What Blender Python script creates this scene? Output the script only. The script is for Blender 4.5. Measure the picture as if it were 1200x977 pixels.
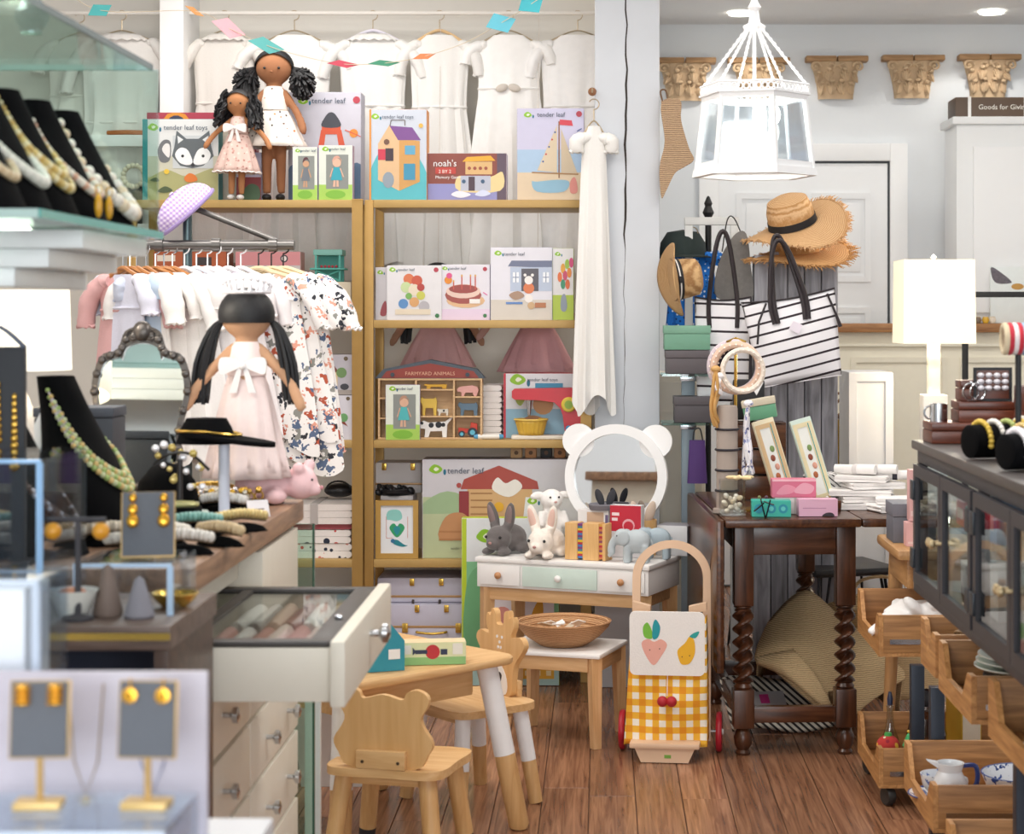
import bpy, bmesh, math, random
from mathutils import Vector, Matrix, Euler
random.seed(11)
for _o in list(bpy.data.objects): bpy.data.objects.remove(_o)
sc = bpy.context.scene; COL = sc.collection
PI = math.pi; R = math.radians
# ---------------------------------------------------------------- camera
FPX = 2200.0; VX, VY, CZ = 705.0, 370.0, 1.366      # focal length in pixels, principal ray, eye height
cam_d = bpy.data.cameras.new('camera'); cam = bpy.data.objects.new('camera', cam_d); COL.objects.link(cam)
cam.location = (0, 0, CZ); cam.rotation_euler = (PI/2, 0, 0)
cam_d.sensor_width = 36; cam_d.lens = FPX*36/1200
cam_d.shift_x = -(VX-600)/1200; cam_d.shift_y = -(488.5-VY)/1200
cam_d.clip_start = .05
cam_d.dof.use_dof = True; cam_d.dof.focus_distance = 6.2; cam_d.dof.aperture_fstop = 6.5
sc.camera = cam
# ---------------------------------------------------------------- light and exposure
sc.view_settings.view_transform = 'Standard'; sc.view_settings.look = 'None'
sc.view_settings.gamma = 1; sc.view_settings.use_curve_mapping = False
sc.view_settings.exposure = -0.03
wd = bpy.data.worlds.new('world'); sc.world = wd; wd.use_nodes = True
wb = wd.node_tree.nodes['Background']; wb.inputs[0].default_value = (.93, .97, 1, 1); wb.inputs[1].default_value = 1.0
CEIL = 2.84
def area(name, loc, sx, sy, e, rot=(0, 0, 0), col=(1, .97, .93)):
    l = bpy.data.lights.new(name, 'AREA'); l.shape = 'RECTANGLE'; l.size = sx; l.size_y = sy; l.energy = e; l.color = col
    o = bpy.data.objects.new(name, l); COL.objects.link(o); o.location = loc; o.rotation_euler = rot
    return o
for (lx, ly, e) in ((-1.3, 2.6, 26), (.9, 3.6, 26), (-1.1, 5.0, 30), (.7, 5.7, 18), (-1.2, 6.75, 16), (1.6, 7.6, 16)):
    area('ceiling_fill_light', (lx, ly, CEIL-.02), 1.2, .5, e)  # unseen area lights added under the ceiling to brighten the room
area('front_fill_light', (.2, -2.6, 1.7), 4.4, 1.8, 170, (PI/2-.06, 0, 0), (.93, .97, 1))  # unseen area light added inside the shop front as frontal fill
# ---------------------------------------------------------------- helpers
def P(x, y, d): return Vector(((x-VX)/FPX*d, d, CZ-(y-VY)/FPX*d))
def PX(x, d): return (x-VX)/FPX*d
def PZ(y, d): return CZ-(y-VY)/FPX*d
def lin(h):
    h = h.lstrip('#'); r = []
    for i in (0, 2, 4):
        c = int(h[i:i+2], 16)/255; r.append(c/12.92 if c <= .04045 else ((c+.055)/1.055)**2.4)
    return r
_mats = {}
def newmat(key):
    m = bpy.data.materials.new(key); m.use_nodes = True
    nt = m.node_tree; return m, nt, nt.nodes['Principled BSDF']
def nd(nt, t, **k):
    n = nt.nodes.new(t)
    for a, b in k.items():
        if a.startswith('i_'): n.inputs[int(a[2:]) if a[2:].isdigit() else a[2:]].default_value = b
        else: setattr(n, a, b)
    return n
def ramp(nt, fac, stops, interp='LINEAR'):
    r = nt.nodes.new('ShaderNodeValToRGB'); r.color_ramp.interpolation = interp
    e = r.color_ramp.elements
    while len(e) < len(stops): e.new(.5)
    for i, (p, c) in enumerate(stops):
        e[i].position = p; e[i].color = (*lin(c), 1)
    nt.links.new(fac, r.inputs[0]); return r.outputs[0]
def mth(nt, op, a, b=None):
    n = nt.nodes.new('ShaderNodeMath'); n.operation = op
    for i, v in enumerate((a, b)):
        if v is None: continue
        if isinstance(v, (int, float)): n.inputs[i].default_value = v
        else: nt.links.new(v, n.inputs[i])
    return n.outputs[0]
def bumpit(nt, bs, h, st, dist=.002):
    b = nd(nt, 'ShaderNodeBump'); b.inputs['Strength'].default_value = st; b.inputs['Distance'].default_value = dist
    nt.links.new(h, b.inputs['Height']); nt.links.new(b.outputs[0], bs.inputs['Normal'])
def coords(nt): return nt.nodes.new('ShaderNodeTexCoord').outputs['Object']
def C(hexc, rough=.55, metal=0, var=.05, sc_=25, bump=0, emit=0, trans=0, alpha=1, sheen=0):
    """plain surface with faint procedural mottling"""
    key = ('C', hexc, rough, metal, var, sc_, bump, emit, trans, alpha, sheen)
    if key in _mats: return _mats[key]
    m, nt, bs = newmat('paint_'+hexc.lstrip('#'))
    c = lin(hexc); n = nd(nt, 'ShaderNodeTexNoise'); n.inputs['Scale'].default_value = sc_; n.inputs['Detail'].default_value = 3
    nt.links.new(coords(nt), n.inputs['Vector'])
    mx = nd(nt, 'ShaderNodeMix', data_type='RGBA')
    mx.inputs[6].default_value = (*[max(0, v*(1-var)) for v in c], 1); mx.inputs[7].default_value = (*[min(1, v*(1+var)) for v in c], 1)
    nt.links.new(n.outputs[0], mx.inputs[0]); nt.links.new(mx.outputs[2], bs.inputs['Base Color'])
    bs.inputs['Roughness'].default_value = rough; bs.inputs['Metallic'].default_value = metal
    if bump: bumpit(nt, bs, n.outputs[0], bump)
    if emit:
        nt.links.new(mx.outputs[2], bs.inputs['Emission Color']); bs.inputs['Emission Strength'].default_value = emit
    if trans: bs.inputs['Transmission Weight'].default_value = trans
    if sheen: bs.inputs['Sheen Weight'].default_value = sheen
    if alpha < 1: bs.inputs['Alpha'].default_value = alpha
    _mats[key] = m; return m
def cloth(hexc, sc_=220, bump=.35, var=.06, rough=.9): return C(hexc, rough, 0, var, sc_, bump, sheen=.15)
def wood(c1, c2, axis='X', sc_=9, rough=.45, stretch=12, bump=.08, rnd=False):
    key = ('W', c1, c2, axis, sc_, rough, stretch, rnd)
    if key in _mats: return _mats[key]
    m, nt, bs = newmat('wood_'+c1.lstrip('#'))
    mp = nd(nt, 'ShaderNodeMapping'); s = [stretch]*3; s['XYZ'.index(axis)] = 1; mp.inputs['Scale'].default_value = s
    nt.links.new(coords(nt), mp.inputs[0])
    if rnd:
        oi = nd(nt, 'ShaderNodeObjectInfo'); nt.links.new(oi.outputs['Random'], mp.inputs['Location'])
        cb = nd(nt, 'ShaderNodeCombineXYZ'); k = mth(nt, 'MULTIPLY', oi.outputs['Random'], 37.0)
        for i in range(3): nt.links.new(k, cb.inputs[i])
        nt.links.new(cb.outputs[0], mp.inputs['Location'])
    n = nd(nt, 'ShaderNodeTexNoise'); n.inputs['Scale'].default_value = sc_; n.inputs['Detail'].default_value = 6; n.inputs['Distortion'].default_value = .8
    nt.links.new(mp.outputs[0], n.inputs['Vector'])
    col = ramp(nt, n.outputs[0], [(.3, c1), (.7, c2)])
    if rnd:
        hv = nd(nt, 'ShaderNodeHueSaturation'); nt.links.new(col, hv.inputs['Color'])
        v = mth(nt, 'MULTIPLY_ADD', oi.outputs['Random'], .5); v.node.inputs[2].default_value = .75
        nt.links.new(v, hv.inputs['Value']); col = hv.outputs[0]
    nt.links.new(col, bs.inputs['Base Color']); bs.inputs['Roughness'].default_value = rough
    bumpit(nt, bs, n.outputs[0], bump)
    _mats[key] = m; return m
def bands(nt, v, freq, duty, off=0.0):
    f = mth(nt, 'FRACT', mth(nt, 'ADD', mth(nt, 'MULTIPLY', v, freq), off))
    return mth(nt, 'LESS_THAN', f, duty)
def sep(nt):
    s = nd(nt, 'ShaderNodeSeparateXYZ'); nt.links.new(coords(nt), s.inputs[0]); return s.outputs
def stripes(c1, c2, freq, duty, tilt=0.0, rough=.85):
    key = ('S', c1, c2, freq, duty, tilt)
    if key in _mats: return _mats[key]
    m, nt, bs = newmat('striped_cloth'); o = sep(nt)
    v = mth(nt, 'ADD', o[2], mth(nt, 'MULTIPLY', o[0], tilt))
    nt.links.new(ramp(nt, bands(nt, v, freq, duty), [(0, c1), (.5, c2)], 'CONSTANT'), bs.inputs['Base Color'])
    bs.inputs['Roughness'].default_value = rough; _mats[key] = m; return m
def gingham(c0, c1, c2, freq, rough=.9):
    key = ('G', c0, c1, c2, freq)
    if key in _mats: return _mats[key]
    m, nt, bs = newmat('gingham_cloth'); o = sep(nt)
    v = mth(nt, 'MULTIPLY', mth(nt, 'ADD', bands(nt, o[0], freq, .5, .13), bands(nt, o[2], freq, .5)), .5)
    nt.links.new(ramp(nt, v, [(0, c0), (.3, c1), (.8, c2)], 'CONSTANT'), bs.inputs['Base Color'])
    bs.inputs['Roughness'].default_value = rough; _mats[key] = m; return m
def printed(base, cols, scale, size, rough=.9, rnd=1.0, warp=0.0):
    """cloth or paper printed with scattered spots"""
    key = ('P', base, tuple(cols), scale, size, warp)
    if key in _mats: return _mats[key]
    m, nt, bs = newmat('printed_cloth'); v = nd(nt, 'ShaderNodeTexVoronoi'); v.inputs['Scale'].default_value = scale; v.inputs['Randomness'].default_value = rnd
    if warp:
        wn = nd(nt, 'ShaderNodeTexNoise'); wn.inputs['Scale'].default_value = scale*1.6; wn.inputs['Detail'].default_value = 2; nt.links.new(coords(nt), wn.inputs['Vector'])
        va = nd(nt, 'ShaderNodeVectorMath', operation='MULTIPLY_ADD'); nt.links.new(wn.outputs['Color'], va.inputs[0]); va.inputs[1].default_value = (warp/scale,)*3; nt.links.new(coords(nt), va.inputs[2]); nt.links.new(va.outputs[0], v.inputs['Vector'])
    else: nt.links.new(coords(nt), v.inputs['Vector'])
    sp = nd(nt, 'ShaderNodeSeparateColor'); nt.links.new(v.outputs['Color'], sp.inputs[0])
    pc = ramp(nt, sp.outputs[0], [(i/len(cols), c) for i, c in enumerate(cols)], 'CONSTANT')
    mx = nd(nt, 'ShaderNodeMix', data_type='RGBA'); mx.inputs[6].default_value = (*lin(base), 1)
    nt.links.new(mth(nt, 'LESS_THAN', v.outputs['Distance'], size), mx.inputs[0]); nt.links.new(pc, mx.inputs[7])
    nt.links.new(mx.outputs[2], bs.inputs['Base Color']); bs.inputs['Roughness'].default_value = rough
    _mats[key] = m; return m
def straw(c1, c2, freq=160, rough=.8, radial=False):
    key = ('St', c1, c2, freq, radial)
    if key in _mats: return _mats[key]
    m, nt, bs = newmat('woven_straw'); w = nd(nt, 'ShaderNodeTexWave'); w.wave_type = 'RINGS' if radial else 'BANDS'
    w.bands_direction = 'Z'; w.rings_direction = 'Z'; w.inputs['Scale'].default_value = freq; w.inputs['Distortion'].default_value = 2.5; w.inputs['Detail'].default_value = 3
    nt.links.new(coords(nt), w.inputs['Vector'])
    n = nd(nt, 'ShaderNodeTexNoise'); n.inputs['Scale'].default_value = 300; nt.links.new(coords(nt), n.inputs['Vector'])
    s = mth(nt, 'MULTIPLY', mth(nt, 'ADD', w.outputs['Fac'], n.outputs[0]), .5)
    nt.links.new(ramp(nt, s, [(.25, c1), (.7, c2)]), bs.inputs['Base Color']); bs.inputs['Roughness'].default_value = rough
    bumpit(nt, bs, s, .6, .003); _mats[key] = m; return m
def glassmat(tint='#eaf6f2', rough=.02, alpha=.16):
    key = ('Gl', tint, rough, alpha)
    if key in _mats: return _mats[key]
    m = bpy.data.materials.new('clear_glass'); m.use_nodes = True; nt = m.node_tree; nt.nodes.remove(nt.nodes['Principled BSDF'])
    t = nd(nt, 'ShaderNodeBsdfTransparent'); t.inputs[0].default_value = (*lin(tint), 1)
    g = nd(nt, 'ShaderNodeBsdfGlossy'); g.inputs['Roughness'].default_value = rough
    mx = nd(nt, 'ShaderNodeMixShader'); n = nd(nt, 'ShaderNodeTexNoise'); n.inputs['Scale'].default_value = 3
    fr = nd(nt, 'ShaderNodeLayerWeight'); fr.inputs[0].default_value = .5
    f4 = mth(nt, 'MULTIPLY', mth(nt, 'POWER', fr.outputs['Facing'], 4), .5)
    nt.links.new(mth(nt, 'ADD', f4, mth(nt, 'MULTIPLY', n.outputs[0], alpha*.5)), mx.inputs[0])
    nt.links.new(t.outputs[0], mx.inputs[1]); nt.links.new(g.outputs[0], mx.inputs[2])
    nt.links.new(mx.outputs[0], nt.nodes['Material Output'].inputs[0]); _mats[key] = m; return m
class MB:
    def __init__(s): s.v = []; s.f = []; s.m = []; s.mi = 0
    def add(s, vs, fs, T=None):
        o = len(s.v)
        s.v += [tuple(T @ Vector(v)) for v in vs] if T is not None else [tuple(v) for v in vs]
        s.f += [[i+o for i in f] for f in fs]; s.m += [s.mi]*len(fs); return s
    def box(s, x0, x1, y0, y1, z0, z1, b=0, T=None):
        if b <= 0:
            vs = [(x, y, z) for x in (x0, x1) for y in (y0, y1) for z in (z0, z1)]
            return s.add(vs, [(0, 1, 3, 2), (4, 6, 7, 5), (0, 4, 5, 1), (2, 3, 7, 6), (0, 2, 6, 4), (1, 5, 7, 3)], T)
        bm = bmesh.new(); bmesh.ops.create_cube(bm, size=1)
        for v in bm.verts: v.co = Vector(((x0+x1)/2+v.co.x*(x1-x0), (y0+y1)/2+v.co.y*(y1-y0), (z0+z1)/2+v.co.z*(z1-z0)))
        b = min(b, .45*min(abs(x1-x0), abs(y1-y0), abs(z1-z0)))
        bmesh.ops.bevel(bm, geom=bm.edges[:], offset=b, segments=2, profile=.6, affect='EDGES')
        bm.verts.index_update(); r = s.add([v.co.copy() for v in bm.verts], [[v.index for v in f.verts] for f in bm.faces], T); bm.free(); return r
    def tube(s, pts, r, seg=8, closed=False, T=None, flat=1.0):
        pts = [Vector(p) for p in pts]; n = len(pts); rs = r if isinstance(r, (list, tuple)) else [r]*n
        t0 = (pts[1]-pts[0]).normalized(); up = Vector((0, 0, 1)) if abs(t0.z) < .9 else Vector((1, 0, 0))
        a = t0.cross(up).normalized(); vs = []; fs = []; prev = t0
        for i in range(n):
            if closed: t = (pts[(i+1) % n]-pts[i-1]).normalized()
            else: t = (pts[min(i+1, n-1)]-pts[max(i-1, 0)]).normalized()
            q = prev.rotation_difference(t); a = (q @ a); a = (a-t*a.dot(t)).normalized(); b = t.cross(a); prev = t
            for k in range(seg):
                th = 2*PI*k/seg; vs.append(pts[i]+a*math.cos(th)*rs[i]+b*math.sin(th)*rs[i]*flat)
        for i in range(n if closed else n-1):
            j = (i+1) % n
            for k in range(seg): fs.append((i*seg+k, i*seg+(k+1) % seg, j*seg+(k+1) % seg, j*seg+k))
        if not closed: fs.append(tuple(range(seg-1, -1, -1))); fs.append(tuple((n-1)*seg+k for k in range(seg)))
        return s.add(vs, fs, T)
    def lathe(s, prof, seg=24, T=None, sx=1.0, sy=1.0):
        vs = []; fs = []; n = len(prof)
        for (r, z) in prof:
            for k in range(seg): vs.append((max(r, 1e-5)*math.cos(2*PI*k/seg)*sx, max(r, 1e-5)*math.sin(2*PI*k/seg)*sy, z))
        for i in range(n-1):
            for k in range(seg): fs.append((i*seg+k, i*seg+(k+1) % seg, (i+1)*seg+(k+1) % seg, (i+1)*seg+k))
        if prof[0][0] > 1e-4: fs.append(tuple(range(seg-1, -1, -1)))
        if prof[-1][0] > 1e-4: fs.append(tuple((n-1)*seg+k for k in range(seg)))
        return s.add(vs, fs, T)
    def ell(s, c, r, seg=14, rings=9, T=None, rot=None):
        r = (r, r, r) if isinstance(r, (int, float)) else r; vs = [(0, 0, -1)]; fs = []
        for i in range(1, rings):
            ph = -PI/2+PI*i/rings
            for k in range(seg): vs.append((math.cos(ph)*math.cos(2*PI*k/seg), math.cos(ph)*math.sin(2*PI*k/seg), math.sin(ph)))
        vs.append((0, 0, 1)); L = len(vs)-1
        for k in range(seg): fs.append((0, 1+(k+1) % seg, 1+k)); fs.append((L, L-seg+k, L-seg+(k+1) % seg))
        for i in range(rings-2):
            for k in range(seg): a = 1+i*seg; fs.append((a+k, a+(k+1) % seg, a+seg+(k+1) % seg, a+seg+k))
        M = Matrix.Translation(c) @ (Euler(rot).to_matrix().to_4x4() if rot else Matrix()) @ Matrix.Diagonal((*r, 1))
        return s.add(vs, fs, T @ M if T is not None else M)
    def prism(s, poly, y0, y1, T=None):
        n = len(poly); vs = [(x, y0, z) for x, z in poly]+[(x, y1, z) for x, z in poly]
        fs = [tuple(range(n)), tuple(range(2*n-1, n-1, -1))]+[(i, i+n, (i+1) % n+n, (i+1) % n) for i in range(n)]
        return s.add(vs, fs, T)
    def ring(s, outer, inner, y0, y1, T=None):
        n = len(outer); vs = [(x, y0, z) for x, z in outer]+[(x, y0, z) for x, z in inner]+[(x, y1, z) for x, z in outer]+[(x, y1, z) for x, z in inner]; fs = []
        for i in range(n):
            j = (i+1) % n
            fs += [(i, j, n+j, n+i), (2*n+i, 3*n+i, 3*n+j, 2*n+j), (i, 2*n+i, 2*n+j, j), (n+i, n+j, 3*n+j, 3*n+i)]
        return s.add(vs, fs, T)
    def grid(s, fn, nu, nv, cu=False, T=None):
        vs = [fn(i/nu, j/nv) for j in range(nv+1) for i in range(nu+(0 if cu else 1))]; w = nu if cu else nu+1; fs = []
        for j in range(nv):
            for i in range(nu):
                k = (i+1) % w if cu else i+1
                fs.append((j*w+i, j*w+k, (j+1)*w+k, (j+1)*w+i))
        return s.add(vs, fs, T)
    def build(s, name, mats, parent=None, loc=None, rot=None, smooth=40, solid=0, fuse=0, sub=0, kind=None):
        me = bpy.data.meshes.new(name); me.from_pydata(s.v, [], s.f)
        mats = mats if isinstance(mats, (list, tuple)) else [mats]
        for m in mats: me.materials.append(m)
        if len(mats) > 1: me.polygons.foreach_set('material_index', s.m)
        bm = bmesh.new(); bm.from_mesh(me); bmesh.ops.recalc_face_normals(bm, faces=bm.faces); bm.to_mesh(me); bm.free()
        if smooth: me.shade_smooth(); me.set_sharp_from_angle(angle=R(smooth))
        o = bpy.data.objects.new(name, me); COL.objects.link(o)
        if parent is not None: o.parent = parent
        if loc is not None: o.location = loc
        if rot is not None: o.rotation_euler = rot
        if fuse:
            md = o.modifiers.new('fuse', 'REMESH'); md.mode = 'VOXEL'; md.voxel_size = fuse; md.use_smooth_shade = True
            sm = o.modifiers.new('soft', 'SMOOTH'); sm.iterations = 5; sm.factor = .5
        if solid: md = o.modifiers.new('thick', 'SOLIDIFY'); md.thickness = solid
        if sub: md = o.modifiers.new('sub', 'SUBSURF'); md.levels = md.render_levels = sub
        if kind: o['kind'] = kind
        return o
def tag(o, label, cat, group=None):
    o['label'] = label; o['category'] = cat
    if group: o['group'] = group
    return o
def thing(name, label, cat, loc=(0, 0, 0), rz=0, group=None, rot=None):
    o = bpy.data.objects.new(name, None); COL.objects.link(o); o.empty_display_size = .05
    o.location = loc; o.rotation_euler = rot if rot else (0, 0, rz); return tag(o, label, cat, group)
def struct(o): o['kind'] = 'structure'; return o
KIDS = {}
def copy_tree(o, parent=None, root=True):
    c = o.copy(); COL.objects.link(c); c.parent = parent
    for ch in [x for x in COL.objects if x.parent == o]: copy_tree(ch, c, False)
    return c
def again(src, label, loc, rz=None, group=None, scale=None):
    c = copy_tree(src); c['label'] = label; c.location = loc
    if rz is not None: c.rotation_euler = (0, 0, rz)
    if group: c['group'] = group
    if scale: c.scale = (scale,)*3
    return c
def MT(x=0, y=0, z=0, rx=0, ry=0, rz=0, s=1): return Matrix.Translation((x, y, z)) @ Euler((rx, ry, rz)).to_matrix().to_4x4() @ Matrix.Scale(s, 4)
def circ(cx, cz, r, n=24, a0=0, a1=2*PI, rz=None):
    full = abs(a1-a0-2*PI) < 1e-6; m = n if full else n-1
    return [(cx+r*math.cos(a0+(a1-a0)*k/m), cz+(rz or r)*math.sin(a0+(a1-a0)*k/m)) for k in range(n)]
def rrect(x0, x1, z0, z1, r, n=5):
    p = []
    for cx, cz, a in ((x1-r, z1-r, 0), (x0+r, z1-r, PI/2), (x0+r, z0+r, PI), (x1-r, z0+r, 1.5*PI)):
        p += [(cx+r*math.cos(a+PI/2*k/n), cz+r*math.sin(a+PI/2*k/n)) for k in range(n+1)]
    return p
def smoothpath(pts, n=6):
    """closed Catmull-Rom through 2-D points"""
    out = []; L = len(pts)
    for i in range(L):
        p0, p1, p2, p3 = (pts[(i+k-1) % L] for k in range(4))
        for j in range(n):
            t = j/n; out.append(tuple(.5*(2*p1[a]+(p2[a]-p0[a])*t+(2*p0[a]-5*p1[a]+4*p2[a]-p3[a])*t*t+(3*p1[a]-p0[a]-3*p2[a]+p3[a])*t**3) for a in (0, 1)))
    return out
def curve3(pts, n=6):
    pts = [Vector(p) for p in pts]; out = []; L = len(pts)
    for i in range(L-1):
        p0, p1, p2, p3 = pts[max(i-1, 0)], pts[i], pts[i+1], pts[min(i+2, L-1)]
        for j in range(n):
            t = j/n; out.append(.5*(2*p1+(p2-p0)*t+(2*p0-5*p1+4*p2-p3)*t*t+(3*p1-p0-3*p2+p3)*t**3))
    out.append(pts[-1]); return out
def lettering(txt, size, mat, parent, loc, rot=(PI/2, 0, 0), align='LEFT', name='lettering', ex=.0003, fit=None, bold=0):
    cu = bpy.data.curves.new('t', 'FONT'); cu.body = txt; cu.size = size; cu.extrude = ex; cu.align_x = align; cu.resolution_u = 2; cu.offset = bold
    t = bpy.data.objects.new('t', cu); me = bpy.data.meshes.new_from_object(t); bpy.data.objects.remove(t)
    if fit:
        xs = [v.co.x for v in me.vertices]; k = fit/(max(xs)-min(xs))
        for v in me.vertices: v.co.x *= k
    me.materials.clear(); me.materials.append(mat)
    o = bpy.data.objects.new(name, me); COL.objects.link(o); o.parent = parent; o.location = loc; o.rotation_euler = rot; return o
class Art:
    """flat print on a panel's front face; coordinates are fractions of its width and height"""
    def __init__(s, w, h, x0=None, y=-.0006): s.w = w; s.h = h; s.x0 = -w/2 if x0 is None else x0; s.y = y; s.mb = MB(); s.mats = []; s.k = 0
    def poly(s, pts, hexc):
        m = C(hexc, .45)
        if m not in s.mats: s.mats.append(m)
        s.mb.mi = s.mats.index(m); s.k += 1; y = s.y-s.k*.00015
        s.mb.prism([(s.x0+min(max(u, .003), .997)*s.w, min(max(v, .003), .997)*s.h) for u, v in pts], y, y+.0001); return s
    def rect(s, u0, v0, u1, v1, c): return s.poly([(u0, v0), (u1, v0), (u1, v1), (u0, v1)], c)
    def dot(s, u, v, r, c, rv=None, n=14): return s.poly([(u+r*math.cos(2*PI*k/n), v+(rv if rv else r*s.w/s.h)*math.sin(2*PI*k/n)) for k in range(n)], c)
    def blob(s, pts, c): return s.poly(smoothpath(pts, 4), c)
    def line(s, u0, v0, u1, v1, wd, c):
        dx, dy = (u1-u0)*s.w, (v1-v0)*s.h; L = math.hypot(dx, dy); nx, ny = -dy/L*wd/2, dx/L*wd/2
        return s.poly([(u0+nx/s.w, v0+ny/s.h), (u1+nx/s.w, v1+ny/s.h), (u1-nx/s.w, v1-ny/s.h), (u0-nx/s.w, v0-ny/s.h)], c)
    def logo(s, u, v, k):
        s.blob([(u-k, v), (u-k*.3, v+k*.75*s.w/s.h), (u+k*.6, v+k*.5*s.w/s.h), (u+k, v-k*.1), (u+k*.3, v-k*.6*s.w/s.h), (u-k*.5, v-k*.5*s.w/s.h)], '#8cbf26')
        s.blob([(u-k*.3, v), (u+k*.05, v+k*.35*s.w/s.h), (u+k*.5, v+k*.1), (u+k*.05, v-k*.25*s.w/s.h)], '#e9f0d8'); s.dot(u+k*1.35, v-k*.4*s.w/s.h, k*.22, '#1f6f8a', k*.45*s.w/s.h); return s
    def build(s, parent, name='artwork'): return s.mb.build(name, s.mats, parent, smooth=0)
def carton(name, label, x0, y0, x1, y1, d, depth, face, side=None, art=None, texts=(), rz=0, z0=None, cat='box', group=None, lean=0):
    """printed cardboard box whose front face spans these picture columns and rows at distance d"""
    w = (x1-x0)/FPX*d; h = (y1-y0)/FPX*d; zb = PZ(y1, d) if z0 is None else z0
    t = thing(name, label, cat, (PX((x0+x1)/2, d), d, zb), group=group, rot=(-lean, 0, rz))
    b = MB(); b.box(-w/2, w/2, 0, depth, 0, h, .0015)
    if side:
        b.mi = 1; b.box(-w/2-.0006, -w/2+.001, .001, depth-.001, .001, h-.001); b.box(w/2-.001, w/2+.0006, .001, depth-.001, .001, h-.001)
        b.box(-w/2+.001, w/2-.001, .001, depth-.001, h-.0005, h+.0006); b.build('carton', [C(face, .45), C(side, .45)], t)
    else: b.build('carton', C(face, .45), t)
    if art: A = Art(w, h); A.rect(.004, .004, .996, .996, face); art(A); A.build(t)
    for (s, u, v, k, c) in texts: lettering(s, k*h*1.0, C(c, .5), t, (-w/2+u*w, -.0035, v*h))
    return t
# ---------------------------------------------------------------- the room
WHITE = C('#f4f3f1', .6, var=.02); WALLP = C('#e6eaee', .7, var=.02, sc_=4); CREAM = C('#efe9d6', .6, var=.03)
GOLD = C('#a9854a', .4, .45, var=.1); BRASS = C('#d9b45a', .25, .9); BLACK = C('#17171a', .55); STEEL = C('#c9ccd0', .2, 1.0); INK = C('#3d4552', .5)
b = MB(); b.box(-3, 3.2, -3, 9.6, -.06, -.006)
floor = struct(b.build('floor', C('#5d3b24', .6)))
PW = .132; plank_m = wood('#6b4430', '#aa7b5c', 'Y', 3, .26, 26, .05, True)
_pm = {}
for i in range(24):
    x = -1.62+i*PW; y = 2.7-random.random()*1.2
    while y < 9.5:
        L = random.choice((.9, 1.2, 1.5)); y1 = min(y+L, 9.55)
        if y1 > 2.4:
            b = MB(); b.box(x+.0012, x+PW-.0012, y+.0012, y1-.0012, -.02, -random.random()*.001, .0012); b.build('plank', plank_m, floor, smooth=0)
        y = y1
b = MB(); b.box(-3, 3.2, -3, 9.6, CEIL, CEIL+.1); struct(b.build('ceiling', C('#eef0f2', .8, var=.01)))
b = MB(); b.box(-3.1, -3, -3, 9.6, 0, CEIL); struct(b.build('wall_left', WHITE))
b = MB(); b.box(3.2, 3.3, -3, 9.6, 0, CEIL); struct(b.build('wall_right', WALLP))
b = MB(); b.box(-3, .2, 7.75, 7.9, 0, CEIL); struct(b.build('wall_back', C('#e9e4db', .75, var=.03, sc_=3)))
b = MB(); b.box(.1, .2, 7.9, 9.5, 0, CEIL); struct(b.build('wall_return', WALLP))
b = MB(); b.box(.1, 3.2, 9.5, 9.6, 0, CEIL); struct(b.build('wall_rear', WALLP))
# shop front behind the viewer: plank piers and sill around a tall window
sh = struct(MB().box(-3, 3.2, -3.1, -3, 0, .75).box(-3, -2.2, -3.1, -3, .75, CEIL).box(2.6, 3.2, -3.1, -3, .75, CEIL).box(-2.2, 2.6, -3.1, -3, 2.6, CEIL).build('wall_front', wood('#8b8378', '#a79f93', 'X', 3, .7, 8)))
struct(MB().box(-.02, .04, -3.08, -3.02, .75, 2.6).box(-2.2, 2.6, -3.08, -3.02, .75, .8).box(-2.2, 2.6, -3.08, -3.02, 2.55, 2.6).build('window_1', WHITE))
# closet built-ins behind the gilt shelves
d = 7.45
struct(MB().box(PX(187, d), PX(215, d), d, 7.75, 0, CEIL, .003).build('trim_1', WHITE))
zs = PZ(158, d); struct(MB().box(-3, PX(187, d), d, 7.75, zs-.045, zs, .003).build('trim_2', WHITE))
zs2 = PZ(262, d); struct(MB().box(-3, PX(187, d), d, 7.75, zs2-.04, zs2, .003).build('trim_3', WHITE))
struct(MB().tube([(-2.95, 7.56, 2.585), (.05, 7.56, 2.585)], .008).build('trim_4', C('#efeae2', .6)))
# painted timber post with a drying crack
d = 6.9; post = struct(MB().box(PX(697, d), PX(773, d), d, d+.235, 0, CEIL, .006).build('pillar', C('#ccd0d6', .65, var=.06, sc_=6, bump=.25)))
A = MB(); zz = [CEIL-.02-k*.055 for k in range(38)]
rr = random.Random(3); cx = [PX(735, d)+rr.uniform(-.004, .004)-.0004*k for k in range(38)]; ww = [rr.uniform(.0015, .0045) if k < 22 else rr.uniform(.0004, .0014) for k in range(38)]; ww[0] = ww[-1] = .0005
for k in range(37): A.prism([(cx[k]-ww[k], zz[k]), (cx[k]+ww[k], zz[k]), (cx[k+1]+ww[k+1], zz[k+1]), (cx[k+1]-ww[k+1], zz[k+1])], d-.0006, d-.0001)
A.build('crack', C('#3a3330', .9), post, smooth=0)
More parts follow.
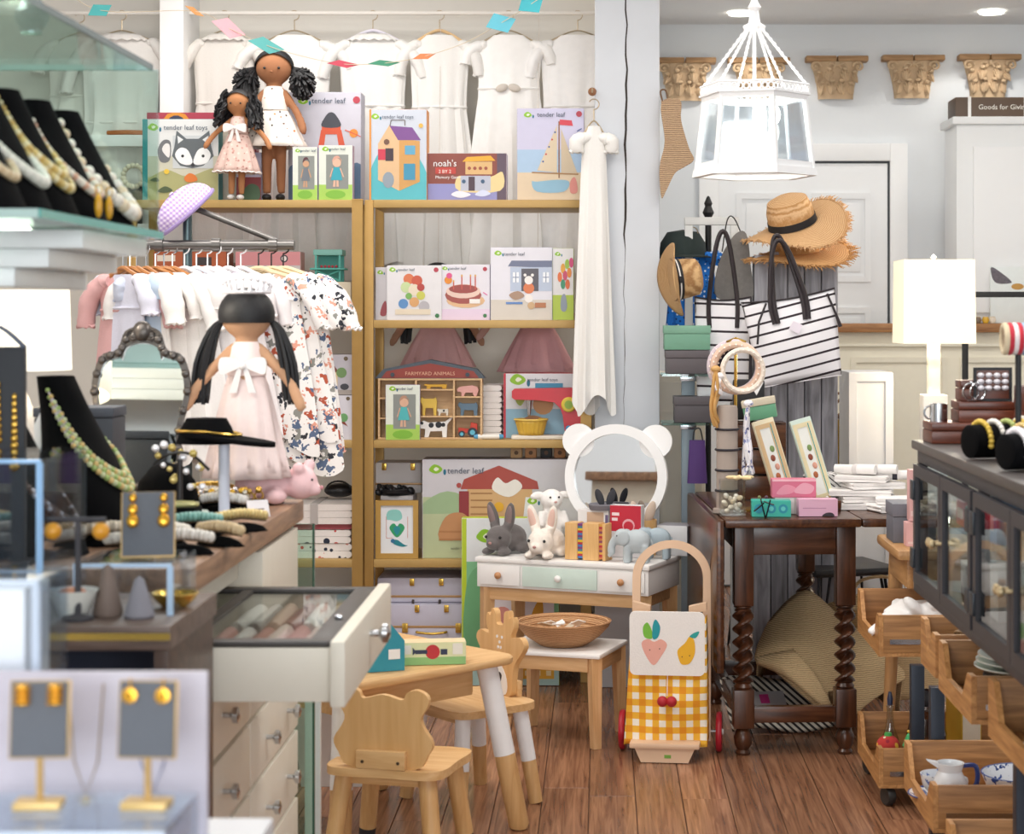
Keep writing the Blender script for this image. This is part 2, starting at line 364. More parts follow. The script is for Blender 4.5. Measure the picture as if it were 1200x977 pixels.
# panelled door with casing
d = 9.5; X0, X1 = PX(842, d), PX(1039, d); ZT = PZ(192, d)
dr = struct(MB().box(X0, X1, d-.03, d-.004, .01, ZT, .003).build('door_1', C('#f3f5f7', .5, var=.01)))
for (u0, u1) in ((.1, .45), (.55, .9)):
    for (v0, v1) in ((.08, .38), (.44, .66), (.72, .93)):
        a0, a1 = X0+(X1-X0)*u0, X0+(X1-X0)*u1; z0, z1 = ZT*v0, ZT*v1
        p = MB(); p.ring([(a0, z0), (a1, z0), (a1, z1), (a0, z1)], [(a0+.03, z0+.03), (a1-.03, z0+.03), (a1-.03, z1-.03), (a0+.03, z1-.03)], d-.042, d-.028); p.box(a0+.05, a1-.05, d-.04, d-.028, z0+.05, z1-.05, .008); p.build('panel', C('#f3f5f7', .5, var=.01), dr)
struct(MB().box(X1, X1+.012, d-.024, d-.002, 0, ZT+.012).box(X0, X1, d-.024, d-.002, ZT, ZT+.012).build('trim_5', C('#4e5257', .8)))
struct(MB().box(X1+.012, X1+.1, d-.045, d-.001, 0, ZT+.1, .004).box(X0-.1, X0-.001, d-.045, d-.001, 0, ZT+.1, .004).box(X0, X1+.012, d-.045, d-.001, ZT+.012, ZT+.1, .004).build('trim_6', C('#f6f7f8', .5, var=.01)))
# recessed ceiling lights
for i, (px, d) in enumerate(((868, 9.12), (1162, 9.08))):
    t = thing('recessed_light', ('recessed ceiling downlight seen past the lantern chain', 'recessed ceiling downlight above the corbels and white wardrobe')[i], 'light', (PX(px, d), d, CEIL-.014), group='recessed ceiling lights')
    MB().ring(circ(0, 0, .085), circ(0, 0, .06), 0, .013, MT(rx=PI/2, z=.013)).build('trim_ring', C('#f7f7f7', .4), t)
    MB().lathe([(.0, .002), (.058, .002), (.058, .008), (0, .008)]).build('lamp_disc', C('#fff8ea', .5, emit=9), t)
    l = bpy.data.lights.new('downlight', 'SPOT'); l.energy = 9; l.spot_size = 2.3; l.shadow_soft_size = .05; l.color = (1, .95, .88)
    lo = bpy.data.objects.new('downlight', l); COL.objects.link(lo); lo.parent = t; lo.location = (0, 0, -.02)
# carved wooden capitals on the rear wall
CARV = C('#cfb391', .8, var=.3, sc_=14, bump=.5); CARV2 = wood('#94704a', '#bd9468', 'X', 6, .6)
def capital():
    t = thing('carved_capital', '', 'capital', group='carved wooden capitals on the wall')
    W = .3; H = .185
    MB().box(-W/2-.006, -.003, -.085, -.001, H, H+.028, .005).box(.003, W/2+.006, -.085, -.001, H, H+.028, .005).build('abacus', CARV2, t)
    def body(u, v):
        w = .088+(.125-.088)*v**1.5; dp = .035+.04*v**1.5; th = PI+PI*u
        return (w*math.copysign(abs(math.cos(th))**.6, math.cos(th)), dp*math.copysign(abs(math.sin(th))**.7, math.sin(th)), v*H)
    MB().grid(body, 24, 8).build('bell', CARV, t)
    for i, (x, z, s, tl) in enumerate(((-.07, .045, 1, .25), (-.024, .05, 1.1, .08), (.024, .05, 1.1, -.08), (.07, .045, 1, -.25), (-.09, .1, .9, .4), (.09, .1, .9, -.4), (-.04, .11, 1, .1), (.04, .11, 1, -.1))):
        g = MB(); y = -.05 if z < .08 else -.07; y *= 1-.3*(abs(x) > .06)
        for q in range(-2, 3):
            g.ell((x+q*.007*s, y-.006+abs(q)*.005, z+.004*(2-abs(q))), (.006*s, .008, .036*s-abs(q)*.005), 8, 6, rot=(-.15, tl+q*.16, 0))
        g.ell((x+math.sin(tl)*.0, y-.016, z+.036*s), (.014*s, .01, .009), 8, 6); g.build('acanthus_leaf', CARV, t)
    for sx in (-1, 1):
        g = MB(); pts = [(sx*(.108-.028*(1-k/16)*math.cos(k*.62)), -.07, .158+.028*(1-k/16)*math.sin(k*.62)) for k in range(16)]
        g.tube(pts, [.008*(1-k/24) for k in range(16)], 6).ell((sx*.108, -.072, .158), .008, 8, 6); g.tube(curve3([(sx*.05, -.072, .15), (sx*.035, -.076, .172), (sx*.012, -.075, .165), (sx*.02, -.074, .148)]), .006, 6); g.build('volute', CARV, t)
    MB().ell((0, -.078, .17), (.013, .01, .013), 10, 7).build('rosette', CARV, t)
    return t
cap0 = capital(); CL = ['carved wooden capital half hidden behind the painted post', 'carved wooden capital seen behind the hanging white lantern', 'carved wooden capital on the wall just past the lantern, before the middle one', 'carved wooden capital between the lantern-side one and the one over the wardrobe box', 'carved wooden capital above the brown gift box on the wardrobe']
for i, (xc, yb) in enumerate(((802, 119), (888, 119), (979, 117), (1068, 116), (1157, 115))):
    o = cap0 if i == 0 else copy_tree(cap0); o['label'] = CL[i]; o.location = (PX(xc, 9.5), 9.499, PZ(yb, 9.5))
# checkout counter with panelled cream front and wooden top
d = 8.9; t = thing('service_counter', 'cream panelled service counter with brown wooden top edge along the wall', 'counter', (2.0, d, 0))
xa, xb = PX(978, d)-2.0, 1.15; zt = PZ(379, d)
MB().box(xa, xb, .03, .4, .1, zt-.04, .004).build('body', CREAM, t); MB().box(xa-.02, xb, -.02, .42, zt-.042, zt, .006).build('worktop', wood('#8a5a30', '#b9844f', 'X', 6), t)
MB().box(xa, xb, .012, .031, zt-.11, zt-.095, .003).build('rail_moulding', CREAM, t); MB().box(xa, xb, .01, .031, 0, .12, .004).build('skirting', WHITE, t)
for k in range(4):
    a0 = xa+.08+k*.52; MB().ring([(a0, .2), (a0+.46, .2), (a0+.46, zt-.16), (a0, zt-.16)], [(a0+.025, .225), (a0+.435, .225), (a0+.435, zt-.185), (a0+.025, zt-.185)], .02, .031).build('panel_moulding', CREAM, t)
# wardrobe on the right
t = thing('white_wardrobe', 'tall plain white wardrobe against the rear wall under a brown box', 'wardrobe', (2.15, 9.0, 1.331))
MB().box(PX(1121, 9.0)-2.15, .9, .0, .31, 0, PZ(146, 9.0)-1.331, .004).build('body', C('#eef0f1', .5, var=.01), t)
MB().box(PX(1119, 9.0)-2.165, .92, -.025, .31, PZ(146, 9.0)-1.331, PZ(137, 9.0)-1.331, .006).build('cornice', C('#f1f3f4', .5, var=.01), t)
MB().box(PX(1140, 9.0)-2.15, .5, -.016, .001, .05, PZ(172, 9.0)-1.331, .003).build('door', C('#f3f4f5', .5, var=.01), t)
t = thing('gift_box', 'dark brown gift box tied with white ribbon on top of the wardrobe', 'box', (PX(1195, 9.05), 9.05, PZ(137, 9.0)+.002))
hb = (137-113)/FPX*9.05; MB().box(-.31, .3, .0, .2, 0, hb, .004).build('box_body', C('#5a4636', .5), t)
MB().box(-.25, -.235, -.003, .203, -.0, hb+.003).build('ribbon', WHITE, t); MB().box(.02, .05, -.003, .203, 0, hb+.003).build('ribbon', WHITE, t)
lettering('Goods for Giving', .034, C('#f3efe6'), t, (-.2, -.002, .04))
# hexagonal white lantern
d = 5.5; t = thing('hanging_lantern', 'white six-sided glass lantern hanging from a chain', 'lantern', (PX(884, d), d, PZ(207, d)), rz=R(16))
LW = C('#f6f7f8', .4, var=.01); Hb = .235; r0, r1 = .178, .152
def hexp(r, k, z): a = PI/6+k*PI/3; return Vector((r*math.cos(a), r*math.sin(a), z))
for (ra, rb, za, zb) in ((r0+.008, r0+.004, 0, .022), (r0-.002, r0-.004, .022, .04), (r1+.004, r1+.008, Hb-.014, Hb), (r1+.014, r1+.014, Hb, Hb+.006)):
    g = MB(); g.add([hexp(r_, k, z_) for r_, z_ in ((ra, za), (rb, zb), (rb-.024, zb), (ra-.024, za)) for k in range(6)], [(i*6+k, i*6+(k+1) % 6, ((i+1) % 4)*6+(k+1) % 6, ((i+1) % 4)*6+k) for i in range(4) for k in range(6)]); g.build('rim', LW, t)
for k in range(6):
    MB().tube([hexp(r0-.006, k, .02), hexp(r1-.004, k, Hb-.006)], .008, 6).build('corner_post', LW, t)
    a, b_, c_, d_ = hexp(r0-.014, k, .03), hexp(r0-.014, k+1, .03), hexp(r1-.012, k+1, Hb-.012), hexp(r1-.012, k, Hb-.012); nrm = (b_-a).cross(d_-a).normalized()*.002
    MB().add([a, b_, c_, d_, a+nrm, b_+nrm, c_+nrm, d_+nrm], [(0, 1, 2, 3), (7, 6, 5, 4), (0, 4, 5, 1), (1, 5, 6, 2), (2, 6, 7, 3), (3, 7, 4, 0)]).build('pane', glassmat('#f4f8fb', .05, .5), t, smooth=0)
g = MB()
for k in range(6):
    A0, A1 = hexp(r1+.008, k, Hb+.016), hexp(r1+.008, k+1, Hb+.016)
    for q in range(9):
        p = A0.lerp(A1, (q+.5)/9); g.tube([p+Vector((0, 0, .009*math.sin(a)))+(A1-A0).normalized()*.008*math.cos(a) for a in [2*PI*z/8 for z in range(8)]], .0028, 5, True)
    g.tube([A0+Vector((0, 0, .014)), A1+Vector((0, 0, .014))], .004, 6)
g.build('pierced_gallery', LW, t)
g = MB(); top = Vector((0, 0, Hb+.2))
for k in range(6):
    e = hexp(r1, k, Hb+.03); m = Vector((.02*math.cos(PI/6+k*PI/3), .02*math.sin(PI/6+k*PI/3), Hb+.2))
    for q in range(12):
        p0, p1 = e.lerp(m, q/12), e.lerp(m, (q+1)/12); g.tube([p0, p0.lerp(p1, .5)+Vector((0, 0, .002)), p1], [.003, .0055, .003], 5)
g.build('support_chain', LW, t)
g = MB(); g.lathe([(.03, Hb+.195), (.034, Hb+.205), (.018, Hb+.215), (.012, Hb+.25), (.02, Hb+.26), (.012, Hb+.275), (.006, Hb+.29)], 14)
g.tube([(0, 0, Hb+.02), (0, 0, Hb+.2)], .006, 8); g.build('hub', LW, t)
g = MB(); zc = Hb+.29; k = 0; ztop = CEIL-.032-t.location.z
while zc < ztop-.02:
    T = MT(z=zc+.012, rz=PI/2*(k % 2)); g.tube([T @ Vector((.007*math.cos(a), 0, .015*math.sin(a))) for a in [2*PI*z/10 for z in range(10)]], .0025, 5, True); zc += .024; k += 1
g.build('chain', LW, t); MB().lathe([(.0, ztop), (.02, ztop), (.055, ztop+.02), (.055, ztop+.03), (0, ztop+.03)], 16).build('ceiling_rose', LW, t)
g = MB()
for k in range(3): a = k*2*PI/3+.5; g.lathe([(.009, .04), (.009, .09), (.007, .092)], 8, MT(.035*math.cos(a), .035*math.sin(a), 0))
g.tube([(0, 0, .035), (0, 0, Hb+.03)], .005, 6); g.lathe([(.0, .03), (.05, .034), (.05, .04), (0, .042)], 14); g.build('candle_holder', LW, t)
g = MB()
for k in range(3):
    a = k*2*PI/3+.5; MB().ell((.035*math.cos(a), .035*math.sin(a), .122), (.013, .013, .03), 10, 8).build('bulb', C('#fff3dd', .4, emit=6), t)
l = bpy.data.lights.new('lantern_bulbs', 'POINT'); l.energy = 3; l.shadow_soft_size = .04; l.color = (1, .93, .82); lo = bpy.data.objects.new('lantern_bulbs', l); COL.objects.link(lo); lo.parent = t; lo.location = (0, 0, .18)
# paper bunting
d = 6.15; t = thing('paper_bunting', 'string bunting of pastel paper diamonds strung across the dress wall', 'bunting', P(240, 30, d)); o0 = t.location.copy()
BP = [(60, -25), (117, 12), (228, 13), (268, 33), (312, 53), (355, 66), (402, 75), (450, 74), (497, 66), (545, 50), (587, 27), (622, 5), (660, -22)]
MB().tube(curve3([P(x, y, d)-o0 for x, y in BP], 5), .0012, 5).build('string', C('#d9c9b0'), t)
for (x, y, hw, hh, c, tl, tw) in ((117, 12, 15, 9, '#3fa6a6', .45, .2), (228, 13, 13, 3.5, '#d89a5b', -.5, .1), (268, 33, 21, 11, '#f2b3bd', -.35, .3), (312, 53, 22, 9, '#5fb5b2', -.2, .3), (402, 75, 19, 4.5, '#c8455a', -.03, .1), (450, 74, 19, 4, '#3f8f6f', .06, .1), (497, 66, 14, 4, '#d9824f', .25, .1), (587, 27, 19, 13, '#5fb6c8', .3, .3), (622, 5, 17, 13, '#3aa9b5', .5, .3)):
    k = d/FPX; T = MT(*(P(x, y, d)-o0), ry=-tl, rz=tw)
    MB().prism([(-hw*k, 0), (-hw*.25*k, hh*k), (hw*k, 0), (hw*.25*k, -hh*k)], -.0012, .0012, T).build('paper_diamond', C(c, .6), t, smooth=0)
# ---------------------------------------------------------------- gilt shelf units
SD = 7.0; SZ = [PZ(234, SD), PZ(375, SD), PZ(515.5, SD), PZ(655.5, SD), .11]
def shelf_unit(label, xa, xb):
    X0, X1 = PX(xa, SD), PX(xb, SD); t = thing('gilt_shelf_unit', label, 'shelf', ((X0+X1)/2, SD, 0), group='gilt shelf units'); w = (X1-X0)/2
    for sx in (-1, 1):
        for y in (0, .33): MB().box(sx*w, sx*(w-.034), y, y+.022, 0, SZ[0], .003).build('post', GOLD, t)
    for z in SZ: MB().box(-w+.0342, w-.0342, .0005, .352, z-.03, z, .003).build('shelf_board', C('#b8965a', .45, .2, var=.08), t)
    return t
shelf_unit('gilt metal shelf unit holding the fox-mask box and two rag dolls', 149, 424)
shelf_unit('gilt metal shelf unit beside the post holding the sailboat box', 427, 692)
def dt(A, u=.12, v=.92): A.logo(u, v, .07)
TL = '#4a5566'
def art_fox(A):
    A.rect(0, 0, 1, .3, '#b7b98f'); A.rect(0, .3, 1, .55, '#c9c7b4'); A.blob([(.0, .2), (.3, .38), (.6, .3), (1, .4), (1, 0), (0, 0)], '#a9a874'); dt(A, .14, .9)
    A.blob([(.2, .62), (.27, .74), (.37, .72), (.36, .5), (.24, .48)], '#6d6f72'); A.blob([(.26, .62), (.3, .7), (.36, .68), (.35, .53)], '#e4e2e0')
    A.rect(.4, .4, .93, .8, '#c8cdcf')
    A.poly([(.42, .66), (.45, .86), (.58, .76), (.74, .76), (.88, .86), (.91, .66), (.94, .55), (.8, .43), (.66, .4), (.5, .43), (.39, .55)], '#5d6468')
    A.poly([(.46, .8), (.47, .7), (.54, .75)], '#dfe3e4'); A.poly([(.87, .8), (.86, .7), (.79, .75)], '#dfe3e4')
    A.blob([(.43, .57), (.5, .65), (.6, .62), (.66, .48), (.6, .44), (.49, .47)], '#f2f4f4'); A.blob([(.9, .57), (.83, .65), (.73, .62), (.67, .48), (.73, .44), (.85, .47)], '#f2f4f4')
    A.dot(.53, .55, .02, '#2a2c30'); A.dot(.8, .55, .02, '#2a2c30'); A.dot(.665, .44, .025, '#2a2c30')
    A.dot(.32, .36, .035, '#e6c13f'); A.blob([(.55, .28), (.62, .34), (.7, .31), (.72, .25), (.6, .23)], '#d9772c'); A.blob([(.2, .12), (.3, .18), (.4, .13), (.3, .1)], '#4c5a3c'); A.blob([(.1, .25), (.18, .29), (.22, .24)], '#51603f'); A.rect(.0, 0, .07, 1, '#2f8f93')
carton('craft_kit_box', 'crimson topped farm puzzle box behind the fox-mask box', 172, 130, 300, 236, SD+.2, .07, '#a93549', art=lambda A: (A.rect(.1, .0, .95, .84, '#d9d3c4'), A.dot(.27, .86, .13, '#d98a2b'), A.dot(.27, .86, .09, '#3b3a52'), A.dot(.27, .86, .04, '#f1ead8')), texts=[('Bauernhof', .66, .9, .07, '#f6eee6')], z0=SZ[0])
carton('mask_box', 'pale toy box picturing a grey fox mask, green bird logo', 167, 140, 256, 236, SD+.085, .08, '#dcdedd', '#2f8f93', art_fox, [('tender leaf toys', .28, .87, .085, TL)], z0=SZ[0])
carton('toy_box', 'lavender and green toy box edge beside the fox-mask box', 277, 178, 306, 236, SD+.13, .06, '#c9c7e0', None, lambda A: (A.rect(0, 0, 1, .5, '#8e3b3f'), A.blob([(.1, .05), (.5, .35), (.9, .3), (.9, .05)], '#4e6b4c')), z0=SZ[0])
def art_rocket(A):
    dt(A, .2, .92); A.rect(0, 0, 1, .18, '#9aa1b5'); A.blob([(0, .3), (.15, .34), (.4, .2), (.7, .3), (1, .35), (1, .0), (0, 0)], '#56708f')
    A.poly([(.38, .4), (.45, .66), (.52, .66), (.47, .4)], '#d2532f'); A.poly([(.82, .4), (.73, .66), (.66, .66), (.72, .4)], '#d2532f'); A.rect(.4, .38, .82, .43, '#c96a49'); A.rect(.46, .62, .72, .69, '#d2532f')
    A.blob([(.46, .69), (.52, .79), (.59, .82), (.66, .79), (.72, .69)], '#3c3e48'); A.dot(.9, .63, .06, '#e08a2f'); A.line(.78, .66, 1.0, .6, .004, '#d1543a'); A.dot(.94, .93, .05, '#b23a4a')
carton('rocket_box', 'tall grey toy box picturing an orange rocket frame', 338, 106, 423, 236, SD+.215, .12, '#c3c2cd', '#b5b4c4', art_rocket, [('tender leaf', .32, .9, .07, TL)], z0=SZ[0])
def art_doll(hair, dress, skin):
    def f(A):
        A.rect(0, 0, 1, .28, '#a8cf5a'); A.rect(.22, .2, .88, .83, '#8b8f8a'); A.logo(.2, .93, .1); A.dot(.5, .1, .3, '#7fb83a', .08)
        A.poly([(.42, .24), (.45, .4), (.5, .4), (.5, .24)], skin); A.poly([(.6, .24), (.58, .4), (.53, .4), (.53, .24)], skin)
        A.poly([(.36, .36), (.45, .6), (.62, .6), (.7, .36)], dress); A.line(.42, .58, .34, .42, .004, skin); A.line(.64, .58, .74, .42, .004, skin); A.dot(.54, .68, .13, skin); A.blob([(.4, .7), (.46, .79), (.6, .8), (.68, .7), (.66, .75), (.54, .76)], hair)
    return f
carton('doll_box', 'small window box with dark haired doll in grey shorts on the top shelf', 343, 174, 372, 236, SD+.012, .05, '#dfe4d8', '#b8a9cf', art_doll('#5a3038', '#71777f', '#c99a78'), [('tender leaf', .3, .91, .07, TL)], z0=SZ[0], group='small doll boxes')
carton('doll_box', 'small window box with fair doll in turquoise shorts on the top shelf', 373.5, 172, 413, 236, SD+.012, .05, '#dfe4d8', '#b8a9cf', art_doll('#d9a28e', '#2fa3b5', '#e2b59b'), [('tender leaf', .3, .91, .07, TL)], z0=SZ[0], group='small doll boxes')
def art_house(A):
    A.rect(0, 0, 1, .3, '#2fa3b3'); A.blob([(0, .3), (.3, .62), (.7, .58), (1, .3), (1, 0), (0, 0)], '#55b6c0'); dt(A, .1, .92)
    A.poly([(.15, .22), (.15, .62), (.35, .83), (.52, .68), (.52, .1)], '#dcb68a'); A.poly([(.52, .1), (.52, .68), (.88, .65), (.88, .2)], '#cf9a55'); A.poly([(.35, .82), (.5, .66), (.9, .66), (.75, .8)], '#7b4a8f')
    A.rect(.15, .44, .3, .56, '#c8324a'); A.rect(.28, .43, .42, .57, '#3c2a35'); A.dot(.33, .22, .1, '#8f9aa5', .09); A.dot(.3, .64, .05, '#6d4a38'); A.rect(.62, .5, .8, .6, '#5ea4c4'); A.rect(.6, .22, .8, .4, '#3b8fb0')
    A.line(.36, .82, .38, .88, .003, '#54423c'); A.line(.62, .82, .62, .88, .003, '#54423c'); A.line(.38, .88, .62, .88, .003, '#54423c'); A.dot(.9, .82, .04, '#e8b34e'); A.rect(0, 0, .03, 1, '#e8902a')
carton('house_box', 'toy box picturing a wooden play house, orange edge', 433, 130, 500, 236, SD+.01, .1, '#c9cfdb', '#e8902a', art_house, [('tender leaf toys', .22, .9, .055, TL)], z0=SZ[0])
def art_ark(A):
    A.rect(0, 0, 1, .35, '#8f8fc4'); A.rect(.88, 0, 1, 1, '#5d4a5a'); A.blob([(.4, .2), (.38, .5), (.55, .5), (.8, .5), (.95, .6), (.92, .2)], '#e6cf96'); A.rect(.42, .2, .8, .52, '#b9bccb'); A.rect(.52, .2, .6, .5, '#4a3540')
    A.rect(.48, .55, .82, .82, '#d8b077'); A.poly([(.44, .82), (.5, .92), (.8, .95), (.86, .84)], '#e9a92e')
    for u in (.53, .6, .67, .74): A.dot(u, .68, .022, '#9b4a37')
    for u in (.46, .7): A.dot(u, .4, .025, '#3d5a7a')
    A.poly([(.1, .56), (.1, .7), (.36, .7), (.36, .56)], '#bf3d32'); A.blob([(.3, .12), (.4, .2), (.55, .12), (.42, .05)], '#e8e4ee'); A.blob([(.6, .12), (.7, .22), (.8, .14), (.7, .08)], '#cfd6ee')
carton('ark_box', 'low brown and violet memory game box picturing an ark', 501, 181, 593.5, 236, SD+.03, .09, '#8a4436', '#e9e6ea', art_ark, [("noah's", .07, .72, .2, '#f4f2f2'), ('2 BY 2', .14, .58, .1, '#f4e8e0'), ('Memory Game', .1, .46, .09, '#f4f2f2')], z0=SZ[0])
def art_boat(A):
    A.rect(0, 0, 1, .3, '#ddc7a8'); A.rect(0, .3, 1, .55, '#a9c3dd'); A.logo(.16, .93, .06); A.poly([(.62, .24), (.64, .24), (.64, .86), (.62, .86)], '#8c5a36'); A.poly([(.6, .82), (.3, .32), (.6, .3)], '#d7c5a8'); A.poly([(.66, .78), (.9, .3), (.66, .28)], '#cdbb9f')
    A.line(.22, .3, .92, .28, .005, '#a67a48'); A.blob([(.22, .2), (.3, .2), (.6, .22), (.78, .2), (.7, .09), (.3, .09)], '#8fb9cf'); A.poly([(.64, .82), (.84, .81), (.82, .87), (.64, .88)], '#cf3f4d')
    for k in range(5): A.dot(.57-.045*k, .74-.08*k, .014, ('#3d5a9a', '#c84b4b')[k % 2])
    A.blob([(.8, .08), (.8, .2), (.86, .25), (.9, .18), (.9, .08)], '#d88a7f'); A.dot(.93, .94, .045, '#b23a4a'); A.line(.9, .75, .97, .78, .004, '#3d4f8a'); A.dot(.93, .53, .03, '#d79a4a')
carton('sailboat_box', 'lavender toy box picturing a sailing boat with red flag', 606, 129, 684, 236, SD+.01, .12, '#cac7df', '#b3a5c6', art_boat, [('tender leaf', .3, .91, .07, TL)], z0=SZ[0])
# second shelf, right unit
def art_tree(A):
    A.logo(.1, .92, .06); A.dot(.9, .92, .045, '#b23a4a')
    for (u, v, r, c) in ((.4, .75, .1, '#d9774d'), (.55, .72, .1, '#c8573f'), (.35, .6, .1, '#c9d9a1'), (.5, .55, .11, '#e8d9c2'), (.62, .6, .07, '#b3423d'), (.3, .3, .09, '#5d8fc4'), (.5, .33, .09, '#d9a36a'), (.62, .45, .08, '#c9c95a'), (.68, .25, .1, '#b9b4b8'), (.4, .44, .06, '#7ab05a')): A.dot(u, v, r, c)
    A.rect(.15, .1, .8, .2, '#e3d5bd'); A.dot(.92, .08, .04, '#3e7a4a')
carton('game_box', 'narrow toy box edge with small logo at the shelf end by the posts', 440, 314, 454, 376, SD+.05, .1, '#dad7dc', None, lambda A: (A.logo(.4, .9, .25), A.blob([(.4, .1), (.6, .3), (.9, .35), (.9, .1)], '#a5505a')), z0=SZ[1])
carton('tree_game_box', 'white toy box picturing a stacking tree with animals', 453.5, 312, 517.5, 376, SD+.01, .1, '#e3e0e2', '#dcdadd', art_tree, [('tender leaf', .2, .9, .07, TL)], z0=SZ[1])
def art_cake(A):
    A.logo(.07, .93, .055); A.dot(.9, .92, .045, '#b23a4a'); A.rect(0, 0, 1, .2, '#e4cfe2'); A.dot(.5, .35, .4, '#e0b78d', .13); A.dot(.45, .45, .38, '#a3524b', .16); A.dot(.45, .52, .36, '#e8c9bb', .13); A.dot(.45, .56, .3, '#9d4a45', .08)
    for u in (.25, .42, .6, .7): A.rect(u-.012, .55, u+.012, .82-.1*(u == .25), '#c8574a'); A.dot(u, .8-.1*(u == .25), .018, '#e2b53f')
    A.dot(.14, .72, .08, '#e08a2c'); A.dot(.16, .8, .06, '#d9548a'); A.rect(.58, .3, .8, .38, '#f2ece6'); A.dot(.9, .08, .04, '#3e7a4a'); A.line(.86, .5, .95, .45, .004, '#d874a5')
carton('cake_box', 'white toy box picturing a chocolate birthday cake with candles', 517.5, 311, 574, 376, SD+.02, .1, '#e3dfe6', '#dcdadd', art_cake, [('tender leaf', .16, .91, .07, TL)], z0=SZ[1])
def art_barnbox(A):
    A.logo(.12, .92, .06); A.rect(.0, 0, 1, .28, '#d5ccc0'); A.poly([(.28, .74), (.34, .82), (1, .82), (1, .72)], '#6f7690'); A.rect(.32, .4, 1, .73, '#b9c4d8'); A.rect(.5, .4, .78, .71, '#59565e')
    for u in (.36, .85): A.rect(u, .52, u+.1, .66, '#eef1f6'); A.line(u+.05, .52, u+.05, .66, .003, '#7b8aa5'); A.line(u, .59, u+.1, .59, .003, '#7b8aa5')
    A.dot(.62, .44, .09, '#d87a4c'); A.dot(.62, .55, .07, '#f0ece8'); A.dot(.56, .62, .025, '#f0ece8'); A.dot(.68, .62, .025, '#f0ece8'); A.dot(.62, .3, .07, '#efe9e4'); A.blob([(.3, .35), (.45, .4), (.55, .33), (.4, .28)], '#a98a74'); A.rect(.25, .22, .52, .25, '#5f86c0'); A.dot(.66, .2, .06, '#c9a77d'); A.rect(.72, .17, .9, .24, '#b5764f')
carton('stable_box', 'large white toy box picturing a blue playhouse with mouse', 575, 291, 647, 376, SD+.01, .12, '#e2e0e8', '#b9b9d2', art_barnbox, [('tender leaf', .22, .89, .065, TL)], z0=SZ[1])
def art_ball(A):
    A.rect(0, 0, 1, .35, '#b3c94a'); A.logo(.25, .92, .14)
    for (u, v, c) in ((.5, .72, '#e2a23c'), (.7, .78, '#9dbf4a'), (.35, .6, '#e2743c'), (.6, .62, '#c84a6b'), (.8, .66, '#e58a3a'), (.5, .5, '#3f8f6a'), (.72, .5, '#d96a3a'), (.9, .8, '#d04a7a')): A.dot(u, v, .11, c, .07)
    A.blob([(.4, .15), (.42, .32), (.6, .36), (.7, .2), (.6, .12)], '#8d97a5')
carton('balloon_box', 'toy box with balloons on white and lime partly behind the hanging dress', 647.5, 292, 672, 376, SD+.02, .12, '#e4e2e2', '#b3c94a', art_ball, z0=SZ[1])
# left unit, second and third shelves
carton('house_set_box', 'grey box picturing a dark roofed toy house, upper of two boxes by the floral shirts', 362, 414, 413, 461, SD+.02, .16, '#b9b5bd', None, lambda A: (A.poly([(.35, .55), (.52, .82), (.7, .55)], '#7a3b33'), A.rect(.4, .2, .66, .56, '#dcc59c'), A.dot(.52, .35, .09, '#3f6b45'), A.dot(.75, .55, .12, '#6f8f5c'), A.dot(.85, .9, .05, '#6a5a45'), A.rect(0, 0, 1, .12, '#a49b94'), A.dot(.82, .2, .1, '#3f4048', .08)), z0=SZ[2]+.168)
carton('house_set_box', 'white box picturing a red roofed toy house, on the shelf with blue strip', 362, 463, 413, 515, SD+.012, .16, '#d9d6de', None, lambda A: (A.logo(.16, .92, .08), A.rect(0, .0, .35, .8, '#2b7fc0'), A.poly([(.3, .5), (.55, .78), (.72, .55), (.9, .3), (.55, .48)], '#8f3f33'), A.rect(.36, .15, .74, .5, '#e2cfa5'), A.dot(.55, .28, .1, '#3f6b45'), A.dot(.8, .5, .1, '#6fa56a'), A.dot(.9, .93, .045, '#6a5a45'), A.poly([(.03, .55), (.15, .6), (.1, .5)], '#c9343b')), [('tender leaf', .32, .9, .07, TL)], z0=SZ[2], )
# toys on the left unit's second shelf
t = thing('toy_stall', 'turquoise wooden toy market stall with red fruit on the shelf', 'toy', (PX(384, 7.1), 7.1, SZ[1]+.145)); G = C('#4fa89c', .5)
MB().box(-.055, .055, .0, .1, .10, .122, .003).build('canopy', C('#7fb9ae', .5), t)
for sx in (-1, 1):
    for y in (.006, .094): MB().box(sx*.045-.004, sx*.045+.004, y-.004, y+.004, .0, .1).build('post', G, t)
MB().box(-.066, .066, -.01, .08, .045, .052, .002).build('counter', G, t); MB().box(-.05, .05, .085, .09, .0, .1).build('back_panel', G, t)
MB().tube([(-.045, .0, .003), (.045, .0, .043)], .003, 6).build('brace', G, t); MB().tube([(.045, .0, .003), (-.045, .0, .043)], .003, 6).build('brace', G, t)
for k in range(5): MB().ell((-.025+k*.014, .012, .0575), .0055, 8, 6).build('fruit', C('#c23a48', .4), t)
t = thing('house_toy_box', 'pale carton with blue base supporting the turquoise toy stall', 'box', (PX(385, 7.08), 7.08, SZ[1])); MB().box(-.085, .085, 0, .14, 0, .144, .004).build('carton', C('#d8cbb2', .5), t); MB().box(-.0, .08, -.002, 0, .004, .04).build('blue_strip', C('#2b8fb5', .4), t); MB().prism([(-.02, .05), (.05, .05), (.05, .09), (.015, .12), (-.02, .09)], -.002, 0).build('printed_house', C('#b99a55', .5), t)
carton('ink_print_box', 'grey and pink print kit box standing behind the clothes rail', 276, 296, 352, 376, 7.12, .1, '#c9c3c2', '#d9a19a', lambda A: (A.rect(.0, .8, 1, 1, '#d78f93'), A.poly([(.55, 0), (1, 0), (1, .6)], '#e0a49c'), A.dot(.75, .9, .06, '#30303a'), A.dot(.75, .9, .04, '#e8ddd8')), [('INK PRINTS', .0, .66, .1, '#3a3a42')], z0=SZ[1])
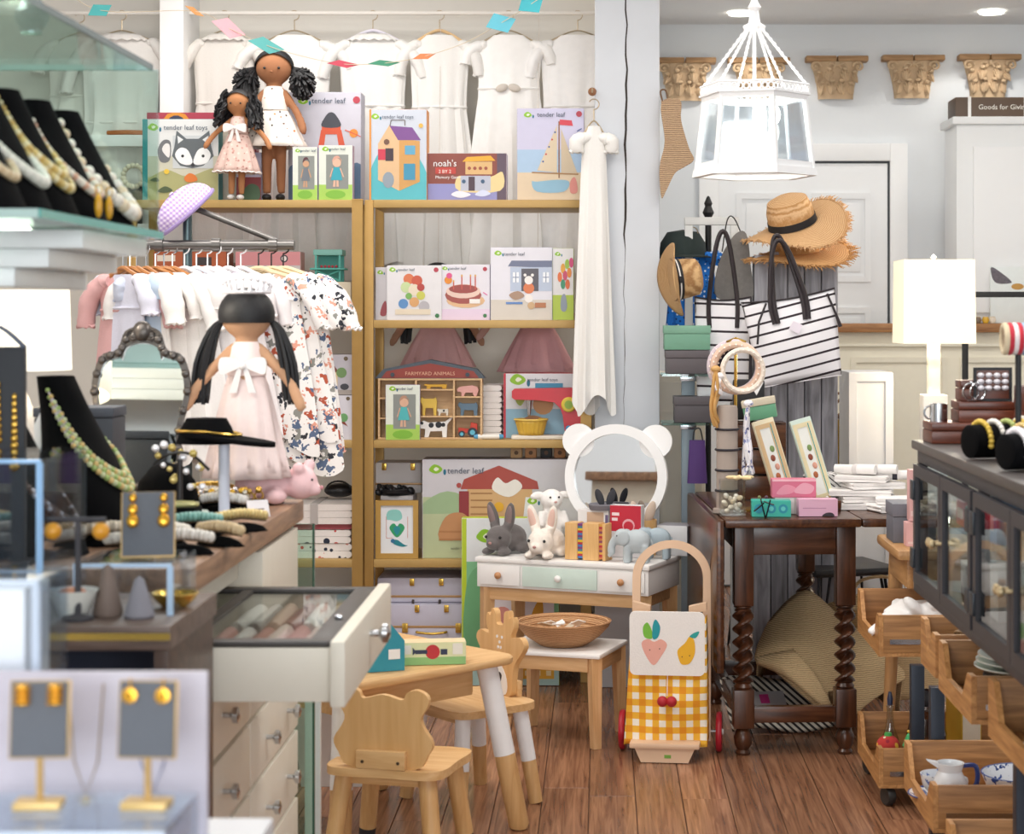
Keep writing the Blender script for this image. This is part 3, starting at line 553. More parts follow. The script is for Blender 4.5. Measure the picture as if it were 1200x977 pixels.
carton('orange_box', 'orange brown storage box behind the clothes rail', 180, 296, 265, 376, 7.12, .14, '#b4582c', '#a04d26', lambda A: (A.rect(.05, .86, .3, .95, '#efe2d2'), A.rect(.6, .8, .8, .92, '#3c3030')), z0=SZ[1])
# folded linen on the fourth shelf of the left unit
def folded(name, label, xc, yc, z, w, dp, h, m, rz=0, n=3, cat='linen', group=None):
    t = thing(name, label, cat, (xc, yc, z), rz, group)
    for k in range(n):
        g = MB(); hh = h/n; sec = []
        pr = rrect(-w/2, w/2, k*hh+.0006, (k+1)*hh-.0004, min(hh*.46, .02), 3)
        g.grid(lambda u, v: (pr[int(round(u*len(pr))) % len(pr)][0]*(1-.02*math.sin(v*9+k*2)), -dp/2+dp*v, pr[int(round(u*len(pr))) % len(pr)][1]+.0015*math.sin(7*v+11*u+k)*(1 if 0 < k else 0)), len(pr), 5, True)
        g.prism(pr, -dp/2-.0002, -dp/2); g.prism(pr, dp/2, dp/2+.0002); g.build('fold', m, t)
    return t
z = SZ[3]; xc = PX(383, 7.15)
F1 = printed('#f1ece8', ['#c9473f', '#2f3748', '#d88a7c', '#6c7488'], 38, .28)
folded('folded_blanket', 'folded white cloth with red sprigs, bottom of the shelf pile', xc, 7.17, z, .22, .26, .055, F1, n=2)
folded('folded_blanket', 'folded white floral cloth above the sprigged one in the shelf pile', xc, 7.165, z+.056, .215, .26, .05, printed('#f1ebe6', ['#c9403a', '#2a3142', '#e0756a'], 24, .3), n=2)
folded('folded_blanket', 'folded dusty red cloth in the middle of the shelf pile', xc, 7.17, z+.107, .22, .25, .02, cloth('#a8565b'), n=1)
folded('folded_blanket', 'thick folded off-white linen tied with ribbon, top of the shelf pile', xc, 7.16, z+.128, .23, .26, .075, cloth('#ece4de'), n=3)
MB().box(-.014, .014, -.1345, .1345, -.0005, .078).build('linen_ribbon', cloth('#b9b2ae'), None, loc=(xc-.03, 7.16, z+.128)); tag(bpy.data.objects['linen_ribbon'], 'grey ribbon tied round the folded off-white linen', 'ribbon')
t = thing('black_bag', 'small black leather bag on the folded linen pile', 'bag', (PX(397, 7.2), 7.22, z+.2105)); MB().ell((0, 0, .028), (.06, .05, .028)).build('bag_body', C('#1a1a1d', .3), t); MB().tube([(.045*math.cos(a), -.03, .035+.03*math.sin(a)) for a in [PI*k/10 for k in range(11)]], .004, 6).build('handle', C('#1a1a1d', .3), t)
# ---------------------------------------------------------------- third and fourth shelves, right unit
d = 7.02; k = d/FPX; X0, X1 = PX(443, d), PX(565, d); cx = (X0+X1)/2; W = (X1-X0)/2; Hs = (515.5-444)*k
t = thing('farm_animal_shelf', 'wooden farm animal display shelf with dark red roof sign', 'toy shelf', (cx, d, SZ[2]+.001)); LW_ = wood('#c9a273', '#dbb98c', 'X', 8)
MB().box(-W, W, .062, .068, 0, Hs).build('back_panel', LW_, t)
for z in (0, Hs-.007): MB().box(-W, W, 0, .062, z, z+.007).build('board', LW_, t)
COLS = [-W, -W*.29, W*.44, W-.007]
for x in COLS: MB().box(x, x+.007, 0, .062, .007, Hs-.007).build('upright', LW_, t)
CELL = []
for ci, rows in enumerate(((.33, .66), (.36, .8), (.36, .68))):
    xa, xb = COLS[ci]+.007, COLS[ci+1]; zz = [.007]+[Hs*r for r in rows]+[Hs-.007]
    for z in zz[1:-1]: MB().box(xa, xb, .002, .062, z, z+.006).build('board', LW_, t)
    for j in range(3): CELL.append((ci, j, xa, xb, zz[j]+(.006 if j else 0), zz[j+1]))
MB().prism([(-W-.012, Hs), (-W+.02, Hs+.035), (0, Hs+.07), (W-.02, Hs+.035), (W+.012, Hs)], .0, .06).build('roof', C('#4a545e', .5), t)
MB().prism([(-W+.012, Hs+.002), (-W+.032, Hs+.027), (0, Hs+.056), (W-.032, Hs+.027), (W-.012, Hs+.002)], -.003, 0).build('sign_board', C('#8c3c34', .5), t)
for sx in (-1, 1): MB().lathe([(0, 0), (.008, 0), (.008, .004), (0, .004)], 12, MT(sx*W*.72, -.003, Hs+.014, rx=PI/2)).build('roof_button', C('#3a4450', .5), t)
lettering('FARMYARD ANIMALS', .019, C('#d9a98c'), t, (0, -.0035, Hs+.012), align='CENTER', fit=W*.95)
QUAD = [(-.5, .62), (-.42, .8), (-.28, .72), (.3, .72), (.42, .78), (.5, .6), (.46, 0), (.32, 0), (.28, .32), (-.18, .32), (-.22, 0), (-.36, 0), (-.36, .42)]
def cutout(name, label, ci, ri, poly, c, w, h, off=0, spots=None):
    c_, j, xa, xb, za, zb = [q for q in CELL if q[0] == ci and q[1] == ri][0]
    o = thing(name, label, 'toy animal', (cx+(xa+xb)/2+off, d+.012, SZ[2]+.001+za+.0005), group='wooden farm animals')
    w *= 1.25; h *= 1.25; MB().prism([(x*w, z*h) for x, z in poly], 0, .016).build('body', C(c, .5), o, smooth=20)
    if spots: 
        for (x, z, r) in spots: MB().prism(circ(x*w, z*h, r, 10), -.0008, 0).build('spot', C('#22252b', .5), o)
    return o
cutout('toy_cow', 'wooden black and white spotted cow in the farm shelf', 1, 0, [(-.5, .5), (-.46, .72), (-.34, .8), (-.2, .7), (.3, .76), (.5, 1.0), (.52, .94), (.36, .62), (.34, .0), (.22, 0), (.2, .3), (-.15, .28), (-.2, 0), (-.32, 0), (-.3, .4), (-.42, .42)], '#eceae6', .1, .062, 0, ((.1, .6, .012), (-.12, .58, .01), (-.4, .68, .006), (.24, .6, .008)))
cutout('toy_horse', 'wooden yellow horse in the farm shelf middle column', 1, 1, QUAD, '#d9b64c', .05, .07, -.025)
cutout('toy_dog', 'small wooden spotted dog in the farm shelf', 1, 1, QUAD, '#d8d2c4', .034, .026, .028, ((.1, .55, .004),))
cutout('toy_hound', 'small wooden ochre dog lying high in the middle column', 1, 2, QUAD, '#d3a22f', .07, .018)
cutout('toy_pig', 'pink wooden pig in the farm shelf', 2, 2, [(-.5, .6), (-.4, .8), (.2, .95), (.45, .8), (.5, .5), (.4, 0), (.28, 0), (.22, .3), (-.12, .3), (-.18, 0), (-.3, 0), (-.3, .35), (-.48, .4)], '#dba39b', .065, .034)
cutout('toy_goat', 'slate blue wooden donkey in the farm shelf', 2, 1, QUAD, '#5c7487', .06, .05)
cutout('toy_sheep', 'pale wooden sheep in the farm shelf first column', 0, 2, QUAD, '#d9b9ac', .06, .03)
t2 = thing('toy_tractor', 'red wooden tractor with blue wheels in the farm shelf', 'toy', (cx+W*.72, d+.012, SZ[2]+.009)); MB().prism([(-.035, .015), (.035, .015), (.035, .05), (.012, .055), (.008, .03), (-.035, .035)], 0, .016).build('body', C('#c8412f', .5), t2)
for (x, r) in ((-.022, .012), (.018, .018)): w_ = MB().lathe([(0, -.004), (r, -.004), (r, .004), (0, .004)], 16, MT(x, -.005, r, rx=PI/2)).build('wheel', C('#2b333d', .5), t2); MB().lathe([(0, -.005), (r*.55, -.005), (r*.55, -.002), (0, -.002)], 12, MT(x, -.005, r, rx=-PI/2)).build('hub', C('#5fb4cc', .5), w_)
carton('doll_box', 'small window box with doll in turquoise dress before the farm shelf', 452, 451, 492, 515.5, SD-.0+.003, .014, '#dfe4d8', '#a090be', art_doll('#b88a72', '#4fb5b8', '#d9ad92'), [('tender leaf', .3, .91, .07, TL)], z0=SZ[2], group='small doll boxes')
def art_mixer(A): A.logo(.18, .9, .1); A.rect(0, 0, 1, .45, '#8fb9cf'); A.rect(0, 0, .03, 1, '#c2283c'); A.blob([(.15, .6), (.22, .75), (.3, .7), (.22, .5)], '#a9bf4a'); A.dot(.5, .52, .13, '#c9925a'); A.blob([(.2, .25), (.35, .35), (.5, .3), (.4, .2)], '#b07a4c'); A.rect(.4, .75, .75, .85, '#3d8fb5'); A.dot(.25, .1, .05, '#70304a')
carton('mixer_box', 'toy box with red edge behind the red wooden mixer', 590, 440, 683, 515.5, SD+.12, .12, '#dfe2e6', '#c2283c', art_mixer, [('tender leaf toys', .3, .88, .075, TL)], z0=SZ[2])
d = 7.03; k = d/FPX; t = thing('toy_mixer', 'red wooden toy kitchen mixer with yellow dial', 'toy', (PX(643, d), d, SZ[2]+.001)); RED = C('#c4202f', .35)
MB().prism([(-.128, .148), (-.138, .156), (-.138, .18), (-.13, .188), (.085, .192), (.105, .185), (.118, .16), (.138, .0145), (.062, .0145), (.052, .09), (.044, .115), (.02, .138), (-.04, .146)], 0, .07).build('body', RED, t)
MB().box(-.14, .135, -.01, .085, 0, .014, .004).build('base', C('#e6ddce', .5), t)
dl = MB().lathe([(0, 0), (.028, 0), (.028, .01), (.024, .014), (0, .014)], 20, MT(.075, -.0005, .13, rx=PI/2)).build('dial', C('#e2c53c', .4), t); MB().lathe([(0, .014), (.016, .014), (.016, .018), (0, .018)], 16, MT(.075, -.0005, .13, rx=PI/2)).build('dial_cap', C('#8fae3a', .4), dl)
MB().lathe([(0, 0), (.012, 0), (.012, .02), (0, .02)], 12, MT(.075, -.0005, .04, rx=PI/2)).build('speed_knob', C('#2b8fc4', .4), t); MB().tube([(-.075, .035, .145), (-.075, .035, .085)], [.012, .006], 10).build('whisk', STEEL, t)
t = thing('mixing_bowl', 'yellow ribbed toy bowl under the red mixer', 'bowl', (PX(622, d), d+.036, SZ[2]+.0152))
MB().grid(lambda u, v: ((.045+.016*v+.0015*math.cos(u*2*PI*18))*math.cos(u*2*PI), (.045+.016*v+.0015*math.cos(u*2*PI*18))*math.sin(u*2*PI), v*.058), 72, 4, True).lathe([(0, .0), (.045, 0)], 24).build('bowl_body', C('#dfb648', .4), t, solid=.003); MB().tube([(.062*math.cos(a), .062*math.sin(a), .058) for a in [2*PI*q/24 for q in range(24)]], .004, 6, True).build('rim', C('#e4c05c', .4), t)
t = thing('rolling_pin', 'small white and blue wooden roller on the toy shelf edge', 'toy', (PX(572, 7.0), 7.03, SZ[2]+.0105), rz=.1)
MB().tube([(-.04, 0, 0), (.04, 0, 0)], .01, 12).build('roller', C('#e9e4dc', .5), t)
for sx in (-1, 1): MB().tube([(sx*.04, 0, 0), (sx*.055, 0, 0)], [.01, .008], 12).build('blue_end', C('#4f9ac4', .5), t)
folded('folded_cloth', 'stack of folded white cloths between farm shelf and mixer box', PX(578, 7.2), 7.2, SZ[2]+.0005, .075, .2, .2, cloth('#e8e3e0'), n=9)
carton('card_sign', 'small white card with dark writing behind the farm shelf', 545, 415, 576, 470, SD+.17, .004, '#e9e8ea', None, lambda A: (A.rect(.1, .62, .5, .66, '#a0283c'), A.rect(.25, .72, .9, .76, '#30303a'), A.dot(.1, .88, .05, '#a0283c')), z0=SZ[2], cat='sign')
# barn box, heart picture and cases on the fourth shelf
def art_barn(A):
    A.rect(0, 0, 1, .62, '#b9c39a'); A.blob([(0, .55), (.15, .68), (.35, .58), (.5, .66), (.5, .5), (0, .45)], '#9fb98f'); A.logo(.08, .9, .04); A.rect(.27, .35, .66, .7, '#d2a876'); A.poly([(.23, .7), (.25, .8), (.46, .94), (.69, .78), (.7, .7)], '#a8473c'); A.rect(.27, .36, .66, .4, '#b88a58')
    for q in range(4): A.rect(.29, .44+q*.07, .42, .455+q*.07, '#a9794a')
    A.rect(.22, .42, .28, .68, '#8f2f35'); A.blob([(.42, .7), (.45, .82), (.5, .76), (.56, .8), (.6, .72), (.52, .62)], '#ece6e0'); A.dot(.46, .52, .03, '#e0a92c'); A.blob([(.1, .2), (.14, .42), (.24, .46), (.3, .34), (.26, .2)], '#c08a5c'); A.rect(.1, .18, .35, .2, '#b07a4c'); A.rect(.1, .26, .35, .28, '#b07a4c')
    A.dot(.22, .74, .015, '#b04a45'); A.poly([(.6, .3), (.62, .62), (1, .62), (1, .2)], '#e3e3e3'); A.logo(.66, .58, .03)
carton('barn_box', 'large toy box picturing a red roofed wooden barn on the fourth shelf', 495, 540, 690, 655.5, SD+.04, .14, '#cfccd2', '#b9b6c0', art_barn, [('tender leaf', .15, .86, .085, TL), ('tender leaf', .17, .09, .035, '#6b7364')], z0=SZ[3])
d = 7.02; k = d/FPX; t = thing('framed_picture', 'gilt framed watercolour of a green heart and bird on the shelf', 'picture', (PX(465, d), d, SZ[3]+.001)); w, h = 25*k, 68*k
MB().ring([(-w, 0), (w, 0), (w, h), (-w, h)], [(-w+.019, .019), (w-.019, .019), (w-.019, h-.019), (-w+.019, h-.019)], 0, .022).build('frame', C('#c29a52', .35, .4), t); MB().box(-w+.018, w-.018, .008, .012, .018, h-.018).build('paper', C('#e9edf1', .5), t)
A = Art(2*w, h, y=.0078); A.blob([(.25, .68), (.3, .82), (.55, .83), (.62, .7), (.5, .64), (.35, .66)], '#8fd0c8'); A.poly(smoothpath([(.5, .36), (.33, .5), (.36, .58), (.44, .6), (.5, .55), (.56, .6), (.64, .58), (.67, .5)], 4), '#2f9f6a'); A.poly(smoothpath([(.5, .4), (.42, .5), (.46, .55), (.54, .55), (.58, .5)], 4), '#1f8f9a'); A.blob([(.38, .3), (.5, .32), (.66, .24), (.75, .22), (.62, .2), (.44, .24)], '#1f8390'); A.dot(.4, .3, .05, '#2f6f9a'); A.line(.25, .35, .25, .72, .0015, '#d0745a'); A.line(.75, .35, .75, .72, .0015, '#d0745a'); A.line(.25, .35, .4, .35, .0015, '#d0745a'); A.build(t, 'painting')
g = MB(); rr = random.Random(5)
for q in range(26): g.ell((rr.uniform(-.062, .062), rr.uniform(-.03, .03), rr.uniform(.006, .03)), (.016, .014, .01), 8, 6, rot=(rr.random(), rr.random(), rr.random()))
t = thing('black_ruffle_purse', 'black ruffled cloth purse above the framed heart picture', 'purse', (PX(464, 7.16), 7.145, SZ[3]+.2285)); g.build('ruffle', C('#151518', .35), t); MB().lathe([(0, 0), (.055, 0), (.06, .01), (.05, .02), (0, .022)], 14).build('pouch', C('#1b1b1e', .4), t)
carton('back_box', 'plain grey carton behind the framed heart picture', 446, 585, 484, 655.5, SD+.1, .16, '#b9b4b4', z0=SZ[3])
def case(label, xa, xb, ya, yb, d, dp, z0, c, split, handle_c, group='lavender travel cases', lidtilt=0, clasp=True):
    k = d/FPX; w = (xb-xa)*k; h = (yb-ya)*k; t = thing('travel_case', label, 'suitcase', (PX((xa+xb)/2, d), d, z0), group=group)
    zs = h*split; MB().box(-w/2, w/2, 0, dp, 0, zs-.001, .008).build('base', C(c, .5), t); MB().box(-w/2, w/2, 0, dp, zs+.001, h, .008).build('lid', C(c, .5), t); MB().box(-w/2-.0015, w/2+.0015, -.0015, dp+.001, zs-.004, zs+.004, .001).build('edge_trim', C('#b58f62', .35, .3), t)
    hp = curve3([(-.05, -.008, zs-.012), (-.045, -.02, zs-.03), (0, -.024, zs-.037), (.045, -.02, zs-.03), (.05, -.008, zs-.012)], 4) if handle_c != 'gold' else curve3([(-.055, -.006, zs-.018), (-.05, -.02, zs-.018), (0, -.024, zs-.022), (.05, -.02, zs-.018), (.055, -.006, zs-.018)], 4)
    MB().tube(hp, .005, 8).build('handle', C('#3c3230', .5) if handle_c != 'gold' else BRASS, t)
    if clasp:
        for sx in (-1, 1): MB().box(sx*.1-.011, sx*.1+.011, -.008, .001, zs-.022, zs+.014, .003).build('clasp', BRASS, t)
    for sx in (-1, 1): MB().box(sx*.055-.009, sx*.055+.009, -.007, 0, h-.03, h-.002, .003).build('lid_buckle', BRASS, t)
    return t
case('lavender travel case on the floor shelf with gold handle and clasps', 452, 560, 702, 757, 7.03, .26, SZ[4]+.0005, '#c9c6d8', .52, 'gold')
case('lavender travel case with dark handle, topmost of the low stack', 442, 558, 661, 690, 7.06, .24, SZ[4]+.178, '#c5c2d2', .25, 'dark', clasp=False)
case('white travel case with tan edging behind the framed heart picture', 440, 494, 546, 582, 7.2, .14, SZ[3]+.2285, '#e4e0e0', .3, 'dark', clasp=False)
d = 7.12
for i, (px, c) in enumerate(((605, '#d2a878'), (622, '#c98f5c'), (640, '#1c1a1c'), (656, '#c78b5a'))):
    t = thing('wooden_block', ('pale birch', 'tan beech', 'black', 'brown oak')[i]+' wooden block lined up on top of the barn box', 'block', (PX(px, d), d, SZ[3]+.3695)); MB().box(-.022, .022, 0, .05, 0, .038, .005).build('block', C(c, .5), t); MB().lathe([(0, 0), (.008, 0), (.008, .003), (0, .003)], 10, MT(0, -.0005, .02, rx=PI/2)).build('end_grain', C('#6d4a30', .6), t)
# ---------------------------------------------------------------- garments and dolls
HAIR = C('#121114', .55, bump=.3, sc_=120); HOOK = C('#c9b79a', .3, .7)
def garment(name, label, hang, rz=0, w=.15, L=.6, flare=1.6, m=None, sleeve=.16, sl_drop=.8, collar=None, hook=HOOK, hanger=None, waist=.3, group=None, cat='dress', thick=.035, folds=9, seed=1, bow=None, yoke=None):
    """garment hung by its hook from point `hang`; local +z up, front towards -y"""
    rr = random.Random(seed); t = thing(name, label, cat, (hang[0], hang[1], hang[2]-.1-L), rz, group); Z = L
    ph = rr.random()*6; ph2 = rr.random()*6
    def wid(v):
        if v < .06: return w*(.45+.55*(v/.06)**.6)
        if v < waist: return w*(1-.12*(v-.06)/(waist-.06))
        return w*(.88+(flare-.88)*((v-waist)/(1-waist))**.9)
    def body(u, v):
        th = 2*PI*u; a = wid(v); amp = max(0, (v-.06))**.7*.34; f = 1+amp*math.sin(folds*th+ph+1.5*math.sin(2*v+ph2))+.4*amp*math.sin((folds*2+1)*th+ph2)
        bq = thick*(.7+.9*v)*f; return (a*(1+.25*(f-1))*math.cos(th), bq*math.sin(th), Z*(1-v)-.012*amp*10*math.sin(3*th+ph)*(v > .95))
    MB().grid(body, 60, 16, True).build('dress_body', m, t)
    if waist > .1 and flare > 1.2:
        z = Z*(1-waist); a = wid(waist); MB().tube([(a*1.02*math.cos(q), thick*.95*math.sin(q), z) for q in [2*PI*k/28 for k in range(28)]], .006, 6, True, flat=1.0).build('waistband', m, t)
    if sleeve:
        for sx in (-1, 1):
            s0 = Vector((sx*w*.86, 0, Z*.955)); s1 = s0+Vector((sx*sleeve*(1-sl_drop*.6), -.004, -sleeve*sl_drop)); mid = s0.lerp(s1, .5)+Vector((sx*.012, -.006, .012))
            pts = curve3([s0-Vector((sx*.03, 0, -.005)), s0, mid, s1], 4); n = len(pts); g = MB()
            g.tube(pts, [.022+.014*math.sin(min(1, i/(n-1)*1.1)*PI*.75)+.002*math.sin(i*2.3+ph) for i in range(n)], 12, flat=.75); g.build('sleeve', m, t)
            MB().tube([s1+Vector((.026*math.cos(q), .02*math.sin(q), .004*math.sin(8*q))) for q in [2*PI*k/20 for k in range(20)]], .005, 6, True).build('cuff', m, t)
    if collar:
        MB().grid(lambda u, v: ((w*.42+.045*v)*math.cos(2*PI*u), (thick*.6+.022*v)*math.sin(2*PI*u)-.004, Z+.006-.028*v+.004*math.sin(2*PI*u*16)*v), 64, 3, True).build('collar', collar, t, solid=.002)
    if yoke: MB().grid(lambda u, v: (wid(.04+.22*v)*1.01*math.cos(PI+PI*u), thick*(.75+.2*v)*1.12*math.sin(PI+PI*u), Z*(1-.04-.22*v)), 24, 5).build('lace_yoke', yoke, t)
    if bow: 
        z = Z*(1-waist); 
        for sx in (-1, 1): MB().ell((sx*.025, -thick*1.15, z), (.026, .008, .016), 10, 7, rot=(0, sx*.3, 0)).build('bow_loop', bow, t)
    g = MB(); g.tube(curve3([(-w*.8, 0, Z*.972), (-w*.35, 0, Z+.006), (0, 0, Z+.02), (w*.35, 0, Z+.006), (w*.8, 0, Z*.972)], 5), .007 if hanger else .003, 7, flat=1.0); hg = g.build('hanger', hanger or hook, t)
    MB().tube([(0, 0, Z+.018), (0, 0, Z+.062)]+[(.019*math.cos(a), 0, Z+.081+.019*math.sin(a)) for a in [-PI/2+PI*1.35*k/10 for k in range(11)]], .0023, 6).build('hook', hook, hg)
    return t
WC = [cloth('#e9e5e0', 160, .3, .03), cloth('#e2ddd6', 160, .3, .03), cloth('#eceae6', 160, .3, .03)]
HR = 2.585+.0095
def hp(px, d=7.56, dz=0): return Vector((PX(px, d), d, HR+dz))
CG = 'white christening dresses hung on the closet wall'
garment('christening_dress', 'white long dress with frilled collar hanging behind the smaller rag doll', hp(263), 0, .125, .92, 1.55, WC[1], .2, .95, collar=WC[1], group=CG, seed=1)
garment('christening_dress', 'sheer white pleated dress hanging behind the taller rag doll', hp(345), .05, .15, .95, 1.5, C('#efece7', .8, bump=.3, sc_=60), .15, .6, group=CG, seed=2, folds=15, yoke=WC[2])
garment('christening_dress', 'white dress with lavender padded hanger hung behind the rocket box', hp(437), 0, .14, .95, 1.45, WC[2], .16, .8, collar=WC[2], hanger=C('#e5e0ec', .7), group=CG, seed=3)
garment('christening_dress', 'plain white pleated dress on a wooden hanger behind the house box', hp(515), .04, .12, .97, 1.5, WC[2], .13, .9, hanger=C('#dcb98a', .5), group=CG, seed=4, folds=11)
garment('christening_dress', 'white satin dress with a bow hung behind the ark box', hp(596), 0, .135, .98, 1.5, C('#f5f3f0', .5, bump=.15, sc_=30), .1, .7, bow=C('#cfc6bb', .6), waist=.22, group=CG, seed=5)
garment('christening_dress', 'crinkled white dress in clear wrap hung next to the post', hp(677), 0, .15, .96, 1.35, C('#f1efed', .35, bump=.5, sc_=40), .14, .9, group=CG, seed=6)
garment('christening_dress', 'white cotton dress with eyelet sleeves above the left closet shelf', Vector((PX(142, 7.55), 7.56, HR)), 0, .16, .84, 1.5, WC[0], .2, .95, waist=.42, collar=WC[0], group=CG, seed=7)
garment('christening_dress', 'white cotton slip half seen beside the eyelet sleeved dress', Vector((PX(88, 7.55), 7.62, HR)), .1, .13, .8, 1.7, WC[1], .12, .9, group=CG, seed=8)
# single dress hung on the post
garment('hung_dress', 'narrow white dress hanging on the painted post', Vector((PX(696, 6.85), 6.85, PZ(116, 6.85))), .15, .048, (462-130)/FPX*6.74, 1.55, WC[2], .05, .95, group=None, seed=12, folds=6, thick=.03, waist=.05)
t = thing('coat_peg', 'small brown wooden peg on the post above the narrow dress', 'peg', P(694, 107, 6.885)); MB().lathe([(0, 0), (.014, .004), (.016, .012), (.008, .02), (.006, .032)], 12, MT(rx=-PI/2)).build('peg', C('#8a5a34', .5), t); MB().tube([(0, .0, -.002), (0, -.02, -.006), (0, -.032, .006)], .003, 6).build('hook', HOOK, t)
def doll(name, label, loc, H, skin, dress, hair='curly', rz=0, arms=((-.55, .1), (.55, .1)), hem=.27, flare=.2, bodice=None, bow=None, shoes='#f1efed', back=False, tiara=False, group=None, tulle=False, tilt=0, legs=True, lace=None, seed=3):
    rr = random.Random(seed); t = thing(name, label, 'doll', loc, group=group, rot=(0, tilt, rz)); S = C(skin, .85, bump=.2, sc_=200); g = MB()
    hz = .845*H; g.ell((0, 0, hz), (.118*H, .095*H, .112*H), 18, 12); g.tube([(0, 0, .7*H), (0, 0, .76*H)], .04*H, 10)
    g.tube(curve3([(0, 0, .36*H), (0, 0, .45*H), (0, 0, .6*H), (0, 0, .7*H), (0, 0, .73*H)], 3), [.07*H, .08*H, .082*H, .08*H, .075*H, .072*H, .07*H, .068*H, .066*H, .06*H, .05*H, .045*H, .03*H][:13], 12)
    for sx, (ax, ay) in zip((-1, 1), arms):
        a0 = Vector((sx*.055*H, 0, .7*H)); a1 = a0+Vector((ax*.2*H, -.03*H, -.17*H*(1-abs(ay)))); a2 = a1+Vector((ax*.1*H, -.05*H, -.13*H)); g.tube(curve3([a0, a1, a2], 4), [.028*H, .029*H, .028*H, .027*H, .027*H, .028*H, .029*H, .028*H, .02*H], 9)
    if legs:
        for sx in (-1, 1): g.tube([(sx*.045*H, 0, .42*H), (sx*.045*H, -.005*H, .2*H), (sx*.043*H, -.008*H, .045*H)], [.04*H, .034*H, .028*H], 10)
    g.build('body', S, t, fuse=.0075*H/.43)
    if legs:
        for sx in (-1, 1): MB().ell((sx*.043*H, -.022*H, .024*H), (.03*H, .05*H, .024*H), 12, 8).build('shoe', C(shoes, .6), t)
    if not back:
        for sx in (-1, 1): MB().ell((sx*.045*H, -.094*H, hz-.012*H), (.009*H, .005*H, .009*H), 8, 6).build('eye', C('#241c1a', .3), t)
        MB().ell((0, -.098*H, hz-.035*H), (.008*H, .006*H, .006*H), 8, 6).build('nose', C(skin, .9), t)
    # hair
    h = MB(); cover = -.02 if not back else -.075
    def cap(u, v):
        ph = PI/2-(PI/2-cover*4)*v if back else PI/2-v*PI*.62; th = 2*PI*u; fr = .5+.5*math.cos(th+PI/2)
        if not back: ph = PI/2-v*PI*(.62-.36*max(0, -math.sin(th))**.8)
        return (.127*H*math.cos(ph)*math.cos(th), .108*H*math.cos(ph)*math.sin(th), hz+.122*H*math.sin(ph))
    h.grid(cap, 26, 9, True)
    if hair == 'curly':
        for q in range(130):
            th = rr.uniform(-.25*PI, 1.25*PI); p = Vector((.125*H*math.cos(th), .1*H*math.sin(th), hz+rr.uniform(-.06, .11)*H)); pts = []
            for s in range(7): pts.append(p+Vector((math.cos(th)*(.085*s/6)*H+.012*H*math.sin(s*1.9+q), math.sin(th)*.06*s/6*H+.012*H*math.cos(s*1.9+q), -.2*s/6*H*rr.uniform(.7, 1.05))))
            h.tube(pts, .012*H, 5)
    elif hair == 'puffs':
        for sx in (-1, 1):
            for q in range(110):
                a, b2 = rr.random()*6.28, rr.uniform(-1, 1); c = Vector((sx*.16*H, .0, hz-.06*H)); e = c+Vector((math.cos(a)*.085*H*math.sqrt(1-b2*b2)+sx*.02*H, math.sin(a)*.07*H*math.sqrt(1-b2*b2), b2*.105*H-.045*H)); m2 = c.lerp(e, .55)+Vector((.01*H*math.sin(q), 0, .015*H)); h.tube([Vector((sx*.11*H, 0, hz)), m2, e], [.012*H, .012*H, .009*H], 5)
    elif hair == 'pigtails':
        for sx in (-1, 1):
            for q in range(26):
                a = rr.random()*6.28; r_ = rr.random()*.035*H; o = Vector((math.cos(a)*r_, math.sin(a)*r_, 0)); h.tube(curve3([Vector((sx*.1*H, 0, hz-.02*H)), Vector((sx*.145*H, 0, hz-.07*H))+o*.6, Vector((sx*.19*H, -.01*H, hz-.22*H))+o*1.1, Vector((sx*.205*H, -.01*H, hz-.36*H-rr.random()*.04*H))+o], 3), .01*H, 5)
    h.build('hair', HAIR, t, smooth=60)
    # dress
    fl = 11; ph = rr.random()*6
    lay = 3 if tulle else 1
    for ly in range(lay):
        MB().grid(lambda u, v: ((.078*H+(flare*H*(1-.07*ly)-.078*H)*v**.8)*(1+.09*v*math.sin(fl*2*PI*u+ph+ly))*math.cos(2*PI*u), .8*(.078*H+(flare*H*(1-.07*ly)-.078*H)*v**.8)*(1+.09*v*math.sin(fl*2*PI*u+ph+ly))*math.sin(2*PI*u), (.585-(.585-hem-.025*ly)*v)*H), 66, 8, True).build('skirt', dress, t, solid=.0015)
    MB().lathe([(.084*H, .575*H), (.078*H, .64*H), (.066*H, .7*H), (.05*H, .725*H)], 20, None, 1.05, .95).build('bodice', bodice or dress, t)
    if lace: MB().tube([(flare*H*1.0*(1+.09*math.sin(fl*q+ph))*math.cos(q), .8*flare*H*(1+.09*math.sin(fl*q+ph))*math.sin(q), hem*H+.004*H*math.sin(30*q)) for q in [2*PI*k/120 for k in range(120)]], .006*H, 5, True).build('lace_hem', lace, t)
    if bow:
        y = -.09*H
        for sx in (-1, 1):
            MB().prism(smoothpath([(0, .625*H), (sx*.05*H, .655*H), (sx*.1*H, .65*H), (sx*.1*H, .585*H), (sx*.05*H, .595*H)], 4), y-.012*H, y+.006*H).build('bow_loop', bow, t); MB().prism([(0, .62*H), (sx*.02*H, .62*H), (sx*.06*H, .5*H), (sx*.025*H, .5*H)], y-.008*H, y+.002*H).build('bow_tail', bow, t)
        MB().ell((0, y-.012*H, .62*H), (.016*H, .012*H, .018*H), 8, 6).build('bow_knot', bow, t)
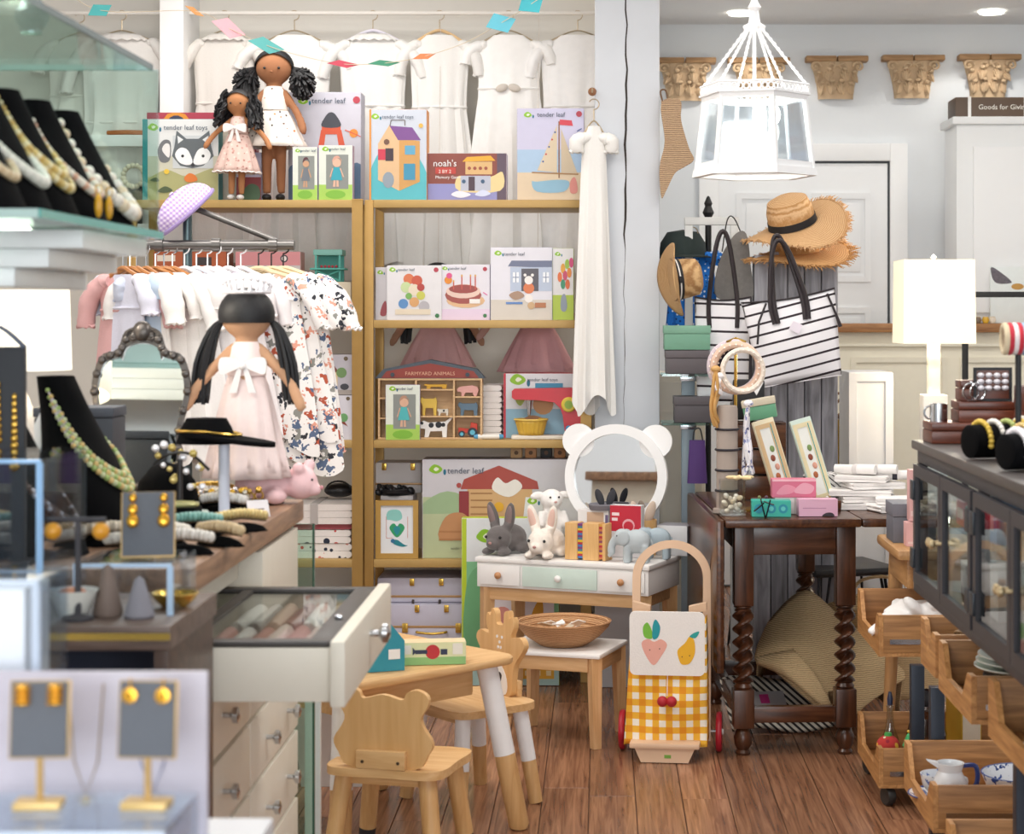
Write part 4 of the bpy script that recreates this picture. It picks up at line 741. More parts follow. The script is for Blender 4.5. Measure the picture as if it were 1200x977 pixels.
    if tiara:
        g = MB()
        for q in range(11): a = PI+PI*q/10; g.tube([(.1*H*math.cos(a), .085*H*math.sin(a), hz+.1*H), (.108*H*math.cos(a), .09*H*math.sin(a), hz+(.125+.03*math.sin(PI*q/10))*H)], [.01*H, .004*H], 6).ell((.108*H*math.cos(a), .09*H*math.sin(a), hz+(.13+.03*math.sin(PI*q/10))*H), .01*H, 7, 5)
        g.tube([(.103*H*math.cos(a), .087*H*math.sin(a), hz+.1*H) for a in [2*PI*k/24 for k in range(24)]], .008*H, 6, True); g.build('tiara', C('#e8e6ea', .3, .3), t)
    return t
TULLE = C('#f5e1dd', .9, bump=.3, sc_=90); PINKT = C('#e2b3b4', .9, bump=.3, sc_=90)
floral = printed('#dfc0b5', ['#c99a90', '#e9d2c6', '#b88a80'], 70, .3)
d1 = doll('rag_doll', 'rag doll with black curls, pink floral dress and bow, seated height smaller one', (PX(277, 6.96), 7.0, SZ[0]+.001), .43, '#b0784e', floral, 'curly', -.15, ((-.75, .2), (.9, .2)), hem=.24, flare=.2, bow=C('#f2e9e6', .8), lace=C('#f5efec', .8), tilt=.03)
d1['label'] = 'rag doll with black curls in a pink floral dress with a big bow'
d1.location.y = 7.03; d1.location.x = PX(277, 7.03)
doll('rag_doll', 'rag doll with black puff bunches in a cream spotted dress', (PX(321, 7.12), 7.125, SZ[0]+.001), .6, '#9d6947', printed('#f0e6db', ['#3a3438', '#c97f5a', '#6d5a52'], 42, .2), 'puffs', .0, ((-.5, .1), (.5, .1)), hem=.34, flare=.2, shoes='#1a191b', bodice=printed('#f0e6db', ['#3a3438', '#c97f5a', '#6d5a52'], 42, .2), seed=5)
dA = doll('rag_doll', 'rag doll with black braids in pink tulle hanging behind the cake box', (PX(513, 7.42), 7.42, SZ[2]+.075), .62, '#b98c72', C('#eab9b9', .9, bump=.3, sc_=90), 'pigtails', 0, ((-.8, .2), (.8, .2)), hem=.3, flare=.23, tulle=True, seed=8, legs=False)
dB = doll('rag_doll', 'pale rag doll in a ruffled dusty pink tulle skirt hanging behind the mixer box', (PX(630, 7.42), 7.42, SZ[2]+.075), .62, '#d3a9a0', C('#e0abb0', .9, bump=.3, sc_=90), 'curly', 0, ((-1.1, .4), (1.1, .4)), hem=.27, flare=.24, tulle=True, seed=9, legs=False)
for q in (dA, dB):
    q.scale = (1, .62, 1); zr = 2.585-q.location.z; MB().tube([(0, .02, .55), (0, .225, zr)], .0012, 5).build('hanging_cord', C('#d9cfc4', .7), q)
# ---------------------------------------------------------------- baby clothes rail
d = 5.6; RZ = PZ(287, d); t = thing('garment_rail', 'grey metal pipe clothes rail with baby clothes, post and brace', 'clothes rail', (PX(235, d), d, 0)); PIPE = C('#6d6a68', .35, .8)
x0, x1 = PX(170, d)-t.location.x, PX(345, d)-t.location.x
MB().tube([(x0, 0, RZ), (x1, 0, RZ)], .0145, 12).build('rail', PIPE, t); MB().tube([(x0+.12, .03, 0), (x0+.12, .03, RZ+.13)], .014, 12).build('post', C('#55656a', .35, .7), t)
MB().tube([(x0+.12, .03, RZ+.12), (x1-.05, .004, RZ+.01)], .009, 10).build('brace', PIPE, t); 
MB().box(x0-.1, x1+.02, -.2, .25, 0, .02, .006).build('base_plate', PIPE, t)
for k in range(3): MB().lathe([(.02, 0), (.02, .025)], 12, MT(x0+.03+k*.17, 0, RZ, ry=PI/2)).build('collar', PIPE, t)
WH = wood('#a5683a', '#c08550', 'X', 10); WP = C('#f0eef0', .4)
LIST = [(152, -1.0, '#dcdceb', WH, 0, 'pale lilac cotton shirt on wooden hanger at the lamp end of the rail'), (160, -.95, '#d9a9a8', WH, 0, 'dusty pink knit top behind the pale blue cardigan'), (168, -.9, '#bfd0e4', WH, 0, 'pale blue cotton cardigan on a wooden hanger'), (179, -.8, '#f1ede9', WH, 1, 'ivory blouse with round collar next to the blue cardigan'), (190, -.7, '#f3efec', WH, 1, 'ivory blouse on light wood hanger, second from the blue cardigan'), (200, -.6, '#cdd4e6', WH, 0, 'powder blue edged white shirt between the ivory blouses'), (210, -.55, '#f4f1ee', WH, 1, 'white collared baby blouse beside the hanging clips'), (224, -.6, '#f5f2f1', WP, 0, 'white baby romper on a white hanger by the mirror'), (238, -.65, '#f1ecec', WP, 0, 'soft white muslin dress under the gingham cap'), (251, -.7, '#d9c8e2', WP, 0, 'lavender baby dress in the middle of the rail'), (262, -.7, '#f3eff0', WP, 1, 'white frilled baby dress beside the lavender one'), (275, -.75, '#efe8ea', WP, 0, 'white knitted baby cardigan behind the tiara doll'), (290, -.7, '#f2eef0', WP, 0, 'white lace baby jacket before the floral clothes')]
for i, (px, rz, c, hm, col_, lb) in enumerate(LIST):
    h = .5+.04*math.sin(i*2.1)
    garment('baby_dress', lb, (PX(px, d)-.02, d+.0, RZ+.012), rz+.3+.25*math.sin(i*1.7), .115+.02*math.sin(i*3.1), h, 1.25 if i < 7 else 1.5, cloth(c, 200, .3, .04), .1+.05*math.sin(i*2.3), .95, hook=STEEL if hm is WH else WP, hanger=hm, group='plain baby clothes on the rail', seed=20+i, thick=.015, folds=7, collar=cloth('#f6f4f2') if col_ else None, waist=.2)
FL = printed('#f2efee', ['#b5573f', '#2e3038', '#e0a08c', '#5a6b8a', '#f2efee', '#8f8f8a', '#f2efee'], 34, .46, warp=2.2)
for i, (px, rz, lb, L) in enumerate(((303, -.55, 'white baby romper with rust and black floral print, nearest the white lace jacket', .5), (318, -.5, 'floral print baby shirt with maroon neck label on a tan hanger', .46), (332, -.45, 'rust floral print baby dress at the shelf end of the rail', .56))):
    g = garment('floral_dress', lb, (PX(px, d), d, RZ+.012), rz+.25, .15, L, 1.3, FL, .17, .8, hook=C('#3a3634', .3, .8), hanger=C('#d8c29c', .5), group='floral baby clothes on the rail', seed=40+i, thick=.018, folds=7, waist=.15)
# gingham cap on the rail end
t = thing('gingham_cap', 'lilac gingham baby cap resting on the clothes rail post', 'cap', (x0+.12+PX(235, d), d+.03, RZ+.1), rot=(.1, -.75, .3))
LG = gingham('#e9def0', '#cdb6e0', '#b094cf', 90); MB().grid(lambda u, v: (.1*math.sin(PI/2*v+.05)*math.cos(2*PI*u)*(1+.03*math.sin(16*PI*u)), .07*math.sin(PI/2*v+.05)*math.sin(2*PI*u), .07*math.cos(PI/2*v)), 48, 8, True).build('crown', LG, t, solid=.002)
MB().tube([(.1*math.cos(q), .07*math.sin(q), 0) for q in [2*PI*k/36 for k in range(36)]], .006, 8, True).build('brim_band', cloth('#9b86b8'), t); MB().ell((0, 0, .072), (.008, .008, .004), 10, 6).build('button', LG, t)
# ---------------------------------------------------------------- dark oak drop-leaf table
OAK = wood('#2c180e', '#5a3520', 'Z', 5, .28, 10); OAKX = wood('#341d12', '#653c24', 'X', 4, .25, 10); OAKY = wood('#341d12', '#60391f', 'Y', 4, .25, 10)
t = thing('drop_leaf_table', 'dark oak drop-leaf table with barley-twist legs', 'table', (.602, 5.83, 0), R(3))
def twist_leg(x, y):
    g = MB(); g.box(x-.03, x+.03, y-.03, y+.03, .465, .712, .004); g.box(x-.032, x+.032, y-.032, y+.032, .085, .205, .004)
    g.lathe([(.026, .205), (.03, .212), (.024, .222), (.028, .228)], 16, MT(x, y)); g.lathe([(.028, .448), (.022, .455), (.03, .46), (.026, .466)], 16, MT(x, y))
    g.grid(lambda u, v: (x+(.022+.012*math.cos(2*(2*PI*u)-v*34))*math.cos(2*PI*u), y+(.022+.012*math.cos(2*(2*PI*u)-v*34))*math.sin(2*PI*u), .226+.224*v), 20, 90, True)
    g.lathe([(.014, .085), (.02, .08), (.03, .055), (.026, .03), (.018, .016), (.024, .008), (.022, 0)], 16, MT(x, y)); return g.build('leg', OAK, t)
for y in (.03, .8):
    for x in (-.16, .16): twist_leg(x, y)
for y in (.03, .8):
    MB().box(-.13, .13, y-.012, y+.012, .622, .712, .003).build('apron', OAKX, t); MB().box(-.128, .128, y-.016, y+.016, .1, .15, .003).build('stretcher', OAKX, t)
for x in (-.16, .16):
    MB().box(x-.012, x+.012, .06, .77, .622, .712, .003).build('apron', OAKY, t); MB().box(x-.016, x+.016, .062, .768, .1, .15, .003).build('stretcher', OAKY, t)
MB().box(-.225, .2, -.045, .875, .7125, .74, .008).build('table_top', OAKY, t)
MB().box(.2015, .46, -.045, .875, .7125, .74, .008).build('raised_leaf', OAKY, t)
MB().box(-.252, -.227, -.045, .875, .265, .737, .008).build('dropped_leaf', OAKY, t)
TZ = .7405
# ---------------------------------------------------------------- children's dressing table
VW, VD, VZ = .656, .33, .52; VC = (-.081, 6.628, 0)
WT = C('#efece9', .4, var=.02); BEECH = wood('#c79a68', '#dcb486', 'Z', 6); BEECHX = wood('#c79a68', '#dcb486', 'X', 6); MINT = C('#cfe0d6', .45)
t = thing('dressing_table', "child's white dressing table with three drawers and beech legs", 'dressing table', VC, R(-22))
MB().box(-VW/2, VW/2, -VD/2, VD/2, VZ-.018, VZ, .006).build('table_top', WT, t)
MB().box(-VW/2+.006, VW/2-.006, -VD/2+.008, VD/2-.008, VZ-.105, VZ-.0185, .003).build('drawer_case', WT, t)
for i, (a, b_, m) in enumerate(((-.31, -.155, WT), (-.145, .135, MINT), (.145, .31, WT))):
    dw = MB().box(a, b_, -VD/2+.001, -VD/2+.0078, VZ-.095, VZ-.026, .002).build('drawer', m, t); MB().lathe([(.004, 0), (.004, .006), (.012, .01), (.012, .016), (.006, .021), (0, .022)], 14, MT((a+b_)/2, -VD/2+.001, VZ-.06, rx=PI/2)).build('knob', C('#c08a5c', .4) if i != 1 else WT, dw)
MB().box(-VW/2+.05, VW/2-.05, -VD/2+.02, -VD/2+.04, VZ-.15, VZ-.1055, .002).build('rail', BEECHX, t); MB().box(-VW/2+.05, VW/2-.05, VD/2-.04, VD/2-.02, VZ-.15, VZ-.1055, .002).build('rail', BEECHX, t)
for sx in (-1, 1):
    MB().box(sx*(VW/2-.046), sx*(VW/2-.026), -VD/2+.045, VD/2-.045, VZ-.15, VZ-.1055, .002).build('side_rail', BEECHX, t)
    for sy in (-1, 1): MB().tube([(sx*(VW/2-.035), sy*(VD/2-.035), VZ-.106), (sx*(VW/2-.028), sy*(VD/2-.028), 0)], [.03, .021], 4).build('leg', BEECH, t)
t = thing('bear_mirror', 'round white framed vanity mirror with bear ears', 'mirror', (VC[0]+.07*.927+.09*.375+.03, VC[1]-.07*.375+.09*.927+.02, VZ+.0005), rot=(R(-4), 0, R(-14)))
mz = .27; MB().ring(circ(0, mz, .188, 48), circ(0, mz, .154, 48), -.012, .012).build('frame', C('#f4f4f4', .35, var=.01), t)
for sx in (-1, 1): MB().prism(circ(sx*.142, mz+.128, .06, 28), -.0, .014).build('ear', C('#f4f4f4', .35, var=.01), t)
MB().prism(circ(0, mz, .156, 48), .002, .006).build('mirror_glass', C('#d6d8d9', .02, 1.0, var=.01), t); MB().prism(circ(0, mz, .157, 48), .0062, .011).build('backing', WT, t)
MB().box(-.12, .12, -.03, .03, 0, .016, .006).build('stand_foot', WT, t); MB().box(-.02, .02, -.006, .011, .014, .085, .003).build('stand_neck', WT, t)
# plush animals on the dressing table
def bunny(label, loc, rz, c, inner, s=1.0):
    t = thing('plush_bunny', label, 'plush toy', loc, rz, 'plush bunnies'); M = C(c, .95, var=.18, sc_=60, bump=.6, sheen=.3); g = MB(); q = s
    g.ell((0, .03*q, .052*q), (.058*q, .075*q, .05*q)); g.ell((0, -.045*q, .058*q), (.046*q, .048*q, .044*q)); g.ell((0, -.08*q, .042*q), (.028*q, .024*q, .022*q))
    for sx in (-1, 1):
        g.ell((sx*.033*q, -.06*q, .013*q), (.018*q, .038*q, .013*q)); g.ell((sx*.05*q, .04*q, .02*q), (.02*q, .045*q, .02*q))
        g.ell((sx*.034*q, -.025*q, .13*q), (.022*q, .012*q, .058*q), rot=(.15, sx*.22, 0)); g.tube([(sx*.022*q, -.03*q, .085*q), (sx*.03*q, -.027*q, .11*q)], [.016*q, .018*q], 8)
    g.ell((0, .105*q, .05*q), .02*q); g.build('body', M, t, fuse=.0045*q)
    for sx in (-1, 1):
        MB().ell((sx*.0355*q, -.035*q, .132*q), (.013*q, .006*q, .044*q), 10, 8, rot=(.15, sx*.22, 0)).build('inner_ear', C(inner, .9), t)
        MB().ell((sx*.029*q, -.083*q, .065*q), .0055*q, 8, 6).build('eye', C('#1a1718', .2), t)
    MB().ell((0, -.1035*q, .046*q), (.007*q, .004*q, .005*q), 8, 6).build('nose', C('#b98a84', .7), t)
    return t
bunny('grey plush bunny on the white dressing table', (PX(592, 6.68), 6.69, VZ+.001), -.5, '#66605f', '#8d7a78', 1.0)
bunny('cream plush bunny with pink inner ears on the dressing table', (PX(639, 6.57), 6.58, VZ+.001), -.35, '#f0e5da', '#e8c4b6', 1.0)
t = thing('plush_lamb', 'white plush lamb standing upright beside the bear mirror', 'plush toy', (PX(646, 6.76), 6.76, VZ+.001), .3); g = MB()
g.ell((0, 0, .085), (.045, .04, .075)); g.ell((0, -.005, .185), (.042, .04, .038)); g.ell((0, -.04, .178), (.022, .02, .02)); g.tube([(0, 0, .14), (0, 0, .17)], .03, 10)
for sx in (-1, 1): g.ell((sx*.055, 0, .2), (.026, .012, .014), rot=(0, sx*.3, 0)); g.ell((sx*.03, -.035, .015), (.02, .034, .016)); g.tube([(sx*.035, -.01, .14), (sx*.05, -.035, .09)], [.018, .014], 8)
g.build('body', C('#f2eeea', .95, var=.08, sc_=70, bump=.6), t, fuse=.0045)
for sx in (-1, 1): MB().ell((sx*.016, -.045, .196), .004, 8, 6).build('eye', C('#1a1718', .2), t)
MB().ell((0, -.06, .18), (.006, .003, .004), 8, 6).build('nose', C('#c79a92', .7), t)
t = thing('rainbow_block_puzzle', 'beech block puzzle with stacked rainbow coloured inserts', 'toy', (PX(688, 6.49), 6.52, VZ+.001), R(-22)); BL = wood('#d5a468', '#e3b87c', 'Z', 7)
MB().box(-.072, -.025, -.03, .03, 0, .128, .003).build('block', BL, t); MB().box(-.006, .055, -.03, .03, 0, .128, .003).build('block', BL, t); MB().box(.068, .08, -.03, .03, 0, .128, .003).build('block', BL, t)
MB().box(-.074, .082, .012, .03, -.0, .006).build('base', BL, t)
for j in range(15): MB().box(-.0245, -.0065, -.026, .012, .006+j*.008, .0135+j*.008).build('rainbow_bar', C(('#4a79b5', '#b5303c', '#e2c132', '#4f7f8f', '#7a3a7a')[j % 5], .5), t); MB().box(.0555, .0675, -.026, .012, .006+j*.008, .0135+j*.008).build('rainbow_bar', C(('#c97a4a', '#b5303c', '#d8a04a', '#8a4a5f')[j % 4], .5), t)
for i, (px, d, s, c, lb) in enumerate(((743, 6.44, 1.0, '#b9c2c6', 'pale grey wooden elephant in front on the dressing table'), (768, 6.54, .95, '#a9b9c2', 'blue grey wooden elephant partly behind the pale one'))):
    t = thing('toy_elephant', lb, 'toy', (PX(px, d), d, VZ+.001), R(-12), 'toy elephants'); g = MB(); g.ell((.01*s, 0, .072*s), (.05*s, .03*s, .042*s)); g.ell((-.042*s, 0, .085*s), (.03*s, .026*s, .03*s)); g.tube(curve3([(-.065*s, 0, .08*s), (-.078*s, 0, .055*s), (-.08*s, 0, .03*s), (-.09*s, 0, .018*s)], 4), [.014*s]*9+[.008*s]*4, 10)
    for x in (-.022, .042):
        for y in (-.015, .015): g.tube([(x*s, y*s, .06*s), (x*s, y*s, 0)], .014*s, 10)
    g.build('body', C(c, .6), t, fuse=.004)
    for sy in (-1, 1): MB().ell((-.032*s, sy*.028*s, .085*s), (.022*s, .005*s, .026*s), 12, 8).build('ear', C(c, .6, var=.1), t)
    MB().tube([(.058*s, 0, .08*s), (.068*s, 0, .055*s)], [.004*s, .002*s], 6).build('tail', C(c, .6), t); MB().ell((-.055*s, -.024*s, .092*s), .003, 6, 5).build('eye', C('#222222', .3), t)
carton('red_box', 'white carton with red top panel standing before the bear mirror', 714, 589, 752, 650, 6.565, .04, '#e4e2e4', '#d9d6d8', lambda A: (A.rect(0, .5, 1, 1, '#c2273c'), A.rect(.06, .8, .3, .86, '#f1d9dc'), A.rect(.06, .7, .25, .76, '#f1d9dc'), A.dot(.6, .62, .2, '#e7aab2'), A.dot(.6, .6, .16, '#c2273c')), rz=R(-18), z0=VZ+.001)
carton('white_carton', 'plain white carton behind the rainbow block puzzle', 676, 596, 714, 650, 6.61, .05, '#e9e6e4', '#dedbd8', lambda A: (A.rect(.3, .55, .85, .95, '#cfb094'), A.rect(.9, .1, 1, .9, '#6a5f80')), rz=R(-20), z0=VZ+.001)
carton('grey_carton', 'flat grey and white carton at the far end of the dressing table', 769, 620, 806, 655, 6.62, .1, '#d9dadc', '#9a98a0', rz=R(-20), z0=VZ+.001)
t = thing('ear_basket', 'felt bowl with two grey bunny ears in front of the mirror', 'bowl', (PX(705, 6.63)+.02, 6.655, VZ+.145)); 
MB().lathe([(0, 0), (.045, .002), (.05, .02), (.046, .024), (0, .012)], 18).build('bowl', C('#77757c', .9, bump=.3), t)
for sx in (-1, 1): MB().ell((sx*.02+.01, 0, .045), (.014, .006, .032), 10, 8, rot=(0, sx*.35, 0)).build('ear', C('#3a3a40', .9, bump=.3), t)
t['label'] = 'grey felt bowl with two dark bunny ears before the mirror'; t.location = (PX(706, 6.62), 6.625, PZ(598, 6.625)+.001)
t = thing('ear_cup', 'wooden cup with two beige bunny ears before the mirror', 'cup', (PX(757, 6.6), 6.64, VZ+.001)); MB().lathe([(0, 0), (.036, 0), (.04, .125), (.035, .125), (.033, .01), (0, .01)], 20).build('cup', BL, t)
for sx in (-1, 1): MB().ell((sx*.026-.01, 0, .15), (.017, .007, .042), 10, 8, rot=(0, sx*.3, 0)).build('ear', C('#cbb7a6', .9, bump=.3), t)
# carton with lime edge behind the dressing table
def art_troll(A):
    A.rect(0, 0, .05, 1, '#b9cf2b'); A.rect(.05, 0, 1, .74, '#7fbf8f'); A.rect(.05, .0, 1, .3, '#a9c9c4'); A.blob([(.05, .6), (.2, .72), (.4, .68), (.45, .3), (.05, .2)], '#6fae7c'); A.logo(.25, .89, .1); A.rect(.3, .26, .95, .56, '#e9e3ea'); A.dot(.42, .42, .09, '#e39a8f'); A.blob([(.7, .36), (.74, .46), (.82, .52), (.84, .42), (.8, .33), (.72, .32)], '#dba021'); A.rect(.3, .04, .95, .26, '#e2a82a')
    for a in range(6):
        for b in range(3): A.rect(.32+a*.11, .06+b*.07, .37+a*.11, .09+b*.07, '#f2dfae')
carton('trolley_carton', 'tall green toy carton with lime edge leaning by the dressing table', 541, 612, 655, 808, 6.93, .055, '#dfe3e4', '#b9cf2b', art_troll, z0=.002)
# ---------------------------------------------------------------- stool and basket
t = thing('childs_stool', 'low white topped stool with beech legs under the basket', 'stool', (-.125, 6.1, 0), R(-18)); SH = .3
MB().box(-.175, .175, -.15, .15, SH-.016, SH, .007).build('seat', WT, t)
for s in (-1, 1):
    MB().box(-.13, .13, s*.13-.009, s*.13+.009, SH-.06, SH-.0165, .002).build('rail', BEECHX, t); MB().box(s*.155-.009, s*.155+.009, -.11, .11, SH-.06, SH-.0165, .002).build('rail', wood('#c79a68', '#dcb486', 'Y', 6), t)
    for s2 in (-1, 1): MB().tube([(s*.148, s2*.125, SH-.0165), (s*.155, s2*.132, 0)], [.026, .019], 4).build('leg', BEECH, t)
t = thing('shallow_basket', 'shallow coiled straw basket on the child\'s stool', 'basket', (PX(660, 6.1), 6.09, SH+.001)); ST = straw('#9a6a42', '#cfa377', 60)
MB().lathe([(0, 0), (.075, .0), (.12, .03), (.15, .062), (.157, .078), (.15, .08), (.142, .066), (.112, .036), (.07, .008), (0, .006)], 40).build('bowl', ST, t)
for k in range(4): MB().tube([((.09+.019*k)*math.cos(a), (.09+.019*k)*math.sin(a), .014+.017*k+.006) for a in [2*PI*q/40 for q in range(40)]], .005, 6, True).build('coil', ST, t)
rr = random.Random(4)
for i in range(7):
    a = i*.9; MB().box(-.022, .022, -.015, .015, 0, .003).build('paper_tag', C(('#efe9e2', '#c9b7a0', '#f1efec')[i % 3], .7), None, loc=(t.location.x+.07*math.cos(a)*(.5+.1*i), t.location.y+.05*math.sin(a), SH+.052+.004*i), rot=(rr.uniform(-.5, .5), rr.uniform(-.5, .5), a)); tag(COL.objects[-1], ('cream', 'tan', 'white')[i % 3]+' paper swing tag '+('flat at the bottom', 'lying near the rim', 'tilted in the middle', 'resting on another tag', 'leaning on the coils', 'curled beside the heap', 'on top of the heap')[i]+' of the coiled basket', 'tag', 'paper tags in the basket')
# ---------------------------------------------------------------- toy shopping trolley
d = 5.86; t = thing('toy_shopping_trolley', 'toy shopping trolley with yellow gingham bag and arched wooden handle', 'toy trolley', (PX(785, d), d, 0), R(-6)); HW = C('#dcb999', .5, var=.05)
zc = PZ(680, d); path_o = [(.125, .035)]+[(.125*math.cos(a), zc+.118*math.sin(a)) for a in [PI*k/20 for k in range(21)]]+[(-.125, .035)]; path_i = [(.099, .035)]+[(.099*math.cos(a), zc+.092*math.sin(a)) for a in [PI*k/20 for k in range(21)]]+[(-.099, .035)]
T = MT(y=.03, rx=R(-6))
g = MB(); n = len(path_o); vs = [(x, y, z) for y in (0, .02) for (x, z) in path_o]+[(x, y, z) for y in (0, .02) for (x, z) in path_i]; fs = []
for i in range(n-1): fs += [(i, i+1, 2*n+i+1, 2*n+i), (n+i, 3*n+i, 3*n+i+1, n+i+1), (i, n+i, n+i+1, i+1), (2*n+i, 2*n+i+1, 3*n+i+1, 3*n+i)]
g.add(vs, fs, T); g.build('handle_frame', HW, t)
GG = gingham('#f7f1e2', '#f2b83a', '#e8961f', 24)
MB().grid(lambda u, v: ((-.115+.23*u)*(1+.12*v)-.008*v*v, -.055-.035*math.sin(PI*v)*(1-(2*u-1)**2*.6)-.03*v+.006*math.sin(v*9+u*7), .43-.385*v+.006*math.sin(u*6)*v), 24, 28).build('bag_front', GG, t, solid=.004)
MB().grid(lambda u, v: (.115*(1+.12*v)-.008*v*v, -.055-.03*v+(.085+.03*v)*u, .43-.385*v), 6, 16).build('bag_side', GG, t, solid=.003); MB().grid(lambda u, v: (-.115*(1+.12*v)-.008*v*v, -.055-.03*v+(.085+.03*v)*u, .43-.385*v), 6, 16).build('bag_side', GG, t, solid=.003)
fz0, fz1 = PZ(780, d), PZ(706, d); fw = .115
fl = MB(); pl = rrect(-fw, fw, fz0, fz1, .018); fl.prism(pl, -.1, -.094, MT(rx=R(4), z=.0)); fo = fl.build('flap', cloth('#f3efea'), t)
A = Art(2*fw, fz1-fz0, y=-.1006); A.blob([(.16, .5), (.24, .57), (.33, .53), (.42, .57), (.5, .48), (.42, .3), (.32, .16), (.22, .3)], '#efb0a0'); A.blob([(.18, .75), (.24, .83), (.3, .7), (.3, .58), (.2, .6)], '#7cc043'); A.blob([(.31, .58), (.31, .78), (.35, .88), (.41, .76), (.38, .6)], '#1f9aa5'); A.blob([(.66, .25), (.64, .4), (.74, .52), (.8, .62), (.86, .56), (.87, .36), (.8, .2), (.7, .18)], '#f0b62a'); A.blob([(.8, .62), (.86, .68), (.93, .7), (.88, .6)], '#2aa5a0')
for (u, v) in ((.27, .4), (.4, .42), (.7, .3), (.8, .32)): A.dot(u, v, .008, '#5a3a30')
ao = A.build(fo, 'printed_fruit'); ao.rotation_euler = (R(4), 0, 0); ao.location = (0, -fz0*math.sin(R(4)), fz0*math.cos(R(4)))
MB().tube([(0, -.097, fz0+.005), (.0, -.115, fz0-.03), (.0, -.122, fz0-.07)], .0018, 5).build('cherry_cord', C('#e9d9cf', .8), t)
for sx in (-1, 1): MB().ell((sx*.014, -.13, fz0-.085), .0165, 14, 10).build('cherry', C('#b3202c', .6, bump=.3), t)
MB().box(-.115, .1, -.14, .03, .045, .062, .006).build('base_board', HW, t); MB().prism([(-.1, .046), (.085, .046), (.065, .002), (-.08, .002)], -.13, -.116).build('foot_board', HW, t); MB().box(-.008, .012, -.1312, -.1302, .016, .026).build('leaf_mark', C('#6f9f3a', .5), t)
for sx in (-1, 1):
    w_ = MB().lathe([(0, -.009), (.058, -.009), (.062, -.004), (.062, .004), (.058, .009), (0, .009)], 28, MT(sx*.152, .045, .0625, ry=PI/2)).build('wheel', C('#b01f30', .4), t); MB().lathe([(0, .009), (.01, .009), (.008, .014), (0, .014)], 12, MT(sx*.152, .045, .0625, ry=sx*PI/2)).build('hub', C('#e2ddd8', .4), w_)
MB().tube([(-.15, .045, .0625), (.15, .045, .0625)], .006, 8).build('axle', STEEL, t)
MB().prism([(.06, .44), (.115, .45), (.115, .475), (.06, .462)], -.02, .012).build('top_block', HW, t); MB().prism([(-.115, .45), (-.06, .44), (-.06, .462), (-.115, .475)], -.02, .012).build('top_block', HW, t)
# ---------------------------------------------------------------- activity table and animal chairs
KB = wood('#cfa068', '#e2ba86', 'X', 5); KV = wood('#c4945c', '#dab07a', 'Z', 5); SOCK = C('#2e2c30', .6); KWH = C('#efedec', .45)
t = thing('childs_table', 'low birch activity table with white dipped legs', 'table', (-.64, 5.0, 0), R(45))
g = MB(); pr = rrect(-.3, .3, -.3, .3, .05, 8); g.add([(x, y, z) for z in (.442, .446, .458, .462) for (x, y) in [(a*(1-.01*(z in (.442, .462))), b_*(1-.01*(z in (.442, .462)))) for a, b_ in pr]], [[k*len(pr)+i, k*len(pr)+(i+1) % len(pr), (k+1)*len(pr)+(i+1) % len(pr), (k+1)*len(pr)+i] for k in range(3) for i in range(len(pr))]+[list(range(len(pr)))[::-1], [3*len(pr)+i for i in range(len(pr))]]); g.build('table_top', KB, t)
for s in (-1, 1): MB().box(-.2, .2, s*.21-.01, s*.21+.01, .36, .4415, .002).build('apron', KB, t); MB().box(s*.21-.01, s*.21+.01, -.199, .199, .36, .4415, .002).build('apron', KB, t)
for sx in (-1, 1):
    for sy in (-1, 1):
        lg = MB().tube([(sx*.235, sy*.235, .4415), (sx*.27, sy*.27, .2)], .0285, 18).build('leg', KWH, t); MB().tube([(sx*.27, sy*.27, .1998), (sx*.297, sy*.297, .012), (sx*.297, sy*.297, .002)], [.0284, .0275, .022], 18).build('leg_tip', KV, lg)
def kid_chair(label, loc, rz, half, upper, lower, face=None, front_sock=False, thin=1.0):
    t = thing('animal_chair', label, 'chair', loc, rz, 'animal back chairs'); SHt = .285
    g = MB(); pr = smoothpath([(-.135, -.125), (0, -.13), (.135, -.125), (.15, 0), (.14, .125), (0, .135), (-.14, .125), (-.15, 0)], 5); n = len(pr); g.add([(x, y, z) for z in (SHt-.02, SHt) for x, y in pr], [[i, (i+1) % n, n+(i+1) % n, n+i] for i in range(n)]+[list(range(n))[::-1], [n+i for i in range(n)]]); g.build('seat', KB, t)
    MB().box(-.09, .09, -.1, -.07, SHt-.045, SHt-.0205, .002).build('seat_brace', KB, t); MB().box(-.09, .09, .07, .1, SHt-.045, SHt-.0205, .002).build('seat_brace', KB, t)
    pts = smoothpath(half+[(-x, z) for x, z in half[::-1] if x > 0], 3); MB().prism([(x, z+SHt-.001) for x, z in pts], -.118, -.1, MT(rx=0)).build('backrest', wood('#d0a066', '#e0b67f', 'Z', 3), t)
    br = MB().box(-.062, .062, -.135, -.1185, SHt+.0005, SHt+.045, .003).build('back_block', KB, t)
    for sx in (-1, 1): MB().lathe([(0, 0), (.004, 0), (.004, .002), (0, .002)], 8, MT(sx*.045, -.135, SHt+.018, rx=PI/2)).build('screw', C('#4a3a2a', .4), br)
    for sx in (-1, 1):
        for sy in (-1, 1):
            a, b_ = Vector((sx*.105, sy*.095, SHt-.0205)), Vector((sx*.138, sy*.128, .002)); sock = upper is None; f = .72 if sock else .55; m_ = a.lerp(b_, f)
            lg = MB().tube([a, m_], [.0225, .0215], 16).build('leg', upper or KV, t)
            if not sock or (sy > 0) == front_sock: MB().tube([m_, b_], [.0214, .0195], 16).build('leg_tip', lower, lg)
            else: MB().tube([m_, b_], [.0214, .0195], 16).build('leg_tip', KV, lg)
    if face: face(t, SHt)
    return t
BEARH = [(0, .177), (.049, .166), (.061, .183), (.087, .191), (.113, .177), (.114, .154), (.097, .125), (.104, .1), (.125, .066), (.113, .036), (.078, 0)]
